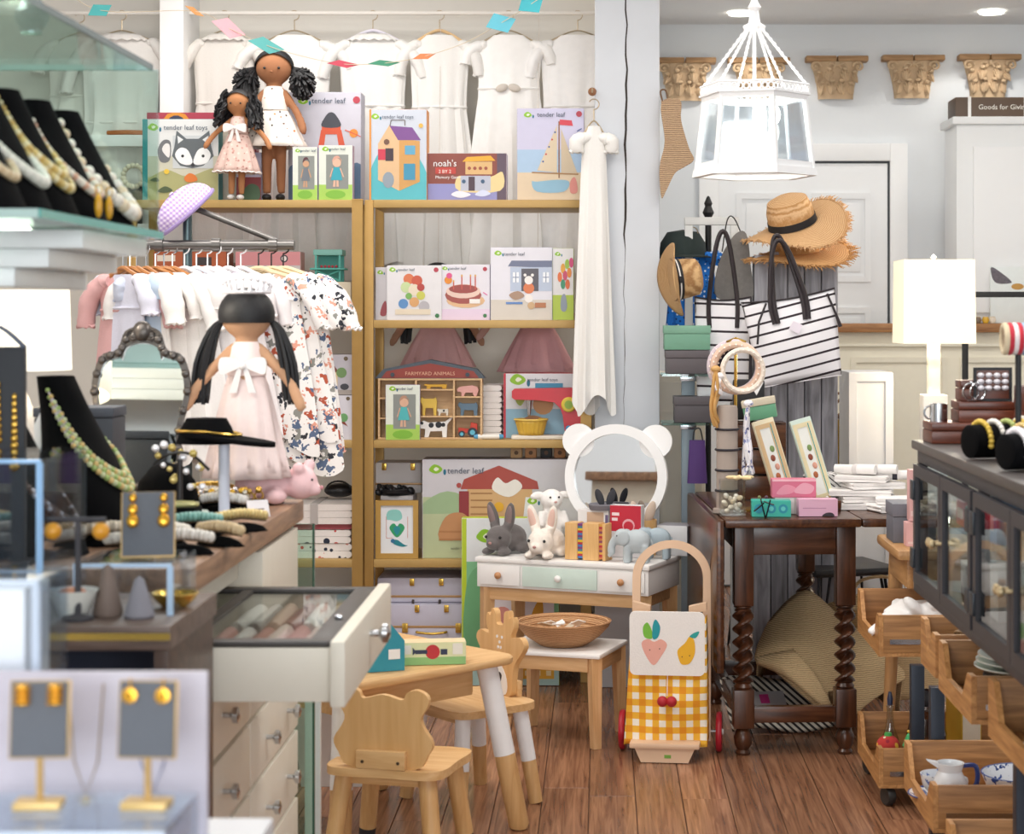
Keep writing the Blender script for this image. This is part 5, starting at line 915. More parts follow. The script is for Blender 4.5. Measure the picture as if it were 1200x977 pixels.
DEERH = [(0, .2), (.018, .205), (.022, .235), (.04, .243), (.046, .222), (.062, .228), (.068, .2), (.055, .17), (.1, .175), (.118, .15), (.09, .115), (.07, .09), (.06, .04), (.045, 0)]
kid_chair('birch chair with a bear shaped back and black leg tips', (-.495, 4.6, 0), R(-14), BEARH, None, SOCK, front_sock=True)
def deer_face(t, z):
    MB().prism([(x, zz+z) for x, zz in smoothpath([(-.03, .005), (-.034, .05), (0, .088), (.034, .05), (.03, .005)], 4)], -.1, -.0988).build('white_muzzle', KWH, t); MB().prism([(x, zz+z) for x, zz in smoothpath([(0, .03), (-.012, .055), (0, .065), (.012, .055)], 4)], -.0988, -.0978).build('nose', SOCK, t)
    for sx in (-1, 1): MB().prism([(x+sx*.042, zz+z) for x, zz in circ(0, .105, .005, 10, rz=.012)], -.1, -.0988).build('eye', SOCK, t)
    for (x, zz) in ((0, .15), (-.012, .165), (.012, .165), (-.006, .135), (.007, .135)): MB().prism([(a, b_+z) for a, b_ in circ(x, zz, .0045, 8)], -.1, -.0988).build('white_spot', KWH, t)
kid_chair('birch chair with a deer shaped back and white dipped legs', (-.37, 5.3, 0), R(128), DEERH, KWH, KV, deer_face)
t = carton('wooden_train_box', 'long cream and green toy box with red and navy print on the birch table', 468, 748, 546, 774, 4.86, .06, '#dfe3b4', '#e6cfa6', lambda A: (A.rect(0, 0, 1, .35, '#8fc07a'), A.dot(.5, .58, .11, '#c02b33'), A.rect(.24, .5, .42, .68, '#2a3450'), A.rect(.62, .45, .72, .7, '#26304f'), A.rect(.8, .45, .95, .95, '#eceadf'), A.rect(.06, .5, .18, .9, '#e8e4da'), A.poly([(.2, .8), (.26, .6), (.2, .45)], '#2a3450')), z0=.463, rz=R(8))
t = thing('teal_wedge_box', 'teal wedge shaped box with white tag on the birch table', 'box', (PX(452, 4.8), 4.8, .463), R(20)); MB().prism([(-.06, 0), (.042, 0), (.042, .075), (-.03, .165), (-.06, .165)], -.03, .05).build('box_body', C('#2f93a8', .5), t); MB().box(.0, .03, -.0315, -.0302, .03, .055).build('price_tag', WHITE, t)
# ---------------------------------------------------------------- under the oak table
NS = straw('#a68960', '#d9bd92', 60); t = thing('floppy_straw_hat', 'large crumpled natural straw sun hat under the oak table', 'hat', (.68, 6.2, .0)); o0 = Vector((.68, 6.2, 0))
RID = curve3([P(889, 752, 6.3)-o0, P(905, 722, 6.36)-o0, P(944, 691, 6.42)-o0, P(985, 722, 6.4)-o0, P(1025, 752, 6.34)-o0, P(1060, 786, 6.28)-o0], 5)
BOT = curve3([P(884, 772, 6.2)-o0, P(915, 792, 6.1)-o0, P(950, 822, 6.05)-o0, P(986, 846, 6.02)-o0, P(1020, 822, 6.1)-o0, P(1061, 794, 6.24)-o0], 5)
def sbrim(u, v):
    k = u*(len(RID)-1); a = int(min(k, len(RID)-2)); f = k-a; p, q = RID[a].lerp(RID[a+1], f), BOT[a].lerp(BOT[a+1], f); m = p.lerp(q, v); return m+Vector((0, -.05*math.sin(PI*v)*math.sin(PI*u), .012*math.sin(PI*v)*math.sin(5*u+1)))
MB().grid(sbrim, 30, 16).build('brim', NS, t, solid=.005)
RB = [p+Vector((.0, .1, -.02)) for p in RID]; MB().grid(lambda u, v: RID[int(u*(len(RID)-1))].lerp(RB[int(u*(len(RID)-1))]+Vector((0, .02, -.16)), v)+Vector((0, 0, .02*math.sin(PI*v))), 25, 5).build('brim_back', NS, t, solid=.005)
FL0 = curve3([P(884, 770, 6.14)-o0, P(905, 765, 6.1)-o0, P(930, 760, 6.08)-o0], 5); FL1 = curve3([P(886, 778, 6.12)-o0, P(930, 800, 6.0)-o0, P(984, 847, 5.985)-o0], 5)
MB().grid(lambda u, v: FL0[int(u*10)].lerp(FL1[int(u*10)], v)+Vector((0, -.03*math.sin(PI*v), .03*math.sin(PI*v)*u)), 10, 8).build('folded_edge', NS, t, solid=.005)
MB().lathe([(.11, 0), (.105, .07), (.085, .105), (0, .12)], 28, MT(*(P(1000, 742, 6.5)-o0), rx=-.9, ry=.4)).build('crown', NS, t)
t = thing('straw_tote', 'folded natural straw tote leaning behind the twist leg', 'bag', (.97, 6.6, .02), R(-8)); MB().grid(lambda u, v: (-.2+.42*u, -.05*math.sin(PI*u)-.12*(1-v)*.5, .02+.36*v*(1-.45*abs(u-.35))), 18, 12).build('bag_body', NS, t, solid=.012); MB().tube(curve3([(-.1, -.03, .34), (-.06, -.05, .42), (.05, -.05, .43), (.1, -.03, .33)], 6), .006, 8).build('handle', NS, t)
t = thing('woven_bag', 'black and cream chevron woven bag lying under the table with pink label', 'bag', (.56, 6.14, .0), R(8)); CHV = stripes('#d8d2c4', '#2a2624', 45, .45, .9)
MB().grid(lambda u, v: (-.14+.34*u, -.02+.2*v, .03+.12*v+.01*math.sin(7*u)), 14, 8).build('bag_body', CHV, t, solid=.02); MB().box(-.055, .055, -.004, .004, -.035, .035, .002, MT(.0, .06, .1, rx=R(-58))).build('label_patch', C('#a8a4a6', .6), t); MB().box(-.03, .0, -.006, -.004, -.022, .018, 0, MT(.0, .06, .1, rx=R(-58))).build('pink_mark', C('#c0347e', .6), t)
# stools behind the table
for i, (px, d, lb) in enumerate(((905, 7.65, 'black seated wire leg stool seen through the oak table legs'), (985, 6.96, 'black seated wire leg stool beside the oak table end'))):
    t = thing('wire_leg_stool', lb, 'stool', (PX(px, d), d, 0), .3*i, 'wire leg stools'); MB().box(-.17, .17, -.16, .16, .42, .45, .012).build('seat', C('#1f1d1f', .4), t)
    for sx in (-1, 1):
        for sy in (-1, 1): MB().tube([(sx*.13, sy*.1, .42), (sx*.17, sy*.15, .0), (sx*.1, sy*.13, .42)], .006, 6).build('leg', C('#26262a', .4, .5), t)
# ---------------------------------------------------------------- jewellery counter
CT = .966; CXE = -.65
t = thing('jewellery_counter', 'long cream drawer counter with worn brown wooden top', 'counter', (-1.08, 3.5, 0)); ox, oy = -1.08, 3.5; CRM = C('#e9e2d2', .45, var=.03)
def bx(x0, x1, y0, y1, z0, z1, b, nm, m, par=None): return MB().box(x0-ox, x1-ox, y0-oy, y1-oy, z0, z1, b).build(nm, m, par or t)
bx(-1.5, CXE, 2.97, 4.1, CT-.045, CT, .006, 'worktop', wood('#7d604c', '#b58e70', 'Y', 5, .5, 9)); bx(-1.48, -.672, 2.99, 4.06, .04, .745, .003, 'carcass', CRM); bx(-1.48, -.74, 3.62, 4.06, .745, .92, .003, 'carcass', CRM); bx(-1.48, -.7, 2.99, 3.62, .86, .92, .003, 'top_rail', CRM); bx(-1.48, -1.3, 2.99, 3.62, .745, .86, 0, 'back_block', CRM)
rows = [.06, .19, .333, .478, .608, .742]
for (ya, yb) in ((3.0, 3.5), (3.508, 4.05)):
    for k in range(5):
        dw = bx(-.6718, -.655, ya, yb, rows[k]+.006, rows[k+1]-.004, .003, 'drawer', CRM)
        for q in (.3, .75) if ya > 3.2 else (.5,): MB().lathe([(.005, 0), (.005, .012), (.014, .018), (.014, .026), (0, .03)], 12, MT(-.655-ox, ya+(yb-ya)*q-oy, (rows[k]+rows[k+1])/2, ry=PI/2)).build('knob', STEEL, dw)
bx(-.7395, -.655, 3.63, 4.05, .75, .91, .003, 'drawer', CRM)
# pulled-out drawer with a glazed top
t2 = thing('pulled_out_display_case', 'open cream drawer pulled out, dark rimmed glass top over folded cloths', 'display case', (-.66, 3.29, .75)); DK = C('#3f3a37', .45)
def b2(x0, x1, y0, y1, z0, z1, b, nm, m, par=None): return MB().box(x0+.66, x1+.66, y0-3.29, y1-3.29, z0-.75, z1-.75, b).build(nm, m, par or t2)
b2(-1.2, -.43, 3.0, 3.58, .755, .763, 0, 'base', CRM); b2(-1.2, -.43, 2.985, 3.0, .752, .838, .002, 'side', CRM); b2(-1.2, -.43, 3.58, 3.595, .752, .838, .002, 'side', CRM)
fr = b2(-.43, -.405, 2.965, 3.615, .746, .852, .006, 'front_panel', CRM); MB().lathe([(.006, 0), (.006, .014), (.017, .022), (.017, .03), (0, .036)], 14, MT(.255, 0, .06, ry=PI/2)).build('knob', STEEL, fr)
for (y0, y1) in ((2.988, 3.02), (3.562, 3.594)): b2(-1.19, -.4305, y0, y1, .8385, .848, .002, 'glass_frame', DK)
b2(-.468, -.4305, 3.0205, 3.5615, .8385, .848, .002, 'glass_frame', DK); b2(-.68, -.66, 3.0205, 3.5615, .8385, .8465, .001, 'glass_frame', DK); b2(-1.19, -.4685, 3.0205, 3.5615, .8395, .8425, 0, 'glass_pane', glassmat('#f2f4f2', .03, .1))
b2(-.456, -.443, 3.2, 3.2+.02, .8485, .856, .003, 'top_pull', STEEL)
rr = random.Random(8); DC = ['#d7a39c', '#ece9e6', '#b5807a', '#e9dcd6', '#d9a9a2', '#efe6de', '#c98f86', '#f1eeea', '#b7b3b0', '#e3c9b8', '#8f5f55', '#f3f0ee', '#d8d2cc', '#a9b5b8']
DL = ['salmon', 'chalk white', 'rust pink', 'shell', 'dusty rose', 'ivory', 'clay pink', 'bright white', 'pale grey', 'peach', 'brown', 'soft white', 'oatmeal', 'grey blue']
for k in range(14): folded('folded_handkerchief', DL[k]+' folded handkerchief inside the glass topped drawer', -.64+.0305*(k % 7)+.002, 3.13+.26*(k//7), .7635, .029, .22, .066+.006*rr.random(), cloth(DC[k]), n=2, group='handkerchiefs in the drawer', rz=rr.uniform(-.03, .03))
t = thing('glass_end_panel', 'upright clear glass panel at the end of the jewellery counter', 'glass panel', (-.68, 4.115, 0)); MB().box(-.3, .05, 0, .008, .03, .91).build('pane', glassmat('#dff0e8', .02, .25), t); MB().box(.046, .0505, -.0005, .0085, .03, .91).build('green_edge', C('#2f5a4a', .2), t); MB().box(-.3, .05, -.006, .014, 0, .03).build('foot_rail', STEEL, t)
t = thing('slotted_upright', 'white slotted metal shelf upright behind the glass end panel', 'upright', (-.67, 4.35, 0)); MB().box(-.018, .018, 0, .02, 0, .6, .002).build('post', C('#dcdcda', .4), t); MB().box(-.06, .06, -.05, .07, 0, .012, .002).build('foot', C('#dcdcda', .4), t); MB().tube(curve3([(0, -.002, .56), (-.0, -.03, .55), (-.03, -.05, .5), (-.035, -.05, .46)], 4), .004, 6).build('hook', STEEL, t)
t = thing('storage_bin', 'tapered white plastic storage bin on the floor under the birch table', 'bin', (-.78, 5.54, 0)); MB().lathe([(.13, 0), (.17, .3), (.176, .31), (.165, .31), (.125, .01), (0, .008)], 4, MT(rz=PI/4)).build('tub', C('#e6e4e3', .4), t); MB().box(-.14, .14, -.14, .14, .311, .325, .005).build('lid', C('#ececeb', .4), t)
# dark wooden cabinet
t = thing('dark_cabinet', 'dark brown wooden cabinet with open navy compartment by the counter', 'cabinet', (-.78, 2.76, 0)); DW = wood('#3a2a22', '#5c4436', 'X', 5, .4)
MB().box(-.22, .18, -.15, .17, .9, .935, .004).build('top', wood('#54443c', '#7a685e', 'X', 5, .4), t); MB().box(.155, .175, -.14, .165, 0, .8995, .002).build('side', DW, t); MB().box(-.21, -.19, -.14, .165, 0, .8995, .002).build('side', DW, t); MB().box(-.19, .155, .15, .165, 0, .8995).build('back', C('#1c2740', .6), t); MB().box(-.19, .155, -.138, .15, .62, .64, .002).build('shelf', DW, t); MB().box(-.19, .155, -.14, .15, 0, .05, .002).build('plinth', DW, t)
MB().box(-.215, .18, -.152, -.149, .915, .925).build('brass_edge', BRASS, t)
for i, (x, y, h) in enumerate(((-.71, 2.7, .075), (-.66, 2.68, .06))):
    t = thing('ring_cone', ('taller taupe wooden ring cone on the dark cabinet', 'shorter grey wooden ring cone on the dark cabinet')[i], 'ring cone', (x, y, .9355), group='ring cones'); MB().lathe([(.02, 0), (.022, .004), (.007, h-.006), (0, h)], 18).build('cone', C(('#7d6c62', '#84828a')[i], .6), t); MB().lathe([(.013, 0), (.0145, .002), (.013, .004)], 16, MT(z=h*.4)).build('ring', BRASS, t)
t = thing('gold_dish', 'shallow brass dish on the dark cabinet', 'dish', (-.632, 2.78, .9355)); MB().lathe([(0, 0), (.018, 0), (.03, .012), (.034, .02), (.031, .02), (.02, .006), (0, .004)], 24).build('dish', BRASS, t); MB().tube([(.033*math.cos(a), .033*math.sin(a), .02) for a in [2*PI*k/24 for k in range(24)]], .002, 6, True).build('rim', BRASS, t)
t = thing('white_bowl', 'small white bowl on the dark cabinet beside the ring cones', 'bowl', (-.755, 2.68, .9355)); MB().lathe([(0, 0), (.018, 0), (.024, .015), (.036, .04), (.033, .04), (.02, .015), (0, .006)], 24).build('bowl', C('#e6e6dd', .3), t); MB().ell((0, 0, .036), (.02, .02, .008), 10, 6).build('beads', C('#c98a6a', .5), t)
def acrylic(name, label, x0, x1, y0, y1, z0, z1, edge='#b9d2ea', cat='riser', th=.006):
    t = thing(name, label, cat, ((x0+x1)/2, (y0+y1)/2, z0)); w, dd, h = (x1-x0)/2, (y1-y0)/2, z1-z0; G = glassmat('#f2f7fb', .03, .3); E = C(edge, .15)
    MB().box(-w, w, -dd, dd, h-th, h).build('top_plate', G, t)
    for sx in (-1, 1): MB().box(sx*w, sx*(w-th), -dd+th, dd-th, 0, h-th).build('side_plate', G, t)
    MB().box(-w, w, dd-th, dd, 0, h-th).build('back_plate', G, t)
    for sx in (-1, 1):
        MB().box(sx*w, sx*(w-th), -dd-.001, -dd+th, 0, h-th, .001).build('polished_edge', E, t)
    MB().box(-w, w, -dd-.0015, -dd, h-th, h, .0005).build('polished_edge', E, t); return t
acrylic('acrylic_riser', 'clear acrylic riser on the dark cabinet under the grey earring card', -.76, -.618, 2.7, 2.86, .9355, 1.01)
acrylic('acrylic_case', 'clear acrylic case with blue edges holding black jewellery pads', -.9, -.782, 2.62, 2.85, .9355, 1.166, '#9cc4ea')
def ear_card(label, x, y, zb, w, h, rz, kind, tilt=R(-8), stand=True, group='grey earring cards'):
    t = thing('earring_card', label, 'earring card', (x, y, zb), rz, group); z0 = .02 if stand else .003
    MB().box(-w/2, w/2, -.002, .002, 0, h, .0008, MT(z=z0, rx=tilt)).build('card', C('#64686f', .8, bump=.2, sc_=150), t); MB().box(-w/2-.002, w/2+.002, .002, .004, -.002, h+.001, .0005, MT(z=z0, rx=tilt)).build('gold_backing', C('#c9a66a', .4, .3), t)
    if stand: MB().box(-w*.42, w*.42, -.012, .018, 0, .008, .002).build('base', C('#d9b979', .35, .3), t); MB().tube([(0, .006, .008), (0, .006, z0+.01)], .0035, 8).build('stem', C('#c9a66a', .35, .4), t)
    for sx in (-1, 1):
        g = MB(); T = MT(z=z0, rx=tilt)
        if kind == 'hoop':
            for q in range(4): g.ell((sx*w*.29, -.006, h*.93-q*.005), (.0085, .005, .003), 10, 7, T=T)
        elif kind == 'drop':
            g.tube([(sx*w*.3, -.004, h+.004), (sx*w*.3, -.006, h*.86)], .0009, 5, T=T); g.lathe([(0, 0), (.0075, 0), (.0075, .003), (0, .0035)], 14, T @ MT(sx*w*.3, -.004, h*.82, rx=PI/2)); g.ell((sx*w*.3, -.008, h*.82), .003, 8, 6, T=T)
        else:
            for q, r_ in enumerate((.006, .0075, .009)): g.ell((sx*w*.3, -.007, h*.9-q*.017), (r_, .004, r_*1.15), 10, 7, T=T)
        g.build('earring', C('#e2a93c', .25, .85), t)
    return t
ear_card('grey earring card with long gold drops propped on the acrylic riser', -.667, 2.76, 1.0105, .074, .094, .2, 'long', R(-14), False)
t = thing('earring_bar', 'dark T shaped earring bar with amber balls near the acrylic case', 'earring stand', (-.742, 2.66, .9355)); MB().lathe([(.022, 0), (.022, .005), (.005, .009), (.004, .14)], 14).build('stand', C('#3b3a3f', .5), t); MB().tube([(-.045, 0, .142), (.04, 0, .142)], .004, 8).build('bar', C('#3b3a3f', .5), t)
for sx in (-1, 1): MB().ell((sx*.034, -.005, .126), .0125, 12, 9).build('amber_ball', C('#d9972b', .3), t)
# ---------------------------------------------------------------- near display with earring cards
t = thing('near_display_table', 'white display table carrying the earring card stands', 'table', (-.83, 1.8, 0)); MB().box(-.47, .46, -.35, .32, .775, .8, .004).build('table_top', C('#e9ebef', .4), t)
for sx in (-.43, .42):
    for sy in (-.31, .28): MB().box(sx-.02, sx+.02, sy-.02, sy+.02, 0, .7745, .003).build('leg', WHITE, t)
t = thing('frosted_board', 'frosted lilac acrylic back board behind the earring cards', 'display board', (-.55, 1.96, .8005)); MB().box(-.2, PX(243, 1.93)+.55, -.03, -.022, 0, PZ(787, 1.93)-.8005, .002).build('board', C('#cbc5d0', .3, alpha=.94), t); MB().box(-.2, PX(243, 1.93)+.55, -.06, .0, 0, .006, .001).build('foot', C('#cfd4e2', .25), t)
acrylic('acrylic_step', 'low clear acrylic step carrying two earring cards', -.62, -.405, 1.74, 1.885, .8005, .888, '#cfdcec')
acrylic('white_block', 'tall frosted white acrylic block beside the earring cards', -.9, PX(48, 2.0), 1.99, 2.1, .8005, PZ(678, 2.0), '#c9d6e6'); 
o = COL.objects['white_block']; MB().box(-.135, .135, -.048, .045, .002, PZ(678, 2.0)-.8005-.01, .004).build('frosted_core', C('#dfe6ee', .3), o)
ear_card('grey earring card with ribbed gold hoops before the frosted board', PX(45, 1.82), 1.82, .8885, .054, .072, .05, 'hoop', R(-6))
ear_card('grey earring card with round gold drops before the frosted board', PX(171, 1.82), 1.82, .8885, .054, .072, -.06, 'drop', R(-6))
for o in [o for o in COL.objects if o.get('category') == 'earring card' and o.location.y < 2]:
    for ch in o.children:
        if ch.name.split('.')[0] in ('card', 'gold_backing', 'earring'): ch.location.z += .03
        if ch.name.split('.')[0] == 'stem': ch.scale.z = 2.2; ch.location.z = -.01
for i, px in enumerate((102, 180)):
    t = thing('pendant_necklace', ('fine gold chain pendant hung on the frosted board between the two cards', 'blue cord pendant hung on the frosted board behind the round drop card')[i], 'necklace', (PX(px, 1.925), 1.921, .86), group='pendants on the frosted board'); MB().tube([(-.018, 0, .13), (-.012, 0, .05), (0, 0, .016), (.012, 0, .05), (.018, 0, .13)], .0008, 5).build('chain', C(('#a58b5c', '#5a6b9a')[i], .4, .5), t); MB().ell((0, -.002, .01), (.006, .003, .006), 10, 8).build('pendant', BRASS, t)
t = thing('crescent_earring', 'small gold crescent earring lying on the near display table', 'earring', (PX(167, 1.72), 1.72, .8005)); MB().tube([(.009*math.cos(a), 0, .012+.009*math.sin(a)) for a in [-2.4+k*.35 for k in range(10)]], [.001, .002, .003, .004, .0045, .0045, .004, .003, .002, .001], 8).build('crescent', BRASS, t); MB().ell((0, 0, .024), .0025, 8, 6).build('stud', BRASS, t)
# ---------------------------------------------------------------- busts and necklaces
VEL = C('#08080a', .9); VEL.node_tree.nodes['Principled BSDF'].inputs['Specular IOR Level'].default_value = .12
def bust_pt(t_, th, s):
    w = (.082+.02*math.sin(PI*min(1, t_/.6))) if t_ < .5 else .102-(.062)*min(1, (t_-.5)/.3)**.7; a = .05*(1-t_)+.028; xc = .075*(1-t_)-.02
    if t_ > .5: w = max(w, .04)
    return Vector((xc+a*math.cos(th), w*math.sin(th), .26*t_))*s
def bust(label, loc, rz, s=1.0, m=VEL, group='black necklace busts'):
    t = thing('necklace_bust', label, 'necklace bust', loc, rz, group); MB().grid(lambda u, v: bust_pt(v, 2*PI*u, s), 32, 20, True).lathe([(0, .2595*s), (.03*s, .2595*s)], 16, MT(-.02*s)).build('bust_form', m, t); MB().lathe([(.09*s, 0), (.09*s, .006*s), (0, .008*s)], 24, MT(.055*s), .75, 1).build('base', m, t); return t
def strand(label, loc, rz, s, top, low, r, cols, n=40, rows=1, gap=.016, group='bead necklaces', cord='#b9a07a', metal=0, size=None):
    t = thing('bead_necklace', label, 'necklace', loc, rz, group); pts_all = []
    for rw in range(rows):
        g = {c: MB() for c in cols}; pl = []
        for k in range(n+1):
            q = -1+2*k/n; tt = low+rw*gap/.26/s+(top-low)*abs(q)**1.7; p = bust_pt(tt, q*1.75, s); nrm = Vector((math.cos(q*1.75), .6*math.sin(q*1.75), .5)).normalized(); p = p+nrm*r*.9; pl.append(p)
            c = cols[k % len(cols)]; rr_ = r*(1.25-.5*abs(q)) if size is None else r; g[c].ell(p, rr_, 8, 6)
        MB().tube(pl, r*.3, 5).build('cord', C(cord, .5), t)
        for c in cols: g[c].build('beads', C(c, .3, metal), t, kind='stuff')
    return t
# glass display shelves above the counter
t = thing('glass_shelf_unit', 'glass display shelves with white stepped bracket above the counter', 'shelf', (-1.15, 2.85, 1.3)); GS = glassmat('#dcece8', .04, .45)
ZL, ZU = 1.506, 1.786
MB().box(-.4, .415, -.4, .29, ZL-.012-1.3, ZL-1.3).build('glass_shelf', GS, t); MB().box(-.4, .4, -.4, .29, ZU-.01-1.3, ZU-1.3).build('glass_shelf', GS, t); MB().box(-.4, .41, .278, .288, ZL-1.3, ZU-.01-1.3).build('glass_back', glassmat('#e4f2ee', .05, .5), t)
MB().box(.398, .4005, -.4, .29, ZU-.01-1.3, ZU-1.3).build('edge', C('#7f8f90', .2), t); MB().box(.4155, .4175, -.4, .29, ZL-.012-1.3, ZL-1.3).build('edge', C('#4fb0a8', .2), t); MB().box(-.4, .415, -.4025, -.4, ZL-.012-1.3, ZL-1.3).build('edge', C('#a9c4be', .2), t); MB().box(-.4, .4, .2885, .291, ZU-.01-1.3, ZU-1.3).build('edge', C('#a9c4be', .2), t)
for k in range(3): MB().box(-.4, .39-.05*k, -.1, .288, ZL-.013-.028*(k+1)-1.3, ZL-.0135-.028*k-1.3, .002).build('bracket_step', C('#eef3f2', .35), t)
MB().box(-.42, -.4, -.4, .29, -.334, .7).build('back_panel', WHITE, t)
for i, (y, cols, r, lb) in enumerate(((2.5, ['#d8c4a0', '#c9b08a'], .0055, 'fawn seed bead necklace on the foremost glass shelf bust'), (2.61, ['#e8e6da', '#dcdccf'], .0075, 'large white pearl necklace on the glass shelf bust'), (2.73, ['#d9c27a', '#e8dcb0', '#c9a85a'], .0058, 'double gold and cream bead necklace on the glass shelf bust'), (2.87, ['#efe6d6', '#d9a98c', '#e6dccb'], .0065, 'pearl and rose bead necklace on the glass shelf bust'))):
    loc = (-.862+.004*i, y, ZL+.001); bust(('first black velvet bust in the glass shelf row, with fawn beads', 'black velvet bust wearing the large white pearls', 'black velvet bust wearing the double gold and cream strand', 'black velvet bust wearing the pearl and rose strand')[i], loc, .0, .72)
    strand(lb, loc, .0, .72, .8, .22, r, cols, 44, 2 if i == 2 else 1, .02)
bl = (-.848, 3.02, ZL+.001); bust('black velvet bust wearing the chunky ivory carved necklace', bl, 0, .72); strand('chunky ivory and tan carved necklace on the last glass shelf bust', bl, 0, .72, .85, .1, .0105, ['#efe6d8', '#e2cfb0', '#f1ebe0'], 26)
for i in range(2):
    t = thing('amber_earring', ('amber drop earring', 'honey amber hoop earring')[i]+' leaning on the glass shelf busts', 'earring', (-.745-.0*i, 2.78+.06*i, ZL+.001)); MB().ell((0, 0, .022), (.006, .006, .018), 12, 9).build('amber_drop', C('#dba12a', .25), t); MB().tube([(.005*math.cos(a), 0, .046+.007*math.sin(a)) for a in [2*PI*k/12 for k in range(12)]], .001, 5, True).build('wire', BRASS, t)
for i, (x, y) in enumerate(((-.98, 2.6), (-.93, 2.72), (-.88, 2.66), (-.85, 2.8))):
    t = thing('crystal_ornament', ('clear faceted', 'smoky faceted', 'tall pointed clear', 'small round clear')[i]+' crystal ornament on the upper glass shelf', 'ornament', (x, y, ZU+.001), group='crystals on the glass shelf'); MB().lathe([(.012, 0), (.026, .02), (.026, .032), (.008, .06+.02*(i == 2)), (0, .065+.02*(i == 2))], 8).build('crystal', glassmat(('#e9f1f4', '#a9a39c', '#e9f1f4', '#dfe9f0')[i], .05, .9), t, smooth=0); MB().lathe([(.016, 0), (.016, .003), (0, .003)], 12).build('foot', STEEL, t)
# busts standing on the counter
bl = (-.955, 3.36, CT+.001); bust('tall black velvet bust with green and gold bead strands', bl, .0, 1.12); strand('triple strand of green and gold glass beads on the tall bust', bl, 0, 1.12, .82, .3, .0055, ['#9fb56a', '#d9b978', '#c9cfa0'], 46, 3, .013, cord='#d9cfd6')
bl = (-1.0, 3.14, CT+.001); bust('black velvet bust with flat taupe necklace by the acrylic case', bl, .1, 1.05); t = strand('flat taupe ribbon necklace studded with crystals on the black bust', bl, .1, 1.05, .8, .16, .0045, ['#8f7566', '#7d6558', '#efe8ea', '#8f7566'], 60, 2, .008, cord='#7d6558')
t = thing('earring_tower', 'dark slate earring tower hung with long gold earrings', 'earring stand', (-.965, 2.995, CT+.001), .12); MB().box(-.07, .045, -.012, .012, 0, .35, .003).build('panel', C('#20242b', .6), t); MB().grid(lambda u, v: (-.07+.115*u, -.014+.028*v, .35+.038*math.sin(PI*u)), 12, 2).build('arched_top', C('#5f6c80', .5), t, solid=.004); MB().box(-.08, .055, -.03, .03, 0, .01, .002).build('base', C('#20242b', .6), t)
for k in range(4):
    x = -.045+.025*k; g = MB(); z = .29-.02*(k % 2)
    for q in range(9): g.ell((x, -.016, z-.011*q), (.004+.0003*q, .003, .0065), 8, 6)
    g.ell((x, -.017, z-.11), .009, 8, 6); g.build('gold_earring', C('#c9a24a', .25, .85), t)
t = thing('slate_box', 'plain dark slate jewellery box behind the tall bust', 'box', (-.99, 3.62, CT+.001)); MB().box(-.09, .06, -.05, .05, 0, .205, .004).build('body', C('#3a3e46', .6), t); MB().box(-.092, .062, -.052, .052, .2055, .225, .004).build('lid', C('#434852', .6), t)
# table lamp with white drum shade
t = thing('table_lamp', 'lit table lamp with white drum shade behind the jewellery busts', 'lamp', (PX(12, 3.72), 3.72, CT+.001)); zb, zt = PZ(434, 3.72)-CT, PZ(318, 3.72)-CT
MB().lathe([(.055, 0), (.06, .006), (.05, .02), (.045, .1), (.05, .2), (.03, .25), (.012, .27), (.008, zt-.02)], 24).build('base', C('#f3f1ee', .3), t)
g = MB(); g.grid(lambda u, v: ((.118-.006*v)*math.cos(2*PI*u), (.118-.006*v)*math.sin(2*PI*u), zb+(zt-zb)*v), 48, 4, True); g.build('shade', C('#fff4e2', .8, emit=1.3), t, solid=.002)
MB().ell((0, 0, (zb+zt)/2), (.03, .03, .04), 12, 9).build('bulb', C('#fff1d8', .5, emit=10), t)
l = bpy.data.lights.new('lamp_bulb', 'POINT'); l.energy = 12; l.shadow_soft_size = .05; l.color = (1, .9, .75); lo = bpy.data.objects.new('lamp_bulb', l); COL.objects.link(lo); lo.parent = t; lo.location = (0, 0, zt+.05)
t = thing('white_bottle', 'small white lotion bottle in front of the lamp', 'bottle', (PX(52, 3.4), 3.42, CT+.001)); MB().lathe([(.022, 0), (.024, .004), (.024, .2), (.012, .225), (.012, .245), (0, .246)], 20).build('bottle', C('#f3f3f4', .3), t); MB().lathe([(.014, .246), (.014, .27), (0, .27)], 16).build('cap', C('#d9d9dc', .3), t)
# ornate mirror
t = thing('ornate_mirror', 'ornate dark pewter table mirror with scrolled crest on the counter', 'mirror', (PX(162, 3.9), 3.9, CT+.006), rot=(R(-9), 0, R(4))); t.scale = (1.02, 1, 1.09); PW_ = C('#5c5754', .35, .7, var=.3, sc_=60, bump=.6)
out = smoothpath([(0, .345), (.035, .335), (.05, .3), (.085, .285), (.1, .22), (.083, .14), (.085, .07), (.05, .035), (0, .025), (-.05, .035), (-.085, .07), (-.083, .14), (-.1, .22), (-.085, .285), (-.05, .3), (-.035, .335)], 4); inn = [(x*.88, .185+(z-.185)*.88-.014*(z > .3)) for x, z in out]
MB().ring(out, inn, -.008, .008).build('frame', PW_, t); g = MB()
for i in range(0, len(out), 2): x, z = (out[i][0]+inn[i][0])/2, (out[i][1]+inn[i][1])/2; g.ell((x, -.009, z), (.0085, .006, .0085), 8, 6)
g.build('scroll_relief', PW_, t, kind='stuff'); g = MB(); g.ell((0, -.01, .335), (.02, .012, .02), 10, 8)
for sx in (-1, 1): g.tube([(sx*(.02+.014*math.cos(a)*(1-k*.06)), -.01, .325+.014*math.sin(a)*(1-k*.06)) for k, a in enumerate([q*.55 for q in range(12)])], .004, 6)
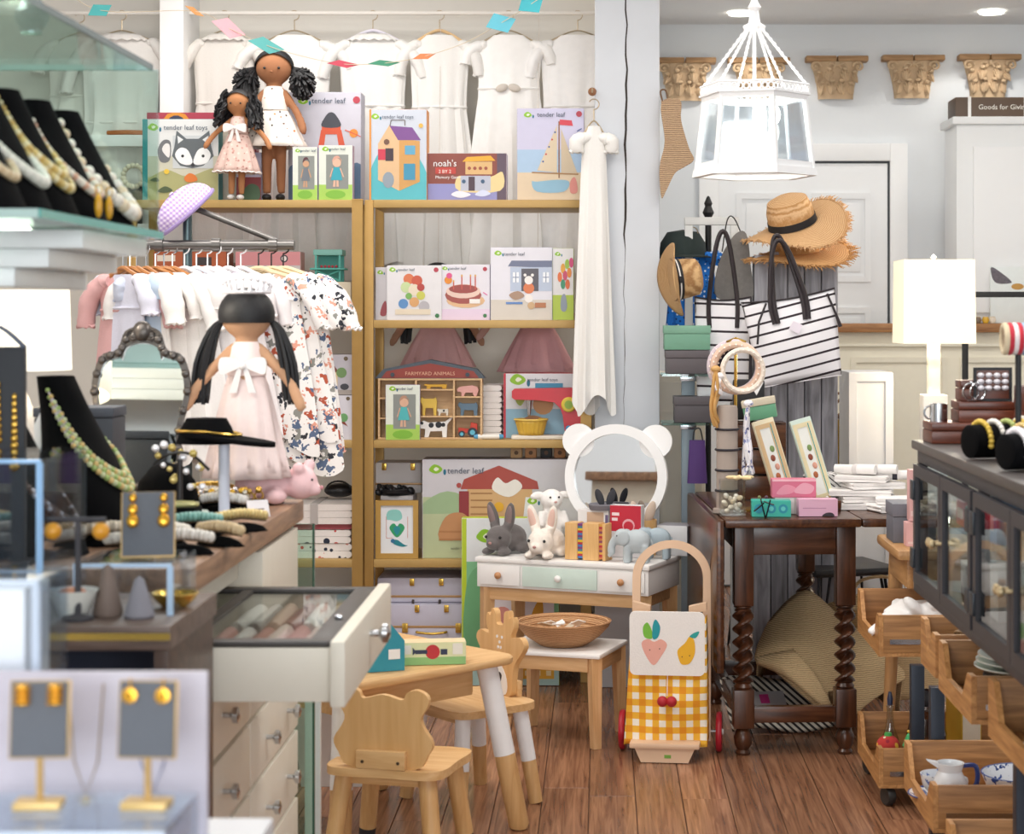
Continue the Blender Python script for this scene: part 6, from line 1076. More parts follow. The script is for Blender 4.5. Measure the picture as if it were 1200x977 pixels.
g.build('crest', PW_, t); MB().prism(inn, .0, .004).build('mirror_glass', C('#cdd2cf', .03, 1.0, var=.01), t); MB().prism(inn, .0042, .007).build('backing', C('#2c2a2a', .7), t); MB().box(-.05, .05, -.03, .05, 0, .012, .004).build('foot', PW_, t); MB().tube([(0, .0, .006), (0, .0, .04)], .008, 8).build('foot_stem', PW_, t); MB().tube([(0, .006, .2), (0, .09, .005)], .004, 6).build('strut', PW_, t)
# doll with tiara, plush, hats
doll('rag_doll', 'rag doll seen from behind with long black pigtails, tiara and pale pink tulle', (PX(289, 3.98), 3.98, CT+.001), .475, '#c79a78', TULLE, 'pigtails', 0, ((-.7, .1), (.7, .1)), hem=.12, flare=.185, bow=C('#f4f0ee', .7), back=True, tiara=True, tulle=True, seed=17, bodice=C('#f3dfda', .8), legs=False)
t = thing('pink_plush_bear', 'pink plush bear lying on its side at the counter end', 'plush toy', (PX(338, 4.02)-.01, 4.02, CT+.001), .2); g = MB(); g.ell((-.04, 0, .04), (.065, .045, .04)); g.ell((.035, -.01, .042), (.038, .036, .036)); g.ell((.064, -.02, .028), (.016, .016, .014)); g.ell((.03, -.035, .075), .014); g.ell((.055, .012, .078), .014)
for (x, y) in ((-.08, -.045), (-.02, -.05), (-.09, .03)): g.ell((x, y, .018), (.026, .022, .018))
g.build('body', C('#f0c9cb', .95, var=.1, sc_=60, bump=.5), t, fuse=.005); MB().ell((.079, -.024, .032), .0045, 8, 6).build('nose', C('#c98a90', .6), t); MB().ell((.058, -.035, .05), .003, 8, 6).build('eye', C('#2a2024', .3), t)
t = thing('velvet_hat', 'black velvet tilted hat with gold cord on a clear post', 'hat', (PX(272, 3.8), 3.72, CT+.001)); z0 = PZ(520, 3.72)-CT
MB().tube([(0, 0, .004), (0, 0, z0)], .011, 14).build('post', C('#d8dfee', .15), t); MB().lathe([(.04, 0), (.04, .004), (0, .005)], 24).build('post_base', C('#dfe6f0', .15), t)
g = MB(); g.grid(lambda u, v: ((.085*v)*math.cos(2*PI*u)*(1+.2*(math.cos(2*PI*u) > 0)*v), .06*v*math.sin(2*PI*u), z0+.018-.16*max(-.01, .085*v*math.cos(2*PI*u)+.02)), 40, 6, True); g.build('brim', VEL, t, solid=.009); MB().lathe([(.055, z0), (.046, z0+.03), (.036, z0+.05), (0, z0+.052)], 28, MT(-.035, 0, 0), 1.1, .85).build('crown', VEL, t); MB().tube([(-.03+.064*math.cos(a), .05*math.sin(a), z0+.026-.14*max(0, .064*math.cos(a))) for a in [2*PI*k/30 for k in range(30)]], .0028, 6, True).build('gold_cord', BRASS, t)
t = thing('velvet_beret', 'round black velvet cap with gold cord leaning by the mirror', 'hat', (PX(193, 3.72), 3.74, CT+.001)); MB().lathe([(0, 0), (.06, .0), (.065, .02), (.055, .07), (.03, .1), (0, .108)], 28).build('crown', VEL, t); MB().tube(curve3([(-.062, -.02, .05), (-.03, -.058, .045), (.01, -.064, .03), (.05, -.04, .02)], 5), .0025, 6).build('gold_cord', BRASS, t)
t = thing('jewel_tree', 'small jewel tree of clear and gold crystals on the counter', 'jewellery stand', (PX(208, 3.5), 3.52, CT+.001)); MB().lathe([(.03, 0), (.03, .004), (.006, .01), (.005, .13)], 14).build('stem', C('#3b3838', .4, .6), t); rr = random.Random(6)
for k in range(18): MB().ell((rr.uniform(-.045, .05), rr.uniform(-.03, .03), rr.uniform(.07, .16)), rr.uniform(.005, .009), 7, 5).build('jewel', C(rr.choice(('#e6e4e8', '#d9c47a', '#f2f0f4', '#b9a45a')), .15, .3), t)
MB().tube(curve3([(-.05, 0, .12), (-.02, 0, .14), (.02, 0, .14), (.055, 0, .11)], 4), .003, 6).build('branch', C('#3b3838', .4, .6), t)
# velvet pads with bracelets on the counter
PADS = [(205, 600, '#e6d6bf', 'cream carved cuff'), (262, 602, '#f1ece2', 'white pearl bracelet'), (213, 622, '#cfd8cf', 'pale sage bead bracelet'), (228, 628, '#7fb0a8', 'turquoise bead bracelet'), (282, 624, '#dcc48a', 'straw gold braided bracelet'), (258, 640, '#cdb58c', 'tan bead bracelet'), (190, 640, '#e9e2d4', 'ivory chip bracelet'), (216, 650, '#e4dfd6', 'white shell bracelet'), (130, 640, '#ded3be', 'sand coloured bangle'), (115, 625, '#efe9dd', 'ivory bangle'), (150, 655, '#d6d2c6', 'pale stone bracelet'), (250, 588, '#d9b04a', 'gold nugget bracelet'), (244, 594, '#c9c4bc', 'silver nugget bracelet'), (305, 590, '#c9a98a', 'tan leather bracelet')]
for i, (px, py, c, nm) in enumerate(PADS):
    dd = (CZ-CT)*FPX/(py-VY); x = PX(px, dd); a = -.5+.23*(i % 5)
    t = thing('bracelet_pad', 'black velvet pad under the '+nm, 'jewellery pad', (x, dd, CT+.0008), a, 'black velvet bracelet pads'); MB().grid(lambda u, v: ((-.05+.1*u), (-.02+.04*v)*math.sin(PI*min(max(u, .03), .97))**.5, .002+.016*math.sin(PI*u)**.5*math.sin(PI*v)), 14, 8).build('cushion', VEL, t, solid=.002); MB().box(-.03, .03, -.012, .012, 0, .003).build('base', VEL, t)
    t = thing('bracelet', nm+' on a black velvet pad on the counter', 'bracelet', (x, dd, CT+.021), a, 'bracelets on the counter pads'); g = MB(); rr = random.Random(i)
    for k in range(13): u = -.045+.09*k/12; g.ell((u, rr.uniform(-.003, .003), .007+.008*math.cos(u*28)), (.0075, .011 if i % 3 else .016, .0095), 8, 6)
    g.build('beads', C(c, .35, .5 if 'gold' in nm or 'silver' in nm else 0, var=.25, sc_=90), t, kind='stuff'); MB().tube([(-.048, 0, .0), (0, 0, .006), (.048, 0, 0)], .0022, 5).build('cord', C('#6d5a45', .6), t)
t = thing('price_card', 'small white price card leaning on the grey stand at the counter edge', 'price card', (PX(304, 3.72), 3.72, CT+.001), rot=(R(-25), 0, .5)); MB().box(-.022, .022, -.001, .001, 0, .036).build('card', C('#efe9ea', .6), t); MB().box(-.012, .012, -.0014, -.001, .015, .018).build('print_line', C('#8a7a78', .6), t)
t = thing('black_block', 'black velvet block with a crystal bangle on the counter', 'jewellery block', (PX(205, 3.42), 3.44, CT+.001)); MB().box(-.04, .04, -.03, .03, 0, .05, .004).build('block', VEL, t); MB().tube([(-.0+.036*math.cos(a), .024*math.sin(a), .054) for a in [2*PI*k/24 for k in range(24)]], .0045, 7, True).build('bangle', C('#c9c48a', .25, .6), t)
# things on the left closet shelf
t = thing('bead_ring', 'cream wooden bead ring hanging below the closet shelf', 'bead ring', (PX(144, 7.3), 7.47, zs2+.0005)); d = 7.3
for k in range(15): a = 2*PI*k/15; MB().ell((.042*math.cos(a), 0, .19+.042*math.sin(a)), .0115, 10, 7).build('wooden_bead', C('#e6dcc4', .5), t)
MB().box(-.03, .03, -.0, .02, 0, .15, .003).build('stand', BLACK, t)
t = thing('round_black_purse', 'round black purse with top loop on the closet shelf', 'purse', (PX(122, 7.5), 7.56, zs2+.001)); MB().ell((0, 0, .23), (.06, .03, .055), 16, 10).build('purse_body', BLACK, t); MB().tube([(.05*math.cos(a), 0, .25+.05*math.sin(a)) for a in [PI*k/12 for k in range(13)]], .004, 6).build('handle', BLACK, t); MB().box(-.05, .05, -.03, .03, 0, .18, .004).build('stand', BLACK, t)
t = thing('orange_toy', 'small orange soft toy with white tag beside the black purse', 'soft toy', (PX(138, 7.5), 7.5, zs2+.001)); MB().ell((0, 0, .09), (.028, .022, .026), 12, 9).ell((0, 0, .045), (.024, .02, .045), 12, 9).build('body', C('#dd7a22', .8), t, fuse=.004); MB().box(-.035, -.018, -.022, -.02, .03, .06).build('white_tag', WHITE, t)

t = thing('copper_hanger', 'orange wooden clothes hanger lying on the upper closet shelf', 'hanger', (PX(148, 7.5), 7.5, PZ(158, 7.45)+.0005)); MB().tube(curve3([(-.075, 0, .012), (0, -.01, .014), (.075, 0, .012)], 5), .0105, 8, flat=.9).build('arm', C('#b5662e', .5), t); MB().tube([(.0, -.008, .014), (.0, .03, .014)]+[(.015*math.sin(a), .045-.015*math.cos(a), .014) for a in [PI*k/8 for k in range(1, 9)]], .002, 6).build('hook', STEEL, t)
# ---------------------------------------------------------------- hats, bags and boxes by the post
RAF = straw('#a8763f', '#d3a672', 45, radial=True); RAF2 = straw('#b58550', '#d9b387', 50, radial=True)
d = 6.95; t = thing('cream_cupboard', 'cream panelled cupboard standing behind the painted post', 'cupboard', (.19, 7.25, 0)); CP = C('#e9e3d6', .5, var=.03)
MB().box(-.2, .21, 0, .42, 0, PZ(438, 7.25), .004).build('body', CP, t)
for (a, b_) in ((-.19, .0), (.006, .2)): dw = MB().box(a, b_, -.012, -.0005, .08, PZ(438, 7.25)-.03, .003).build('door', CP, t); MB().ring([(a+.03, .15), (b_-.03, .15), (b_-.03, 1.0), (a+.03, 1.0)], [(a+.04, .16), (b_-.04, .16), (b_-.04, .99), (a+.04, .99)], -.017, -.012).build('moulding', CP, dw)
t = thing('wicker_stocking', 'woven wicker stocking hanging on the side of the painted post', 'stocking', P(795, 225, 6.86)); k = 6.86/FPX
MB().prism(smoothpath([(-20*k, 104*k), (2*k, 107*k), (3*k, 84*k), (12*k, 52*k), (18*k, 38*k), (8*k, 30*k), (-4*k, 22*k), (-14*k, 2*k), (-20*k, -6*k), (-22*k, 30*k), (-16*k, 60*k)], 5), -.014, .014).build('woven_body', straw('#7d6148', '#c9ab8a', 45), t); MB().tube(curve3([(-18*k, 0, 104*k), (-21*k, 0, 118*k), (-15*k, 0, 119*k), (-12*k, 0, 106*k)], 4), .0035, 6).build('loop', C('#6d5138', .7), t); MB().tube([(-20*k, 0, 104*k), (2*k, 0, 107*k)], .008, 8).build('cuff', straw('#7d6148', '#c9ab8a', 45), t)
t = thing('straw_fedora', 'straw fedora with black and white band hung on its side by the post', 'hat', P(789, 328, 6.78), rot=(R(8), R(82), R(20))); FS = straw('#9a7044', '#cba676', 55, radial=True)
MB().grid(lambda u, v: ((.074+.06*v)*math.cos(2*PI*u), (.066+.056*v)*math.sin(2*PI*u), .022*v*math.cos(4*PI*u)-.008*v), 48, 5, True).build('brim', FS, t, solid=.003); MB().lathe([(.075, -.002), (.071, .05), (.066, .088), (.05, .1), (.02, .094), (0, .09)], 36, None, 1, .88).build('crown', FS, t); b3 = MB().lathe([(.0765, .0), (.0745, .024), (.0735, .024), (.0755, 0)], 36, None, 1, .88).build('hat_band', C('#1d1a1e', .7), t); MB().lathe([(.077, .009), (.0763, .014), (.0755, .014), (.076, .009)], 36, None, 1, .88).build('white_stripe', C('#efece8', .7), b3); MB().box(-.012, .012, -.074, -.066, .004, .022, .002).build('band_bow', C('#1d1a1e', .7), t)
t = thing('hat_rack_frame', 'pale grey wooden rack frame carrying bags beside the post', 'rack', (PX(830, 6.98), 7.03, 0)); GR = C('#d3d3d0', .55, var=.05); zt = PZ(263, 6.98)
for px in (808, 862): MB().box(PX(px, 6.98)-t.location.x-.015, PX(px, 6.98)-t.location.x+.015, 0, .03, 0, zt, .003).build('upright', GR, t)
MB().box(PX(803, 6.98)-t.location.x, PX(867, 6.98)-t.location.x, -.001, .031, zt+.0005, zt+.03, .003).build('top_bar', GR, t); MB().box(PX(803, 6.98)-t.location.x, PX(867, 6.98)-t.location.x, -.05, .08, 0, .02, .003).build('foot', GR, t)
t = thing('finial_rod', 'black iron rod with turned finial behind the bag rack', 'rod', (PX(830, 7.15), 7.15, 0)); zf = PZ(300, 7.15); MB().tube([(0, 0, .01), (0, 0, zf)], .011, 10).build('rod', BLACK, t); MB().lathe([(.012, zf), (.012, zf+.13), (.02, zf+.135), (.012, zf+.145), (.022, zf+.165), (.012, zf+.19), (.016, zf+.2), (.006, zf+.225), (0, zf+.23)], 14).build('finial', BLACK, t); MB().lathe([(.09, 0), (.09, .008), (.02, .014)], 18).build('base', BLACK, t)
t = thing('dark_felt_hat', 'dark green felt hat hung on the finial rod behind the rack', 'hat', (PX(800, 7.12), 7.1, PZ(300, 7.1))); MB().lathe([(.09, .0), (.085, .05), (.06, .09), (0, .1)], 24).build('crown', C('#25302e', .9), t); MB().lathe([(.085, -.004), (.12, -.008), (.12, -.004), (.085, .004)], 28).build('brim', C('#25302e', .9), t)
garment('blue_print_dress', 'bright blue dress with white speckles hanging behind the straw fedora', (PX(812, 7.06), 7.07, PZ(266, 7.06)), 0, .085, .34, 1.2, printed('#1d6fc4', ['#e8f0fa', '#0d2f6a', '#e8f0fa'], 70, .28), .03, .8, seed=70, waist=.05, thick=.02, folds=5)
t = thing('grey_knit_bag', 'grey quilted shoulder bag hung on the rack', 'bag', (PX(860, 6.93), 6.93, PZ(350, 6.93))); k = 6.93/FPX; MB().prism(smoothpath([(-20*k, 2*k), (-18*k, 40*k), (0, 74*k), (14*k, 76*k), (19*k, 40*k), (20*k, 0)], 5), -.02, .02).build('bag_body', C('#77736f', .9, var=.2, sc_=70, bump=.7), t); MB().tube(curve3([(-14*k, -.012, 55*k), (-8*k, -.015, 92*k), (0, -.015, 94*k), (10*k, -.012, 72*k)], 5), .006, 8, flat=.4).build('strap', C('#3a3836', .8), t)
STR = stripes('#ece9ec', '#2c2228', 26, .2, -.1); STR2 = stripes('#ece9ec', '#2c2228', 20, .16, .03)
def tote(label, xa, xb, ya, yb, d, m, roll, straps, flare=.86, leather='#2a2226'):
    k = d/FPX; w = (xb-xa)*k/2; h = (yb-ya)*k; t = thing('striped_tote', label, 'tote bag', (PX((xa+xb)/2, d), d, PZ(yb, d)), group='striped tote bags', rot=(0, roll, 0)); L = C(leather, .55)
    def sh(y0, bulge): return lambda u, v: (-w*flare+2*w*flare*u+(2*u-1)*w*(1-flare)*v, y0+bulge*math.sin(PI*u)*math.sin(PI*min(1, v*1.1)), h*v-.012*math.sin(PI*u)*v)
    g = MB(); g.grid(sh(-.012, -.03), 18, 12); g.grid(sh(.02, .02), 18, 12); f1, f2 = sh(-.012, -.03), sh(.02, .02)
    for ue in (0, 1): g.grid(lambda u, v: Vector(f1(ue, v)).lerp(Vector(f2(ue, v)), u), 3, 12)
    g.grid(lambda u, v: Vector(f1(u, 0)).lerp(Vector(f2(u, 0)), v), 18, 2); g.build('bag_body', m, t, solid=.003)
    MB().tube([f1(u/12, 1) for u in range(13)], .006, 6, flat=.6).build('top_trim', L, t); MB().tube([f2(u/12, 1) for u in range(13)], .006, 6, flat=.6).build('top_trim', L, t)
    for (u0, u1, hh, yy) in straps: MB().tube(curve3([f1(u0, .72), Vector(f1(u0, 1))+Vector((0, -.004, 0)), (-w+2*w*(u0*.75+u1*.25), yy, h+hh*.75), (-w+2*w*(u0+u1)/2, yy, h+hh), (-w+2*w*(u0*.25+u1*.75), yy, h+hh*.75), Vector(f1(u1, 1))+Vector((0, -.004, 0)), f1(u1, .72)], 5), .0115, 8, flat=.75).build('strap', L, t)
    return t, w, h
t, w, h = tote('large white tote with black stripes hung on the weathered stand', 884, 994, 345, 446, 6.72, STR, R(-9), ((.3, .68, .2, -.012), (.34, .64, .22, .03)))
MB().prism([(-.02, h*.62), (.0, h*.7), (.03, h*.64), (.012, h*.54)], -.054, -.052).build('swing_tag', C('#e6dde6', .6), t); MB().tube([(-w*.5, -.03, h*.95), (-w*.72, -.05, h*.75), (-w*.82, -.045, h*.5)], .004, 6).build('tassel_cord', C('#2a2226', .6), t); MB().tube([(w*.82, -.02, h*.95), (w*.93, -.03, h*.7), (w*.98, -.03, h*.55)], [.004, .005, .008], 6).build('tassel_cord', C('#2a2226', .6), t)
t, w, h = tote('smaller striped tote with long black straps hung on the grey rack', 814, 880, 348, 470, 6.85, STR2, 0, ((.25, .75, .24, -.01),), .9)
MB().prism([(w*.88, 0), (w*1.02, 0), (w*1.02, h), (w*.95, h)], -.03, -.026).build('side_trim', C('#2a2226', .55), t)
# weathered stand with hats
t = thing('weathered_stand', 'weathered grey plank display stand behind the striped tote', 'display stand', (PX(933, 6.9), 6.9, 0)); WW = wood('#6d6c70', '#aaa9b0', 'Z', 4, .8, 9, .3, True); zt = PZ(292, 6.9)
for k in range(5): x = (-.155+.062*k); MB().box(x+.0015, x+.0605, 0, .1, 0, zt-.03*abs(k-2)**1.3*.3, .004).build('plank', WW, t)
MB().box(-.16, .16, .1005, .125, .2, .28, .003).build('cross_batten', WW, t); MB().box(-.16, .16, .1005, .125, 1.1, 1.18, .003).build('cross_batten', WW, t)
def sunhat(label, loc, rot, rc, rb, m, band, fringe, wav=.03, cr=.11, name='sun_hat', seed=1, sx=1.0):
    t = thing(name, label, 'hat', loc, rot=rot); rr = random.Random(seed)
    def br(u, v): th = 2*PI*u; r = rc+(rb-rc)*v; return (r*math.cos(th)*sx, r*math.sin(th), wav*v*math.sin(2*th+.7)-.02*v*v)
    MB().grid(br, 56, 8, True).build('brim', m, t, solid=.004); MB().lathe([(rc*1.02, -.003), (rc*.98, cr*.55), (rc*.85, cr*.88), (rc*.5, cr), (0, cr*1.03)], 36, None, sx, 1).build('crown', m, t)
    if band: MB().lathe([(rc*1.05, .001), (rc*1.03, .028), (rc*1.01, .028), (rc*1.02, .001)], 36, None, sx, 1).build('hat_band', C(band, .7), t)
    if fringe:
        g = MB()
        for q in range(420): u = rr.random(); p = Vector(br(u, 1)); o = Vector((p.x, p.y, 0)).normalized()*fringe*rr.uniform(.5, 1.2); e = p+o+Vector((rr.uniform(-.01, .01), rr.uniform(-.01, .01), rr.uniform(-.014, .012))); g.tube([p-o*.4, p.lerp(e, .6)+Vector((0, 0, .003)), e], [.0018, .0016, .0008], 4)
        g.build('raffia_fringe', m, t, kind='stuff')
    return t
sunhat('frayed orange raffia sun hat, lower of the two hats on the weathered stand', (PX(936, 6.92), 6.95, PZ(293, 6.92)), (R(10), R(-9), .3), .09, .19, RAF, None, .03, .02, .07, seed=3)
sunhat('wide natural straw hat with black band on top of the raffia hat', (PX(930, 6.92), 6.95, PZ(272, 6.92)+.03), (R(16), R(-20), .2), .088, .2, RAF2, '#1c191b', .014, .04, .11, seed=4)
# slim shelf stand with boxes
t = thing('slim_shelf_stand', 'slim blue grey stand with glass shelves carrying gift boxes', 'shelf', (PX(808, 6.8), 6.8, 0)); BG = C('#8fa0ac', .3)
MB().box(-.025, .025, .105, .12, 0, 1.16, .003).build('post', BG, t); MB().box(-.1, .1, -.02, .16, 0, .015, .003).build('base', BG, t)
ZA, ZB = PZ(438, 6.8), PZ(495, 6.8)
for z in (ZA, ZB): MB().box(-.1, .12, -.045, .15, z-.008, z).build('glass_shelf', glassmat('#d5ebe8', .03, .4), t); MB().box(-.03, .03, .09, .125, z-.03, z-.0085, .002).build('clamp', STEEL, t)
def lidbox(label, xa, xb, ya, yb, d, z0, c, lid, rz=0, depth=.13, name='gift_box', rot=None):
    k = d/FPX; w = (xb-xa)*k/2; h = (yb-ya)*k; t = thing(name, label, 'box', (PX((xa+xb)/2, d), d, z0), rz, 'lidded gift boxes', rot); MB().box(-w+.002, w-.002, .002, depth-.002, 0, h*.66, .003).build('box_body', C(c, .55), t); MB().box(-w, w, 0, depth, h*.665, h, .003).build('lid', C(lid, .55), t); return t
lidbox('dark taupe lidded box under the green one beside the post', 780, 832, 410, 437.5, 6.77, ZA+.001, '#5b5457', '#5f585b')
lidbox('sage green lidded box, topmost beside the straw fedora', 778, 833, 381, 409.5, 6.77, ZA+.0875, '#6f9f86', '#7aa88f')
lidbox('dark taupe lidded box alone on the lower glass shelf', 790, 840, 464, 494.5, 6.77, ZB+.001, '#4f4a4e', '#565155')
t = thing('purple_pouch', 'deep purple cloth pouch hanging below the glass shelf', 'pouch', (PX(817, 6.74), 6.735, PZ(566, 6.74))); MB().grid(lambda u, v: ((.036-.008*v)*math.cos(2*PI*u), .014*(1-.5*v)*math.sin(2*PI*u), .155*v), 24, 8, True).build('pouch_body', C('#4c2f6d', .7, bump=.2), t); MB().tube(curve3([(-.015, 0, .15), (-.01, 0, .19), (.01, 0, .195), (.02, 0, .15)], 4), .003, 6).build('loop', BLACK, t)
# ---------------------------------------------------------------- things on the oak table
t = thing('bangle_stand', 'tall brass stand on the oak table with fabric hoops', 'stand', (PX(862, 6.05), 6.05, TZ)); zz = PZ(396, 6.05)-TZ; MB().lathe([(.06, 0), (.06, .006), (.01, .012)], 24).build('base', BRASS, t); MB().tube([(0, 0, .01), (0, 0, zz)], .005, 8).build('post', BRASS, t); MB().tube([(-.03, -.03, zz-.012), (0, 0, zz), (.03, -.03, zz-.012)], .004, 6).build('hook_arm', BRASS, t)
for i, (c, r, rt, y, lb) in enumerate((('#d9b9a4', .074, .012, -.03, 'padded blush hairband hoop on the brass stand'), ('#cdbfc6', .078, .01, .0, 'lilac beaded hairband hoop behind the blush one'), ('#2a2636', .07, .011, .03, 'navy fabric hairband hoop behind the lilac one'), ('#e2d6c8', .066, .009, -.06, 'ivory pearl hairband hoop in front on the brass stand'))):
    t = thing('hairband', lb, 'hairband', (PX(862, 6.05)+.006*i-.012*(i == 1), 6.05+y-.012, PZ(458, 6.05)), .12*i-.2, 'hairbands on the brass stand'); MB().tube([(r*math.cos(a), 0, r*1.02+r*math.sin(a)) for a in [2*PI*k/36 for k in range(36)]], rt, 8, True).build('padded_band', cloth(c), t)
    g = MB()
    for k in range(24): a = 2*PI*k/24; g.ell((r*math.cos(a), -rt, r*1.02+r*math.sin(a)), .0035, 6, 5)
    g.build('beads', C('#f1e6dc', .3), t, kind='stuff')
t = thing('hairband_roll', 'upright taupe velvet roll with black elastic bands on the oak table', 'display roll', (PX(852, 5.98), 5.98, TZ)); MB().lathe([(.045, 0), (.045, .012), (.034, .014), (.034, .33), (.03, .34), (0, .342)], 24).build('roll', C('#a2958c', .9, bump=.2), t)
for k in range(4): MB().tube([(.036*math.cos(a), .036*math.sin(a), .07+.065*k) for a in [2*PI*q/24 for q in range(24)]], .004, 6, True).build('elastic_band', C('#26222a', .7), t)
rr = random.Random(12)
for i, (px, y0, y1, c, lb) in enumerate(((876, 472, 560, '#e9e4ea', 'white and blue floral scarf draped beside the taupe roll'), (838, 432, 500, '#cfa468', 'tan satin ribbon bunch tied on the brass stand'), (842, 440, 462, '#e6dfe2', 'white lace rosette tied on the brass stand'))):
    d = 6.0; k = d/FPX; t = thing('scarf', lb, 'scarf', (PX(px, d), d-.03, PZ(y1, d))); H = (y1-y0)*k; m = (printed('#eceaf0', ['#7f88b8', '#c9cfe4', '#4a4a78'], 60, .35, warp=1.5), C('#c79a5c', .4), C('#ece8ea', .8, bump=.5, sc_=90))[i]
    for q in range(5): MB().tube(curve3([(0, 0, H), (rr.uniform(-.012, .012), rr.uniform(-.02, .01), H*.65), (rr.uniform(-.02, .02), rr.uniform(-.025, .01), H*.3), (rr.uniform(-.018, .018), rr.uniform(-.02, .01), H*.02*q)], 4), [.006]+[.012]*11+[.008], 8, flat=.5).build('fold', m, t)
    MB().ell((0, -.006, H), (.016, .012, .012), 8, 6).build('knot', m, t)
t = thing('dark_crate', 'dark wooden crate at the back of the oak table', 'crate', (PX(888, 6.42), 6.42, TZ)); hc = PZ(494, 6.42)-TZ
for z in (0, hc/3, 2*hc/3): MB().box(-.09, .09, -.06, -.05, z+.003, z+hc/3-.006, .002).build('slat', OAKX, t); MB().box(-.09, .09, .05, .06, z+.003, z+hc/3-.006, .002).build('slat', OAKX, t)
for sx in (-1, 1): MB().box(sx*.09, sx*.078, -.0495, .0495, 0, hc-.003, .002).build('end_panel', OAKY, t)
MB().box(-.09, .09, -.061, .061, hc-.0025, hc).build('lid', OAKX, t)
lidbox('sage green lidded box tipped on the crate behind the bookmark boxes', 872, 912, 466, 490, 6.35, TZ+hc+.012, '#5f9a78', '#cfc4ae', rot=(0, R(-10), -.1), depth=.1)
t = thing('black_purse', 'black purse with white triangular label behind the hoops', 'purse', (PX(878, 6.5), 6.47, TZ+hc+.001)); MB().box(-.055, .055, -.02, .02, 0, .14, .01).build('purse_body', BLACK, t); MB().prism([(.0, .13), (.05, .13), (.026, .085)], -.022, -.0205).build('label_patch', C('#efecec', .6), t)
t.location.y = 6.53
for i, (xa, xt, c, lb) in enumerate(((916, 905, '#e9dfc0', 'tall cream bookmark gift box with floral window leaning left'), (962, 949, '#cfe0d6', 'tall mint bookmark gift box leaning next to the cream one'))):
    d = 6.08; t = thing('bookmark_box', lb, 'box', (PX(xa+8, d), d+.05*i, TZ+.012), rot=(R(-10), R(-15), .15), group='bookmark gift boxes'); MB().box(-.036, .036, 0, .02, 0, .29, .003).build('box_body', C(c, .5), t)
    MB().ring([(-.032, .02), (.032, .02), (.032, .275), (-.032, .275)], [(-.02, .034), (.014, .034), (.014, .26), (-.02, .26)], -.003, 0).build('window_frame', C(('#d9b98a', '#e6d9b0')[i], .4), t); MB().box(-.02, .014, -.001, 0, .034, .26).build('card', C('#eef0ea', .5), t); MB().box(.018, .021, -.0036, -.003, .03, .27).build('teal_line', C('#3f9a9a', .5), t)
    for q in range(4): MB().ell((-.004+.006*(q % 2), -.002, .1+.03*q), (.008, .002, .011), 8, 6).build('printed_flower', C(('#b5673f', '#d9a08c', '#8f4a34', '#7f9a5c')[q], .6), t)
t = thing('trinket_tray', 'low dark tray of small trinkets between the bookmark boxes', 'tray', (PX(935, 6.0), 6.06, TZ)); MB().box(-.14, .14, -.05, .05, 0, .008, .002).build('tray_base', OAKX, t)
for s in (-1, 1): MB().box(-.14, .14, s*.05-.004, s*.05+.004, .0085, .035, .002).build('tray_side', OAKX, t)
for q in range(16): c = rr.choice(('#c9b07a', '#8f9a6a', '#3c3a42', '#d9d2c4', '#7a5a6a', '#5a8a8a')); o = MB().lathe([(0, 0), (.013, .002), (.016, .014), (.01, .026), (0, .03)], 10).ell((0, 0, .032), .006, 7, 5).build('trinket', C(c, .4), None, loc=(t.location.x+rr.uniform(-.125, .125), t.location.y+rr.uniform(-.03, .03), TZ+.009), rot=(0, 0, rr.random())); tag(o, {'#c9b07a': 'sand coloured', '#8f9a6a': 'olive', '#3c3a42': 'charcoal', '#d9d2c4': 'ivory', '#7a5a6a': 'mauve', '#5a8a8a': 'sea green'}[c]+' knobbed trinket pot in the low dark tray', 'trinket', 'trinket pots in the tray')
def pbox(label, xa, xb, ya, yb, d, c, pat, z0, dep=.07, rz=0): return carton('soap_box', label, xa, ya, xb, yb, d, dep, c, None, pat, rz=rz, z0=z0, group='soap boxes on the oak table')
pbox('rose pink soap box behind the teal one on the oak table', 904, 955, 570, 591, 6.0, '#d9708c', lambda A: (A.blob([(.1, .2), (.3, .7), (.55, .5), (.4, .2)], '#e892a8'), A.blob([(.5, .3), (.7, .8), (.95, .6), (.85, .2)], '#e6a5b5'), A.rect(0, .88, 1, 1, '#f2b9c6')), TZ+.001, .06, .0)
o = COL.objects[-1]
pbox('teal soap box with blue roundels and black ribbon', 881, 927, 588, 607, 5.835, '#36b3a2', lambda A: (A.dot(.5, .5, .12, '#1f8fa5'), A.dot(.5, .5, .06, '#5fc9c4'), A.dot(.8, .5, .12, '#1f8fa5'), A.dot(.8, .5, .06, '#5fc9c4'), A.dot(.18, .5, .12, '#1f8fa5')), TZ+.001, .06, -.03)
pbox('pale pink soap box with dark sprig at the table edge', 936, 982, 586, 606, 5.85, '#e3b3cb', lambda A: (A.rect(.1, .45, .7, .5, '#c08aa8'), A.blob([(.6, 0), (.7, .2), (.85, .2), (.9, 0)], '#3a3038')), TZ+.001, .05, .05)
for ob in COL.objects:
    if ob.get('label', '').startswith('rose pink soap'): ob.location = (PX(930, 5.93), 5.915, TZ+.0535)
t = thing('box_riser', 'white carton under the rose pink soap box', 'box', (PX(930, 5.93), 5.915, TZ+.001)); MB().box(-.06, .06, 0, .06, 0, .052, .002).build('carton', C('#d9d4d2', .6), t); MB().box(-.0, .01, -.0008, 0, .0, .052).build('seam', C('#b9b2ae', .6), t)
t = thing('ribbon_bow', 'black satin ribbon bow on the teal soap box', 'ribbon', (PX(895, 5.82), 5.818, TZ+.001), -.03)
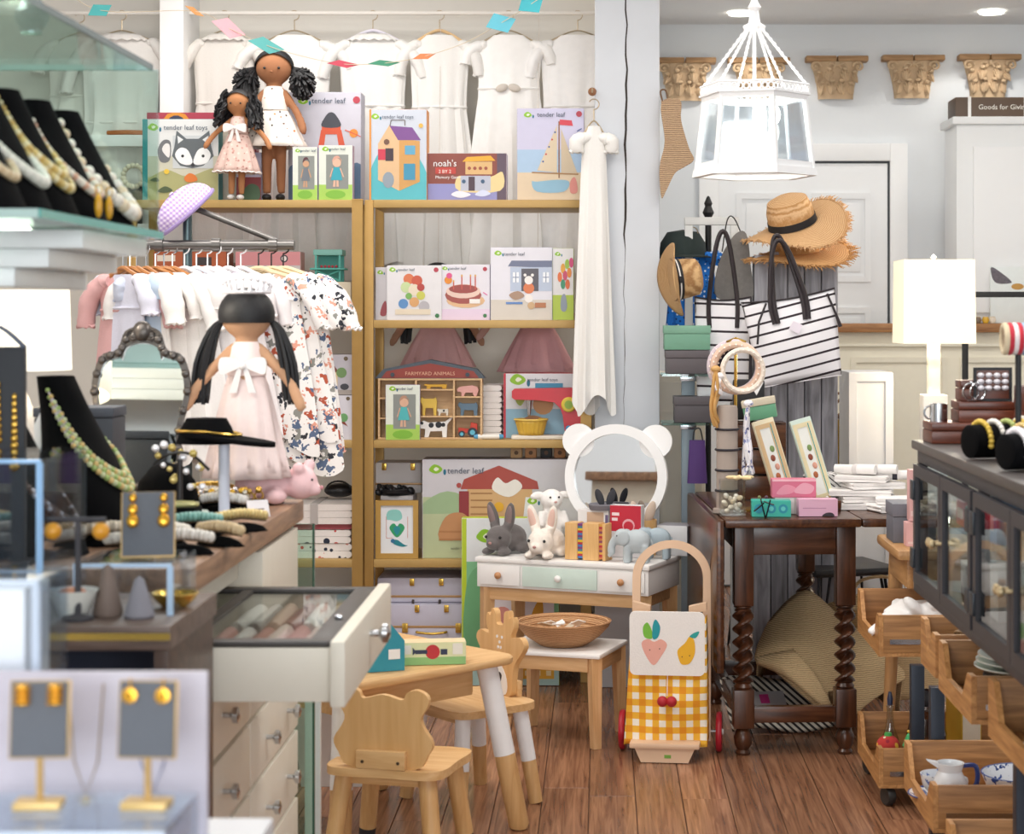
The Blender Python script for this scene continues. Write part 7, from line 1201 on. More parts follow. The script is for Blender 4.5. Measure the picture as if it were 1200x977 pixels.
for (x0, z0, x1, z1) in ((-.01, .058, .004, .0), (.02, .055, .006, .0), (-.03, .02, .0, .045), (.03, .04, .0, .05)): MB().tube([(x0, -.006, z0), ((x0+x1)/2, -.01, (z0+z1)/2), (x1, -.006, z1)], .006, 6, flat=.4).build('ribbon_strip', C('#1a1a20', .4), t)
t = thing('shell_jar', 'square glass jar of white shells at the corner of the oak table', 'jar', (PX(858, 5.9), 5.9, TZ+.001)); MB().ring([(-.04, -.04), (.04, -.04), (.04, .04), (-.04, .04)], [(-.036, -.036), (.036, -.036), (.036, .036), (-.036, .036)], -.11, -.001, MT(rx=-PI/2)).build('glass_walls', glassmat('#fafbf9', .03, .2), t); MB().box(-.036, .036, -.036, .036, 0, .004).build('glass_base', glassmat('#fafbf9', .03, .2), t)
for q in range(14): MB().ell((rr.uniform(-.026, .026), rr.uniform(-.026, .026), .014+.0035*q), (.013, .009, .008), 8, 6, rot=(rr.random(), rr.random(), rr.random()*3)).build('shell', C(rr.choice(('#efe6d8', '#e2d2b8', '#f3efe8')), .5), t)
t = thing('starfish', 'cream starfish lying on top of the shell jar', 'starfish', (PX(868, 5.88), 5.885, TZ+.111), .4); g = MB()
for q in range(5): g.ell((.024*math.cos(q*1.257), .024*math.sin(q*1.257), .008), (.026, .008, .007), 10, 7, rot=(0, 0, q*1.257))
g.build('starfish_body', C('#e6cfa0', .8, bump=.5), t, fuse=.003)
LN = cloth('#f1edea', 140, .3, .04); NAP = [(1010, 6.12, 0, .2, .16, .02, 0.0, 'bottom of the linen pile on the oak table'), (1015, 6.14, .021, .19, .15, .02, .12, 'second from the bottom of the linen pile'), (1008, 6.13, .042, .2, .15, .018, -.15, 'third in the linen pile with a grey hem'), (1022, 6.16, .061, .18, .14, .022, .2, 'fourth in the linen pile, slightly turned'), (1012, 6.16, .084, .17, .14, .02, -.3, 'fifth in the linen pile under the rolled ones'), (1045, 6.02, 0, .14, .13, .022, .3, 'at the raised leaf end beside the pile'), (1050, 6.03, .023, .13, .12, .02, -.1, 'upper one at the raised leaf end')]
for (px, dd, z, w, dp, h, rz, lb) in NAP: folded('folded_napkin', 'white linen napkin, '+lb, PX(px, dd), dd, TZ+.001+z, w, dp, h, LN, rz, 2, 'napkin', 'white linen napkins')
for i, (px, z) in enumerate(((1000, .106), (1024, .107), (1046, .088))):
    dd = 6.2; t = thing('rolled_napkin', ('rolled white napkin on the pile nearest the mint bookmark box', 'rolled white napkin lying in the middle of the pile top', 'rolled white napkin on the pile with dark ribbon')[i], 'napkin', (PX(px, dd), dd-.05, TZ+z), -.5+.15*i, 'rolled napkins'); MB().tube([(-.07, 0, .016), (.07, 0, .018)], .0155, 14).build('roll', LN, t); MB().tube([(-.008, 0, .0165), (.008, 0, .0165)], .0165, 14).build('ribbon', C('#2a2633' if i == 2 else '#d9d3d0', .6), t)
folded('striped_cloth', 'folded black and white striped cloth behind the bookmark boxes', PX(975, 6.25), 6.27, TZ+.001, .16, .12, .1, stripes('#ece8e6', '#2a2428', 60, .3, .8), .2, 3, 'cloth')
# ---------------------------------------------------------------- far right: white cupboard, lamp, small goods
t = thing('white_panel_cupboard', 'narrow white framed cupboard behind the linen pile', 'cupboard', (PX(1021, 7.2), 7.2, 0)); w = 26*7.2/FPX; zt = PZ(436, 7.2); GW = C('#dcdcde', .5, var=.02)
MB().box(-w, w, .012, .3, 0, zt, .004).build('body', GW, t); MB().ring([(-w, .02), (w, .02), (w, zt-.005), (-w, zt-.005)], [(-w+.03, .05), (w-.03, .05), (w-.03, zt-.035), (-w+.03, zt-.035)], 0, .0115).build('door_frame', C('#e4e3e4', .5, var=.02), t)
t = thing('gilt_floor_vase', 'tall gilt floor vase with brown rattan coil behind the white cupboard', 'vase', (PX(985, 7.75), 7.75, 0)); zt = PZ(492, 7.75); MB().lathe([(.06, 0), (.065, .01), (.055, zt*.5), (.06, zt), (.055, zt), (.05, .02), (0, .02)], 24).build('vase', C('#c9a24a', .3, .6), t)
for k in range(2): MB().tube([(.045*math.cos(a), .02*math.sin(a)-.02*k, zt+.06+.05*math.sin(a+k)) for a in [2*PI*q/24 for q in range(24)]], .006, 6, True).build('rattan_coil', C('#7a5632', .6), t)
t = thing('wooden_desk', 'light wooden desk with splayed leg beyond the trays', 'desk', (1.15, 5.53, 0)); DS = wood('#a97c4e', '#c99c6a', 'Y', 5, .4); MB().box(-.31, .42, -.2, .21, .67, .7, .012).build('desk_top', DS, t); MB().box(-.26, .4, -.18, -.16, .585, .6695, .003).build('apron', DS, t); MB().box(-.275, -.255, -.155, .175, .585, .6695, .003).build('apron', DS, t)
for (x, y, sx, sy) in ((-.25, .185, -.03, .02), (.37, .18, .03, .02), (.37, -.17, .03, -.02), (.14, -.17, .0, -.02)): MB().tube([(x, y, .669), (x+sx, y+sy, 0)], [.024, .016], 12).build('leg', wood('#a97c4e', '#c99c6a', 'Z', 5, .4), t)
lidbox('slate grey lidded box on the wooden desk', 1046, 1098, 588, 634, 5.5, .7005, '#6d6f78', '#777983', depth=.14)
for i, (xa, xb, ya, yb, dd, z) in enumerate(((1062, 1082, 600, 628, 5.42, .7005), (1066, 1080, 540, 600, 5.43, .772))): carton('pink_carton', ('blush pink carton on the wooden desk before the grey box', 'tall blush pink carton standing on the lower pink one')[i], xa, ya, xb, yb, dd, .05, '#e6b5b3', None, lambda A: A.rect(.1, .1, .9, .2, '#f0d0cc'), z0=z, group='pink cartons')
t = thing('square_lamp', 'lit table lamp with square cream shade and white column base', 'lamp', (PX(1094, 6.95), 6.95, 0)); dd = 6.95; k = dd/FPX; zb, zt = PZ(402, dd), PZ(305, dd); wv = 41*k; SHD = C('#fff0d4', .8, emit=.68)
g = MB()
for (sx, sy) in ((1, 0), (-1, 0), (0, 1), (0, -1)):
    q0, q1 = (sx*wv if sx else -wv*1.0, sy*wv if sy else -wv), (sx*wv if sx else wv, sy*wv if sy else wv); f = .97; g.add([(q0[0], q0[1], zb), (q1[0], q1[1], zb), (q1[0]*f, q1[1]*f, zt), (q0[0]*f, q0[1]*f, zt)], [(0, 1, 2, 3)])
g.build('shade', SHD, t, solid=.003, smooth=0); MB().ell((0, 0, (zb+zt)/2), .035, 12, 9).build('bulb', C('#ffeecb', .5, emit=8), t); MB().lathe([(.006, zt-.02), (.006, zt+.005), (.012, zt+.012), (0, zt+.022)], 10).build('finial', STEEL, t); MB().tube([(-wv*.96, 0, zt-.01), (wv*.96, 0, zt-.01)], .003, 6).build('spider', STEEL, t)
MB().box(-.022, .022, -.022, .022, zb-.2, zt-.02, .003).build('neck', C('#f1eee8', .35), t); MB().box(-.045, .045, -.045, .045, .665, zb-.19, .004).build('column', C('#f1eee8', .35), t)
l = bpy.data.lights.new('square_lamp_bulb', 'POINT'); l.energy = 9; l.shadow_soft_size = .06; l.color = (1, .87, .66); lo = bpy.data.objects.new('square_lamp_bulb', l); COL.objects.link(lo); lo.parent = t; lo.location = (0, 0, zt+.06)
l = bpy.data.lights.new('square_lamp_bulb_low', 'POINT'); l.energy = 7; l.shadow_soft_size = .06; l.color = (1, .87, .66); lo = bpy.data.objects.new('square_lamp_bulb_low', l); COL.objects.link(lo); lo.parent = t; lo.location = (0, -.0, zb-.07)
t.location.z = 0
t = thing('lamp_table', 'plain white side table under the square lamp', 'side table', (PX(1094, 6.95), 6.95, 0)); MB().box(-.13, .2, -.13, .13, .64, .664, .004).build('table_top', WHITE, t)
for sx in (-.11, .18):
    for sy in (-.11, .11): MB().box(sx-.014, sx+.014, sy-.014, sy+.014, 0, .6395, .002).build('leg', WHITE, t)
dd = 8.1; t = thing('black_rail_stand', 'thin black metal rail stand behind the square lamp', 'rail stand', (PX(1131, dd), dd, 0)); zr = PZ(345, dd); MB().box(-.012, .012, -.012, .012, 0, zr+.012, .002).build('post', BLACK, t); MB().box(.0125, .55, -.012, .012, zr-.012, zr+.012, .002).build('rail', BLACK, t); MB().box(.55, .574, -.012, .012, 0, zr+.012, .002).build('post', BLACK, t); MB().box(-.02, .58, -.15, .15, 0, .012, .002).build('foot', BLACK, t)
dd = 8.95; t = thing('feather_print', 'white art print of a dark feather and gold spot on the counter', 'picture', (PX(1190, dd), dd, PZ(379, 8.9)+.001)); MB().box(-.12, .1, 0, .012, 0, .27, .002).build('panel', C('#eaf0ef', .5), t); MB().prism(smoothpath([(-.115, .268), (-.06, .235), (-.02, .2), (-.03, .19), (-.085, .19), (-.11, .215)], 4), -.001, 0).build('feather', C('#6d6870', .8, var=.4, sc_=80), t); MB().prism(circ(.01, .175, .03, 16, rz=.015), -.001, 0).build('gold_spot', C('#c9974a', .4), t)
for i, px in enumerate((1146, 1155, 1163)): t = thing('brass_pot', ('brown', 'yellow glazed', 'cream')[i]+' miniature pot on the counter beside the feather print', 'pot', (PX(px, 8.93), 8.93, PZ(379, 8.9)+.001), group='miniature pots'); MB().lathe([(0, 0), (.012, 0), (.018, .015), (.013, .03), (.011, .03), (.013, .016), (0, .006)], 16).build('pot', C(('#7a6a5a', '#e0b23c', '#e6dccb')[i], .35), t); MB().tube([(.012*math.cos(a), .012*math.sin(a), .03) for a in [2*PI*q/14 for q in range(14)]], .0018, 5, True).build('rim', C('#c9b08a', .3), t)
# ---------------------------------------------------------------- black glazed cabinet
CX0, CX1, CY0, CY1, CZ0, CZ1 = .72, 1.12, 2.72, 4.28, .74, 1.083; IR = C('#3c3b40', .45, .2, var=.15)
t = thing('black_glazed_cabinet', 'low black metal cabinet with small glass doors', 'cabinet', (.92, 3.5, CZ0))
def b4(x0, x1, y0, y1, z0, z1, b, nm, m, par=None): return MB().box(x0-.92, x1-.92, y0-3.5, y1-3.5, z0-CZ0, z1-CZ0, b).build(nm, m, par or t)
b4(CX0-.012, CX1+.012, CY0-.01, CY1+.012, CZ1-.02, CZ1, .004, 'top', C('#55504e', .4, .2, var=.15))
b4(CX0, CX0+.02, CY0, CY1, CZ1-.05, CZ1-.0205, .002, 'top_rail', IR); b4(CX0-.008, CX1, CY0, CY1+.006, CZ0, CZ0+.022, .003, 'bottom', IR); b4(CX1-.015, CX1, CY0, CY1, CZ0+.0225, CZ1-.0205, 0, 'back', C('#4a4746', .6)); b4(CX0+.02, CX1-.016, CY1-.004, CY1, CZ0+.0225, CZ1-.0205, 0, 'glass_end', glassmat('#e6ecee', .03, .3)); b4(CX0+.05, CX1-.016, CY0+.02, CY1-.01, .902, .908, 0, 'glass_shelf', glassmat('#dfeeea', .03, .3))
b4(CX0, CX1, CY0, CY0+.012, CZ0+.0225, CZ1-.0205, .002, 'end_panel', IR); b4(CX0, CX0+.014, CY0+.0125, 2.8875, CZ0+.0225, CZ1-.0505, 0, 'fixed_panel', IR)
YS = [4.28, 3.92, 3.585, 3.245, 2.9]
for y in (4.268, 3.585, 2.9): b4(CX0, CX0+.02, y-.012, y+.012, CZ0+.0225, CZ1-.0505, .002, 'post', IR)
for i in range(4):
    ya, yb = YS[i+1]+(.0125 if i % 2 else .002), YS[i]-(.0125 if i % 2 == 0 else .002)
    if i == 0: yb = 4.2555
    dr = MB(); T = Matrix(((0, -1, 0, CX0-.92), (1, 0, 0, 0), (0, 0, 1, 0), (0, 0, 0, 1))); za, zb = CZ0+.024-CZ0, CZ1-.052-CZ0
    dr.ring([(ya-3.5, za), (yb-3.5, za), (yb-3.5, zb), (ya-3.5, zb)], [(ya-3.5+.026, za+.026), (yb-3.5-.026, za+.026), (yb-3.5-.026, zb-.026), (ya-3.5+.026, zb-.026)], .0, .014, T); do = dr.build('door', IR, t)
    b4(CX0-.008, CX0-.005, ya+.024, yb-.024, CZ0+.048, CZ1-.076, 0, 'pane', glassmat('#eef2f2', .03, .25), do)
    yk = ya+.013 if i % 2 == 0 else yb-.013; MB().lathe([(.004, 0), (.004, .012), (.01, .018), (.01, .024), (0, .028)], 12, MT(CX0-.014-.92, yk-3.5, (CZ0+CZ1)/2-.02-CZ0, ry=-PI/2)).build('knob', C('#d9c49a', .3, .6), do)
    yh = yb-.01 if i % 2 == 0 else ya+.01
    for zh in (CZ0+.08, CZ1-.11): b4(CX0-.02, CX0-.0145, yh-.02, yh+.02, zh-.022, zh+.022, .002, 'hinge', C('#33383f', .4, .4), do)
cc = [('#e2798f', 'rose'), ('#3fb5b0', 'teal'), ('#86a9dc', 'sky blue'), ('#e6e2e0', 'white'), ('#c23a4a', 'red topped'), ('#d9d4cf', 'oatmeal'), ('#e8e6e4', 'ivory'), ('#b9b0a8', 'taupe')]
for i, (y, z, h, w) in enumerate(((4.08, .909, .055, .1), (3.98, .909, .05, .08), (3.78, .909, .09, .09), (3.46, .909, .06, .13), (3.32, .909, .1, .08), (4.05, .763, .07, .1), (3.74, .763, .1, .1), (3.4, .763, .085, .16))):
    t = thing('boxed_soap', cc[i][1]+' small box inside the black glazed cabinet '+('on the glass shelf' if z > .9 else 'on the cabinet floor'), 'box', (.83, y, z+.0005), .1*math.sin(i), 'boxes in the glazed cabinet'); MB().box(-.05, .06, -w/2, w/2, 0, h, .003).build('box_body', C(cc[i][0], .5), t); MB().box(-.0515, -.05, -w*.3, w*.3, h*.3, h*.7).build('label', C('#f3eeea', .6), t)
t = thing('scarf_bundle', 'pale bundle of ribbons inside the glazed cabinet', 'ribbon', (.83, 3.6, .909))
for q in range(4): MB().tube(curve3([(0, -.05, .01+.01*q), (-.01, 0, .03+.01*q), (0, .05, .01+.01*q)], 4), .008, 8, flat=.5).build('ribbon_loop', cloth('#e6d9cc'), t)
t = thing('leaf_card', 'white card with teal leaf print inside the glazed cabinet', 'card', (.79, 3.3, .7635)); MB().box(-.002, .002, -.05, .05, 0, .12).build('card', C('#eceae6', .6), t); MB().ell((-.003, .01, .06), (.001, .016, .04), 10, 7, rot=(.3, 0, 0)).build('printed_leaf', C('#3fa58f', .6), t); MB().ell((-.003, -.016, .05), (.001, .014, .032), 10, 7, rot=(-.4, 0, 0)).build('printed_leaf', C('#8fd0a0', .6), t)
# goods on the black cabinet
BR = wood('#4a2318', '#7a3f2a', 'X', 5, .3); TC = CZ1+.0005
def jbox(label, x0, x1, y0, y1, z0, z1, plate=False):
    t = thing('mahogany_box', label, 'jewellery box', ((x0+x1)/2, (y0+y1)/2, z0), group='mahogany jewellery boxes'); w, dp, h = (x1-x0)/2, (y1-y0)/2, z1-z0; MB().box(-w, w, -dp, dp, 0, h*.6, .003).build('base', BR, t); MB().box(-w, w, -dp, dp, h*.6+.001, h, .003).build('lid', BR, t)
    if plate: MB().box(-w*.4, w*.15, -dp-.001, -dp, h*.3, h*.55).build('plate', C('#b9b0b0', .3, .5), t)
    return t
jbox('long mahogany jewellery box with silver plate, lowest of the stack', .728, .97, 4.14, 4.26, TC, 1.13, True); jbox('mahogany jewellery box in the middle of the stack', .79, .965, 4.15, 4.25, 1.1305, 1.176); jbox('small mahogany jewellery box, topmost of the stack', .8, .9, 4.18, 4.25, 1.1765, 1.222); jbox('tall mahogany jewellery box behind the beaded rolls', .9, 1.1, 3.92, 4.1, TC, 1.215)
t = thing('silver_mug', 'small silver mug standing on the long mahogany box', 'mug', (.752, 4.19, 1.1305)); MB().lathe([(0, 0), (.02, 0), (.02, .04), (.0185, .04), (.0185, .004), (0, .004)], 22).build('cup', STEEL, t); MB().tube([(-.02-.012*math.sin(a), 0, .02+.014*math.cos(a)) for a in [PI*k/10 for k in range(11)]], .0025, 6).build('handle', STEEL, t)
t = thing('bangle_display', 'dark framed display of pearl rings behind silver bangles', 'jewellery display', (.865, 4.165, 1.1765)); MB().ring([(-.04, 0), (.045, 0), (.045, .075), (-.04, .075)], [(-.034, .006), (.039, .006), (.039, .069), (-.034, .069)], -.004, .004).build('frame', BLACK, t); MB().box(-.034, .039, .0, .003, .006, .069).build('panel', BR, t)
for q in range(12): MB().ell((-.025+.018*(q % 4), -.006, .03+.014*(q//4)), (.0085, .006, .006), 8, 6).build('pearl_ring', C('#ded9de', .3, .2), t)
for i, x in enumerate((.818, .833)): t = thing('silver_bangle', ('silver bangle leaning nearest the mug', 'silver bangle leaning on the pearl ring display')[i], 'bangle', (x, 4.155, 1.1765), .25+.1*i, 'silver bangles'); MB().tube([(.019*math.cos(a), 0, .0215+.019*math.sin(a)) for a in [2*PI*k/28 for k in range(28)]], .0026, 7, True).build('hoop', STEEL, t); MB().ell((0, 0, .0415), .0035, 8, 6).build('bead', STEEL, t)
for i, (x, y, c, lb) in enumerate(((.79, 3.72, ('#d9b84a', '#e8e4dc', '#a9b56a'), 'black velvet roll of gold and white bead bracelets'), (.845, 3.6, ('#e2c07a', '#d9cba5', '#ece6dc'), 'black velvet roll of cream and gold bead bracelets'), (.8, 3.44, ('#f0ecf0', '#dcd6dc', '#e9e6ea'), 'black velvet roll of large pearl bracelets'), (.9, 3.85, ('#d8d2c4', '#3a3a40', '#e9e4da'), 'black velvet roll with clip earrings beside the mahogany stack'))):
    t = thing('bracelet_roll', lb, 'bracelet roll', (x, y, TC), .35, 'bracelet rolls on the black cabinet'); MB().grid(lambda u, v: (-.07+.14*v, .034*math.cos(2*PI*u), .035+.033*math.sin(2*PI*u)), 20, 4, True).ell((-.07, 0, .035), (.004, .034, .033), 16, 8).ell((.07, 0, .035), (.004, .034, .033), 16, 8).build('velvet_roll', VEL, t)
    for q in range(4):
        g = MB(); r_ = .0075 if 'pearl' in lb else .006
        for s in range(16): a = PI*1.12*s/15-.2; g.ell((-.045+.03*q, .04*math.cos(a), .035+.039*math.sin(a)), r_, 7, 5)
        g.build('bracelet', C(c[q % 3], .25, .2), t, kind='stuff')
t = thing('bangle_bar', 'red white and blue thread bangles on a dark T bar', 'bangle stand', (PX(1196, 3.6), 3.62, TC)); zc = PZ(397, 3.6)-TC; MB().lathe([(.04, 0), (.04, .006), (.006, .01), (.006, zc)], 16).build('stand', BLACK, t)
for q in range(7): MB().tube([(-.026+.009*q, .026*math.cos(a), zc+.026*math.sin(a)) for a in [2*PI*k/22 for k in range(22)]], .006, 7, True).build('thread_bangle', cloth(('#d9c9a8', '#c22f3f', '#efe9e6', '#c8303f', '#9cc4dc', '#efe9e6', '#c22f3f')[q]), t)
# ---------------------------------------------------------------- wooden tray rack under the cabinet
TW = wood('#8a5f35', '#bd8a55', 'X', 6, .5); TWY = wood('#a06c3a', '#cf9a60', 'Y', 6, .5)
t = thing('tray_rack', 'black steel rack with stepped wooden trays on casters', 'rack', (.95, 4.3, 0)); ox, oy = .95, 4.3
TRAYS = [(.77, 1.22, 5.21, 5.65, .42, .115), (.77, 1.2, 4.33, 4.53, .53, .1), (.77, 1.2, 3.91, 4.29, .515, .1), (.77, 1.2, 3.1, 3.74, .53, .105), (.77, 1.22, 5.21, 5.65, .055, .11), (.77, 1.2, 4.36, 4.78, .165, .11), (.77, 1.2, 3.7, 4.2, .12, .11)]
for (x0, x1, y0, y1, z0, h) in TRAYS:
    tr = MB().box(x0-ox, x1-ox, y0-oy, y1-oy, z0, z0+.01).build('tray', TWY, t)
    nb = MB().box(x0+.012-ox, x1-ox, y0-oy, y0+.012-oy, z0+.0105, z0+h, .002).build('near_panel', TW, tr); MB().box(x0+.03-ox, x1-.02-ox, y0-.002-oy, y0-oy, z0+h*.3, z0+h*.42).build('metal_strip', STEEL, tr)
    MB().box(x0+.012-ox, x1-ox, y1-.012-oy, y1-oy, z0+.0105, z0+h+.012, .002).build('far_panel', TW, tr)
    L = y1-y0; T = Matrix(((0, -1, 0, x0+.012-ox), (1, 0, 0, y0-oy), (0, 0, 1, z0), (0, 0, 0, 1)))
    MB().prism([(0, .0105), (L, .0105), (L, h+.012), (L-.05, h+.012), (L-.1, h*.42), (.1, h*.42), (.045, h), (0, h)], 0, .012, T).build('scooped_panel', TWY, tr)
for (x, y) in ((.86, 5.12), (1.15, 5.12), (.86, 4.82), (1.15, 4.82), (.86, 3.83), (1.15, 3.83), (.86, 2.85), (1.15, 2.85)): MB().box(x-.018-ox, x+.018-ox, y-.018-oy, y+.018-oy, .05 if y > 5 else 0, .739 if y < 4.3 else .415, .003).build('post', C('#2c3440', .4, .3), t)
for (x, y) in ((.8, 5.24), (1.16, 5.24), (.8, 5.6)): MB().lathe([(0, -.012), (.024, -.012), (.027, -.006), (.027, .006), (.024, .012), (0, .012)], 16, MT(x-ox, y-oy, .0275, ry=PI/2, rz=.4)).build('caster', C('#2a2826', .5), t)
t = thing('white_gloves', 'pair of crumpled white cotton gloves in the top tray', 'gloves', (.9, 5.42, .5), .0); rr = random.Random(21); g = MB(); g.ell((.05, 0, .01), (.14, .08, .035)); g.ell((-.06, -.06, 0), (.05, .05, .025))
for q in range(5): a = 2.2+.32*q; g.tube([(-.07, -.07, .0), (-.07+.045*math.cos(a), -.08+.03*math.sin(a)-.02, -.012), (-.07+.075*math.cos(a), -.08+.06*math.sin(a)-.03, -.03)], [.013, .012, .009], 8)
for q in range(8): g.ell((rr.uniform(-.05, .17), rr.uniform(-.06, .06), rr.uniform(.0, .04)), (.04, .03, .018), rot=(rr.random(), rr.random(), rr.random()))
g.build('glove_cloth', cloth('#f3f1ef'), t, fuse=.006); MB().tube([(.16, -.05, .02), (.19, -.05, .03)], .02, 10).build('cuff', cloth('#f3f1ef'), t)
t = thing('watch_bundle', 'heap of dark and silver watches in the second tray', 'watches', (.9, 4.43, .5405))
for q in range(12): MB().tube([(.018*math.cos(a)+.03*(q % 4)-.04, .018*math.sin(a)+.03*(q//4)-.03, .05+.012*(q % 3)+.004*math.sin(2*a)) for a in [2*PI*k/14 for k in range(14)]], .005, 6, True).build('strap', C(('#2a2830', '#b9b6b2', '#8a6a45')[q % 3], .4, .3 if q % 3 == 1 else 0), t)
MB().box(-.07, .09, -.06, .06, 0, .045, .003).build('inner_box', C('#3a3634', .6), t)
def plates(label, x, y, z, r, n, c, rim, group):
    for q in range(n): t = thing('china_plate', label if n == 1 else label+(', lowest of the stack', ', middle of the stack', ', top of the stack')[q], 'plate', (x+.004*q, y, z+.012*q), group=group); MB().lathe([(0, 0), (r*.6, 0), (r, .018), (r, .021), (r*.62, .005), (0, .005)], 40).build('plate', C(c, .25), t); MB().lathe([(r*.72, .0085), (r*.95, .0189), (r*.95, .0197), (r*.72, .0093)], 40).build('painted_rim', C(rim, .3), t)
plates('pale green rimmed plate in the middle tray', .93, 4.1, .5835, .115, 3, '#e4e8e0', '#b9ccbd', 'pale plates in the tray')
t = thing('plate_stack_box', 'black box under the pale plates in the middle tray', 'box', (.93, 4.1, .526)); MB().box(-.08, .08, -.08, .08, 0, .057, .004).build('box_body', BLACK, t); MB().box(-.081, .081, -.081, .081, .04, .046).build('band', C('#3c3c40', .5), t)
plates('white plate with cobalt rim in the lowest tray', .925, 3.95, .195, .125, 1, '#e6e8ea', '#34508f', 'blue rim plates'); t = thing('plate_support', 'black wooden block under the cobalt rim plate', 'block', (.925, 3.95, .1305)); MB().box(-.06, .06, -.06, .06, 0, .0638, .003).build('block', BLACK, t); MB().box(-.062, .062, -.062, .062, 0, .01).build('foot', BLACK, t)
BW = printed('#e9edf2', ['#33509a', '#6d86c0', '#e9edf2', '#24407f'], 45, .42, .25, warp=1.5); CH = C('#eceff2', .2)
t = thing('china_jug', 'white china cream jug with blue trim in the lower tray', 'jug', (.835, 4.5, .176)); MB().lathe([(0, 0), (.03, 0), (.033, .006), (.024, .014), (.042, .045), (.04, .075), (.028, .1), (.034, .12), (.031, .12), (.025, .1), (.036, .07), (.03, .02), (0, .012)], 30).build('body', CH, t); MB().tube(curve3([(.03, 0, .112), (.062, 0, .11), (.064, 0, .07), (.04, 0, .045)], 5), .006, 8).build('handle', C('#2f3f7a', .25), t); MB().prism([(-.03, .108), (-.056, .126), (-.03, .122)], -.012, .012).build('spout', CH, t)
t = thing('china_saucer', 'blue and white saucer under the teacup in the lower tray', 'saucer', (.83, 4.62, .1765)); MB().lathe([(0, 0), (.045, 0), (.075, .014), (.075, .017), (.045, .005), (0, .005)], 30).build('saucer', BW, t); MB().tube([(.075*math.cos(a), .075*math.sin(a), .0155) for a in [2*PI*q/30 for q in range(30)]], .0018, 5, True).build('rim', C('#34508f', .3), t)
t = thing('china_teacup', 'blue and white teacup on its saucer in the lower tray', 'teacup', (.83, 4.62, .1825)); MB().lathe([(0, 0), (.02, 0), (.022, .006), (.04, .03), (.046, .058), (.043, .058), (.036, .03), (.018, .008), (0, .007)], 28).build('cup', BW, t); MB().tube(curve3([(.044, 0, .05), (.068, 0, .045), (.064, 0, .025), (.036, 0, .02)], 5), .0035, 7).build('handle', CH, t)
t = thing('china_bowl', 'wide blue and white china bowl beside the jug', 'bowl', (1.03, 4.6, .1765)); MB().lathe([(0, 0), (.05, 0), (.055, .006), (.085, .035), (.1, .07), (.096, .07), (.08, .036), (.05, .01), (0, .008)], 34).build('bowl', BW, t); MB().tube([(.098*math.cos(a), .098*math.sin(a), .07) for a in [2*PI*q/30 for q in range(30)]], .002, 5, True).build('rim', C('#34508f', .3), t)
t = thing('white_teacup', 'white teacup on saucer in the nearest tray', 'teacup', (.865, 3.55, .541)); MB().lathe([(0, 0), (.018, 0), (.036, .03), (.042, .055), (.039, .055), (.03, .028), (0, .006)], 26).build('cup', CH, t); MB().lathe([(0, -.0004), (.055, 0), (.07, .01), (.055, .004), (0, .003)], 26).build('saucer', CH, t)
t = thing('cut_glass_bottle', 'slim clear glass bottle in the floor tray', 'bottle', (.845, 5.5, .0655)); MB().lathe([(.026, 0), (.028, .01), (.026, .06), (.012, .1), (.009, .15), (.012, .16), (0, .162)], 16).build('bottle', glassmat('#e6eaec', .05, .7), t); MB().lathe([(.008, .162), (.009, .18), (.004, .2), (0, .2)], 12).build('stopper', C('#2c3450', .3), t)
t = thing('smoky_decanter', 'smoky cut glass decanter with dark stopper in the floor tray', 'decanter', (.935, 5.4, .0655)); MB().lathe([(.05, 0), (.056, .01), (.058, .1), (.045, .15), (.02, .17), (.02, .18), (0, .18)], 12).build('body', glassmat('#b5b2ba', .08, .9), t, smooth=0); MB().lathe([(.022, .18), (.026, .2), (.016, .225), (0, .23)], 12).build('stopper', C('#23242a', .3), t)
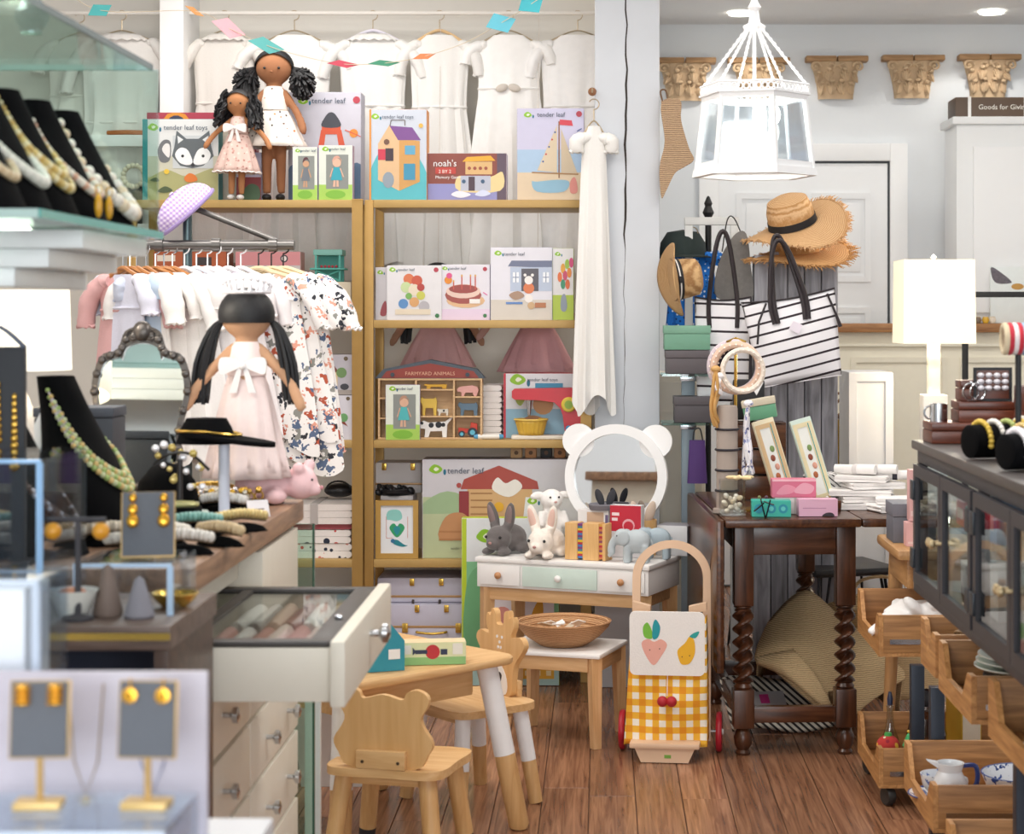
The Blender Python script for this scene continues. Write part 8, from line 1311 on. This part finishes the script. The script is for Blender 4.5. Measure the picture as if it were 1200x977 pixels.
t = thing('red_ornament', 'red and gold bauble with green top in the floor tray', 'ornament', (.815, 5.34, .1105)); MB().ell((0, 0, .032), (.034, .034, .032), 18, 12).build('bauble', printed('#b5332f', ['#e0a83c', '#d9d2b0', '#8f2030'], 50, .35), t); MB().lathe([(.012, .06), (.01, .07), (0, .072)], 10).build('cap', C('#3f9a4a', .5), t)
t = thing('tree_ornament', 'small green tree ornament with gold star in the floor tray', 'ornament', (.87, 5.32, .1105)); MB().lathe([(.026, .008), (.012, .04), (.018, .038), (.006, .068), (0, .075)], 10).build('tree', C('#3fae6a', .4), t, smooth=0); MB().lathe([(.008, 0), (.008, .009)], 8).build('trunk', C('#7a5632', .6), t); MB().ell((0, 0, .078), .005, 8, 6).build('star', C('#e2b53f', .3), t)
t = thing('yellow_book', 'yellow spined book behind the smoky decanter', 'book', (1.06, 5.5, .0655), .1); MB().box(-.03, .03, -.08, .08, 0, .2, .002).build('cover', C('#d9b13c', .5), t); MB().box(-.026, .026, -.082, -.079, .004, .196).build('pages', C('#efe9d6', .7), t)
t = carton('grey_floor_carton', 'blue grey carton on the floor behind the straw hats', 974, 770, 1036, 815, 6.78, .16, '#8f9cb0', '#7f8ca2', lambda A: A.rect(.6, .5, .9, .8, '#5d6a84'), z0=.001)

t = thing('felt_block', 'cream felt block under the little tree and bauble ornaments', 'block', (.845, 5.335, .0655)); MB().box(-.06, .055, -.05, .04, 0, .0445, .004).build('block', cloth('#d9cfbd'), t); MB().box(-.061, .056, -.051, .041, 0, .01).build('base', C('#8a6a45', .6), t)
# ring tray on the jewellery counter
t = thing('ring_tray', 'black velvet tray of gold and crystal rings near the counter edge', 'jewellery tray', (PX(262, 3.86), 3.86, CT+.001), -.2); MB().box(-.075, .075, -.05, .05, 0, .02, .004).build('tray', VEL, t)
rr = random.Random(31)
for q in range(18):
    c = rr.choice(('#e0b23c', '#e9e6ea', '#c9a04a', '#d9d2c0')); x, y = -.06+.024*(q % 6)+rr.uniform(-.004, .004), -.033+.033*(q//6)
    MB().tube([(x+.009*math.cos(a), y, .028+.009*math.sin(a)) for a in [2*PI*k/12 for k in range(12)]], .002, 5, True).ell((x, y-.001, .04), rr.uniform(.005, .008), 8, 6).build('ring', C(c, .2, .6), t)
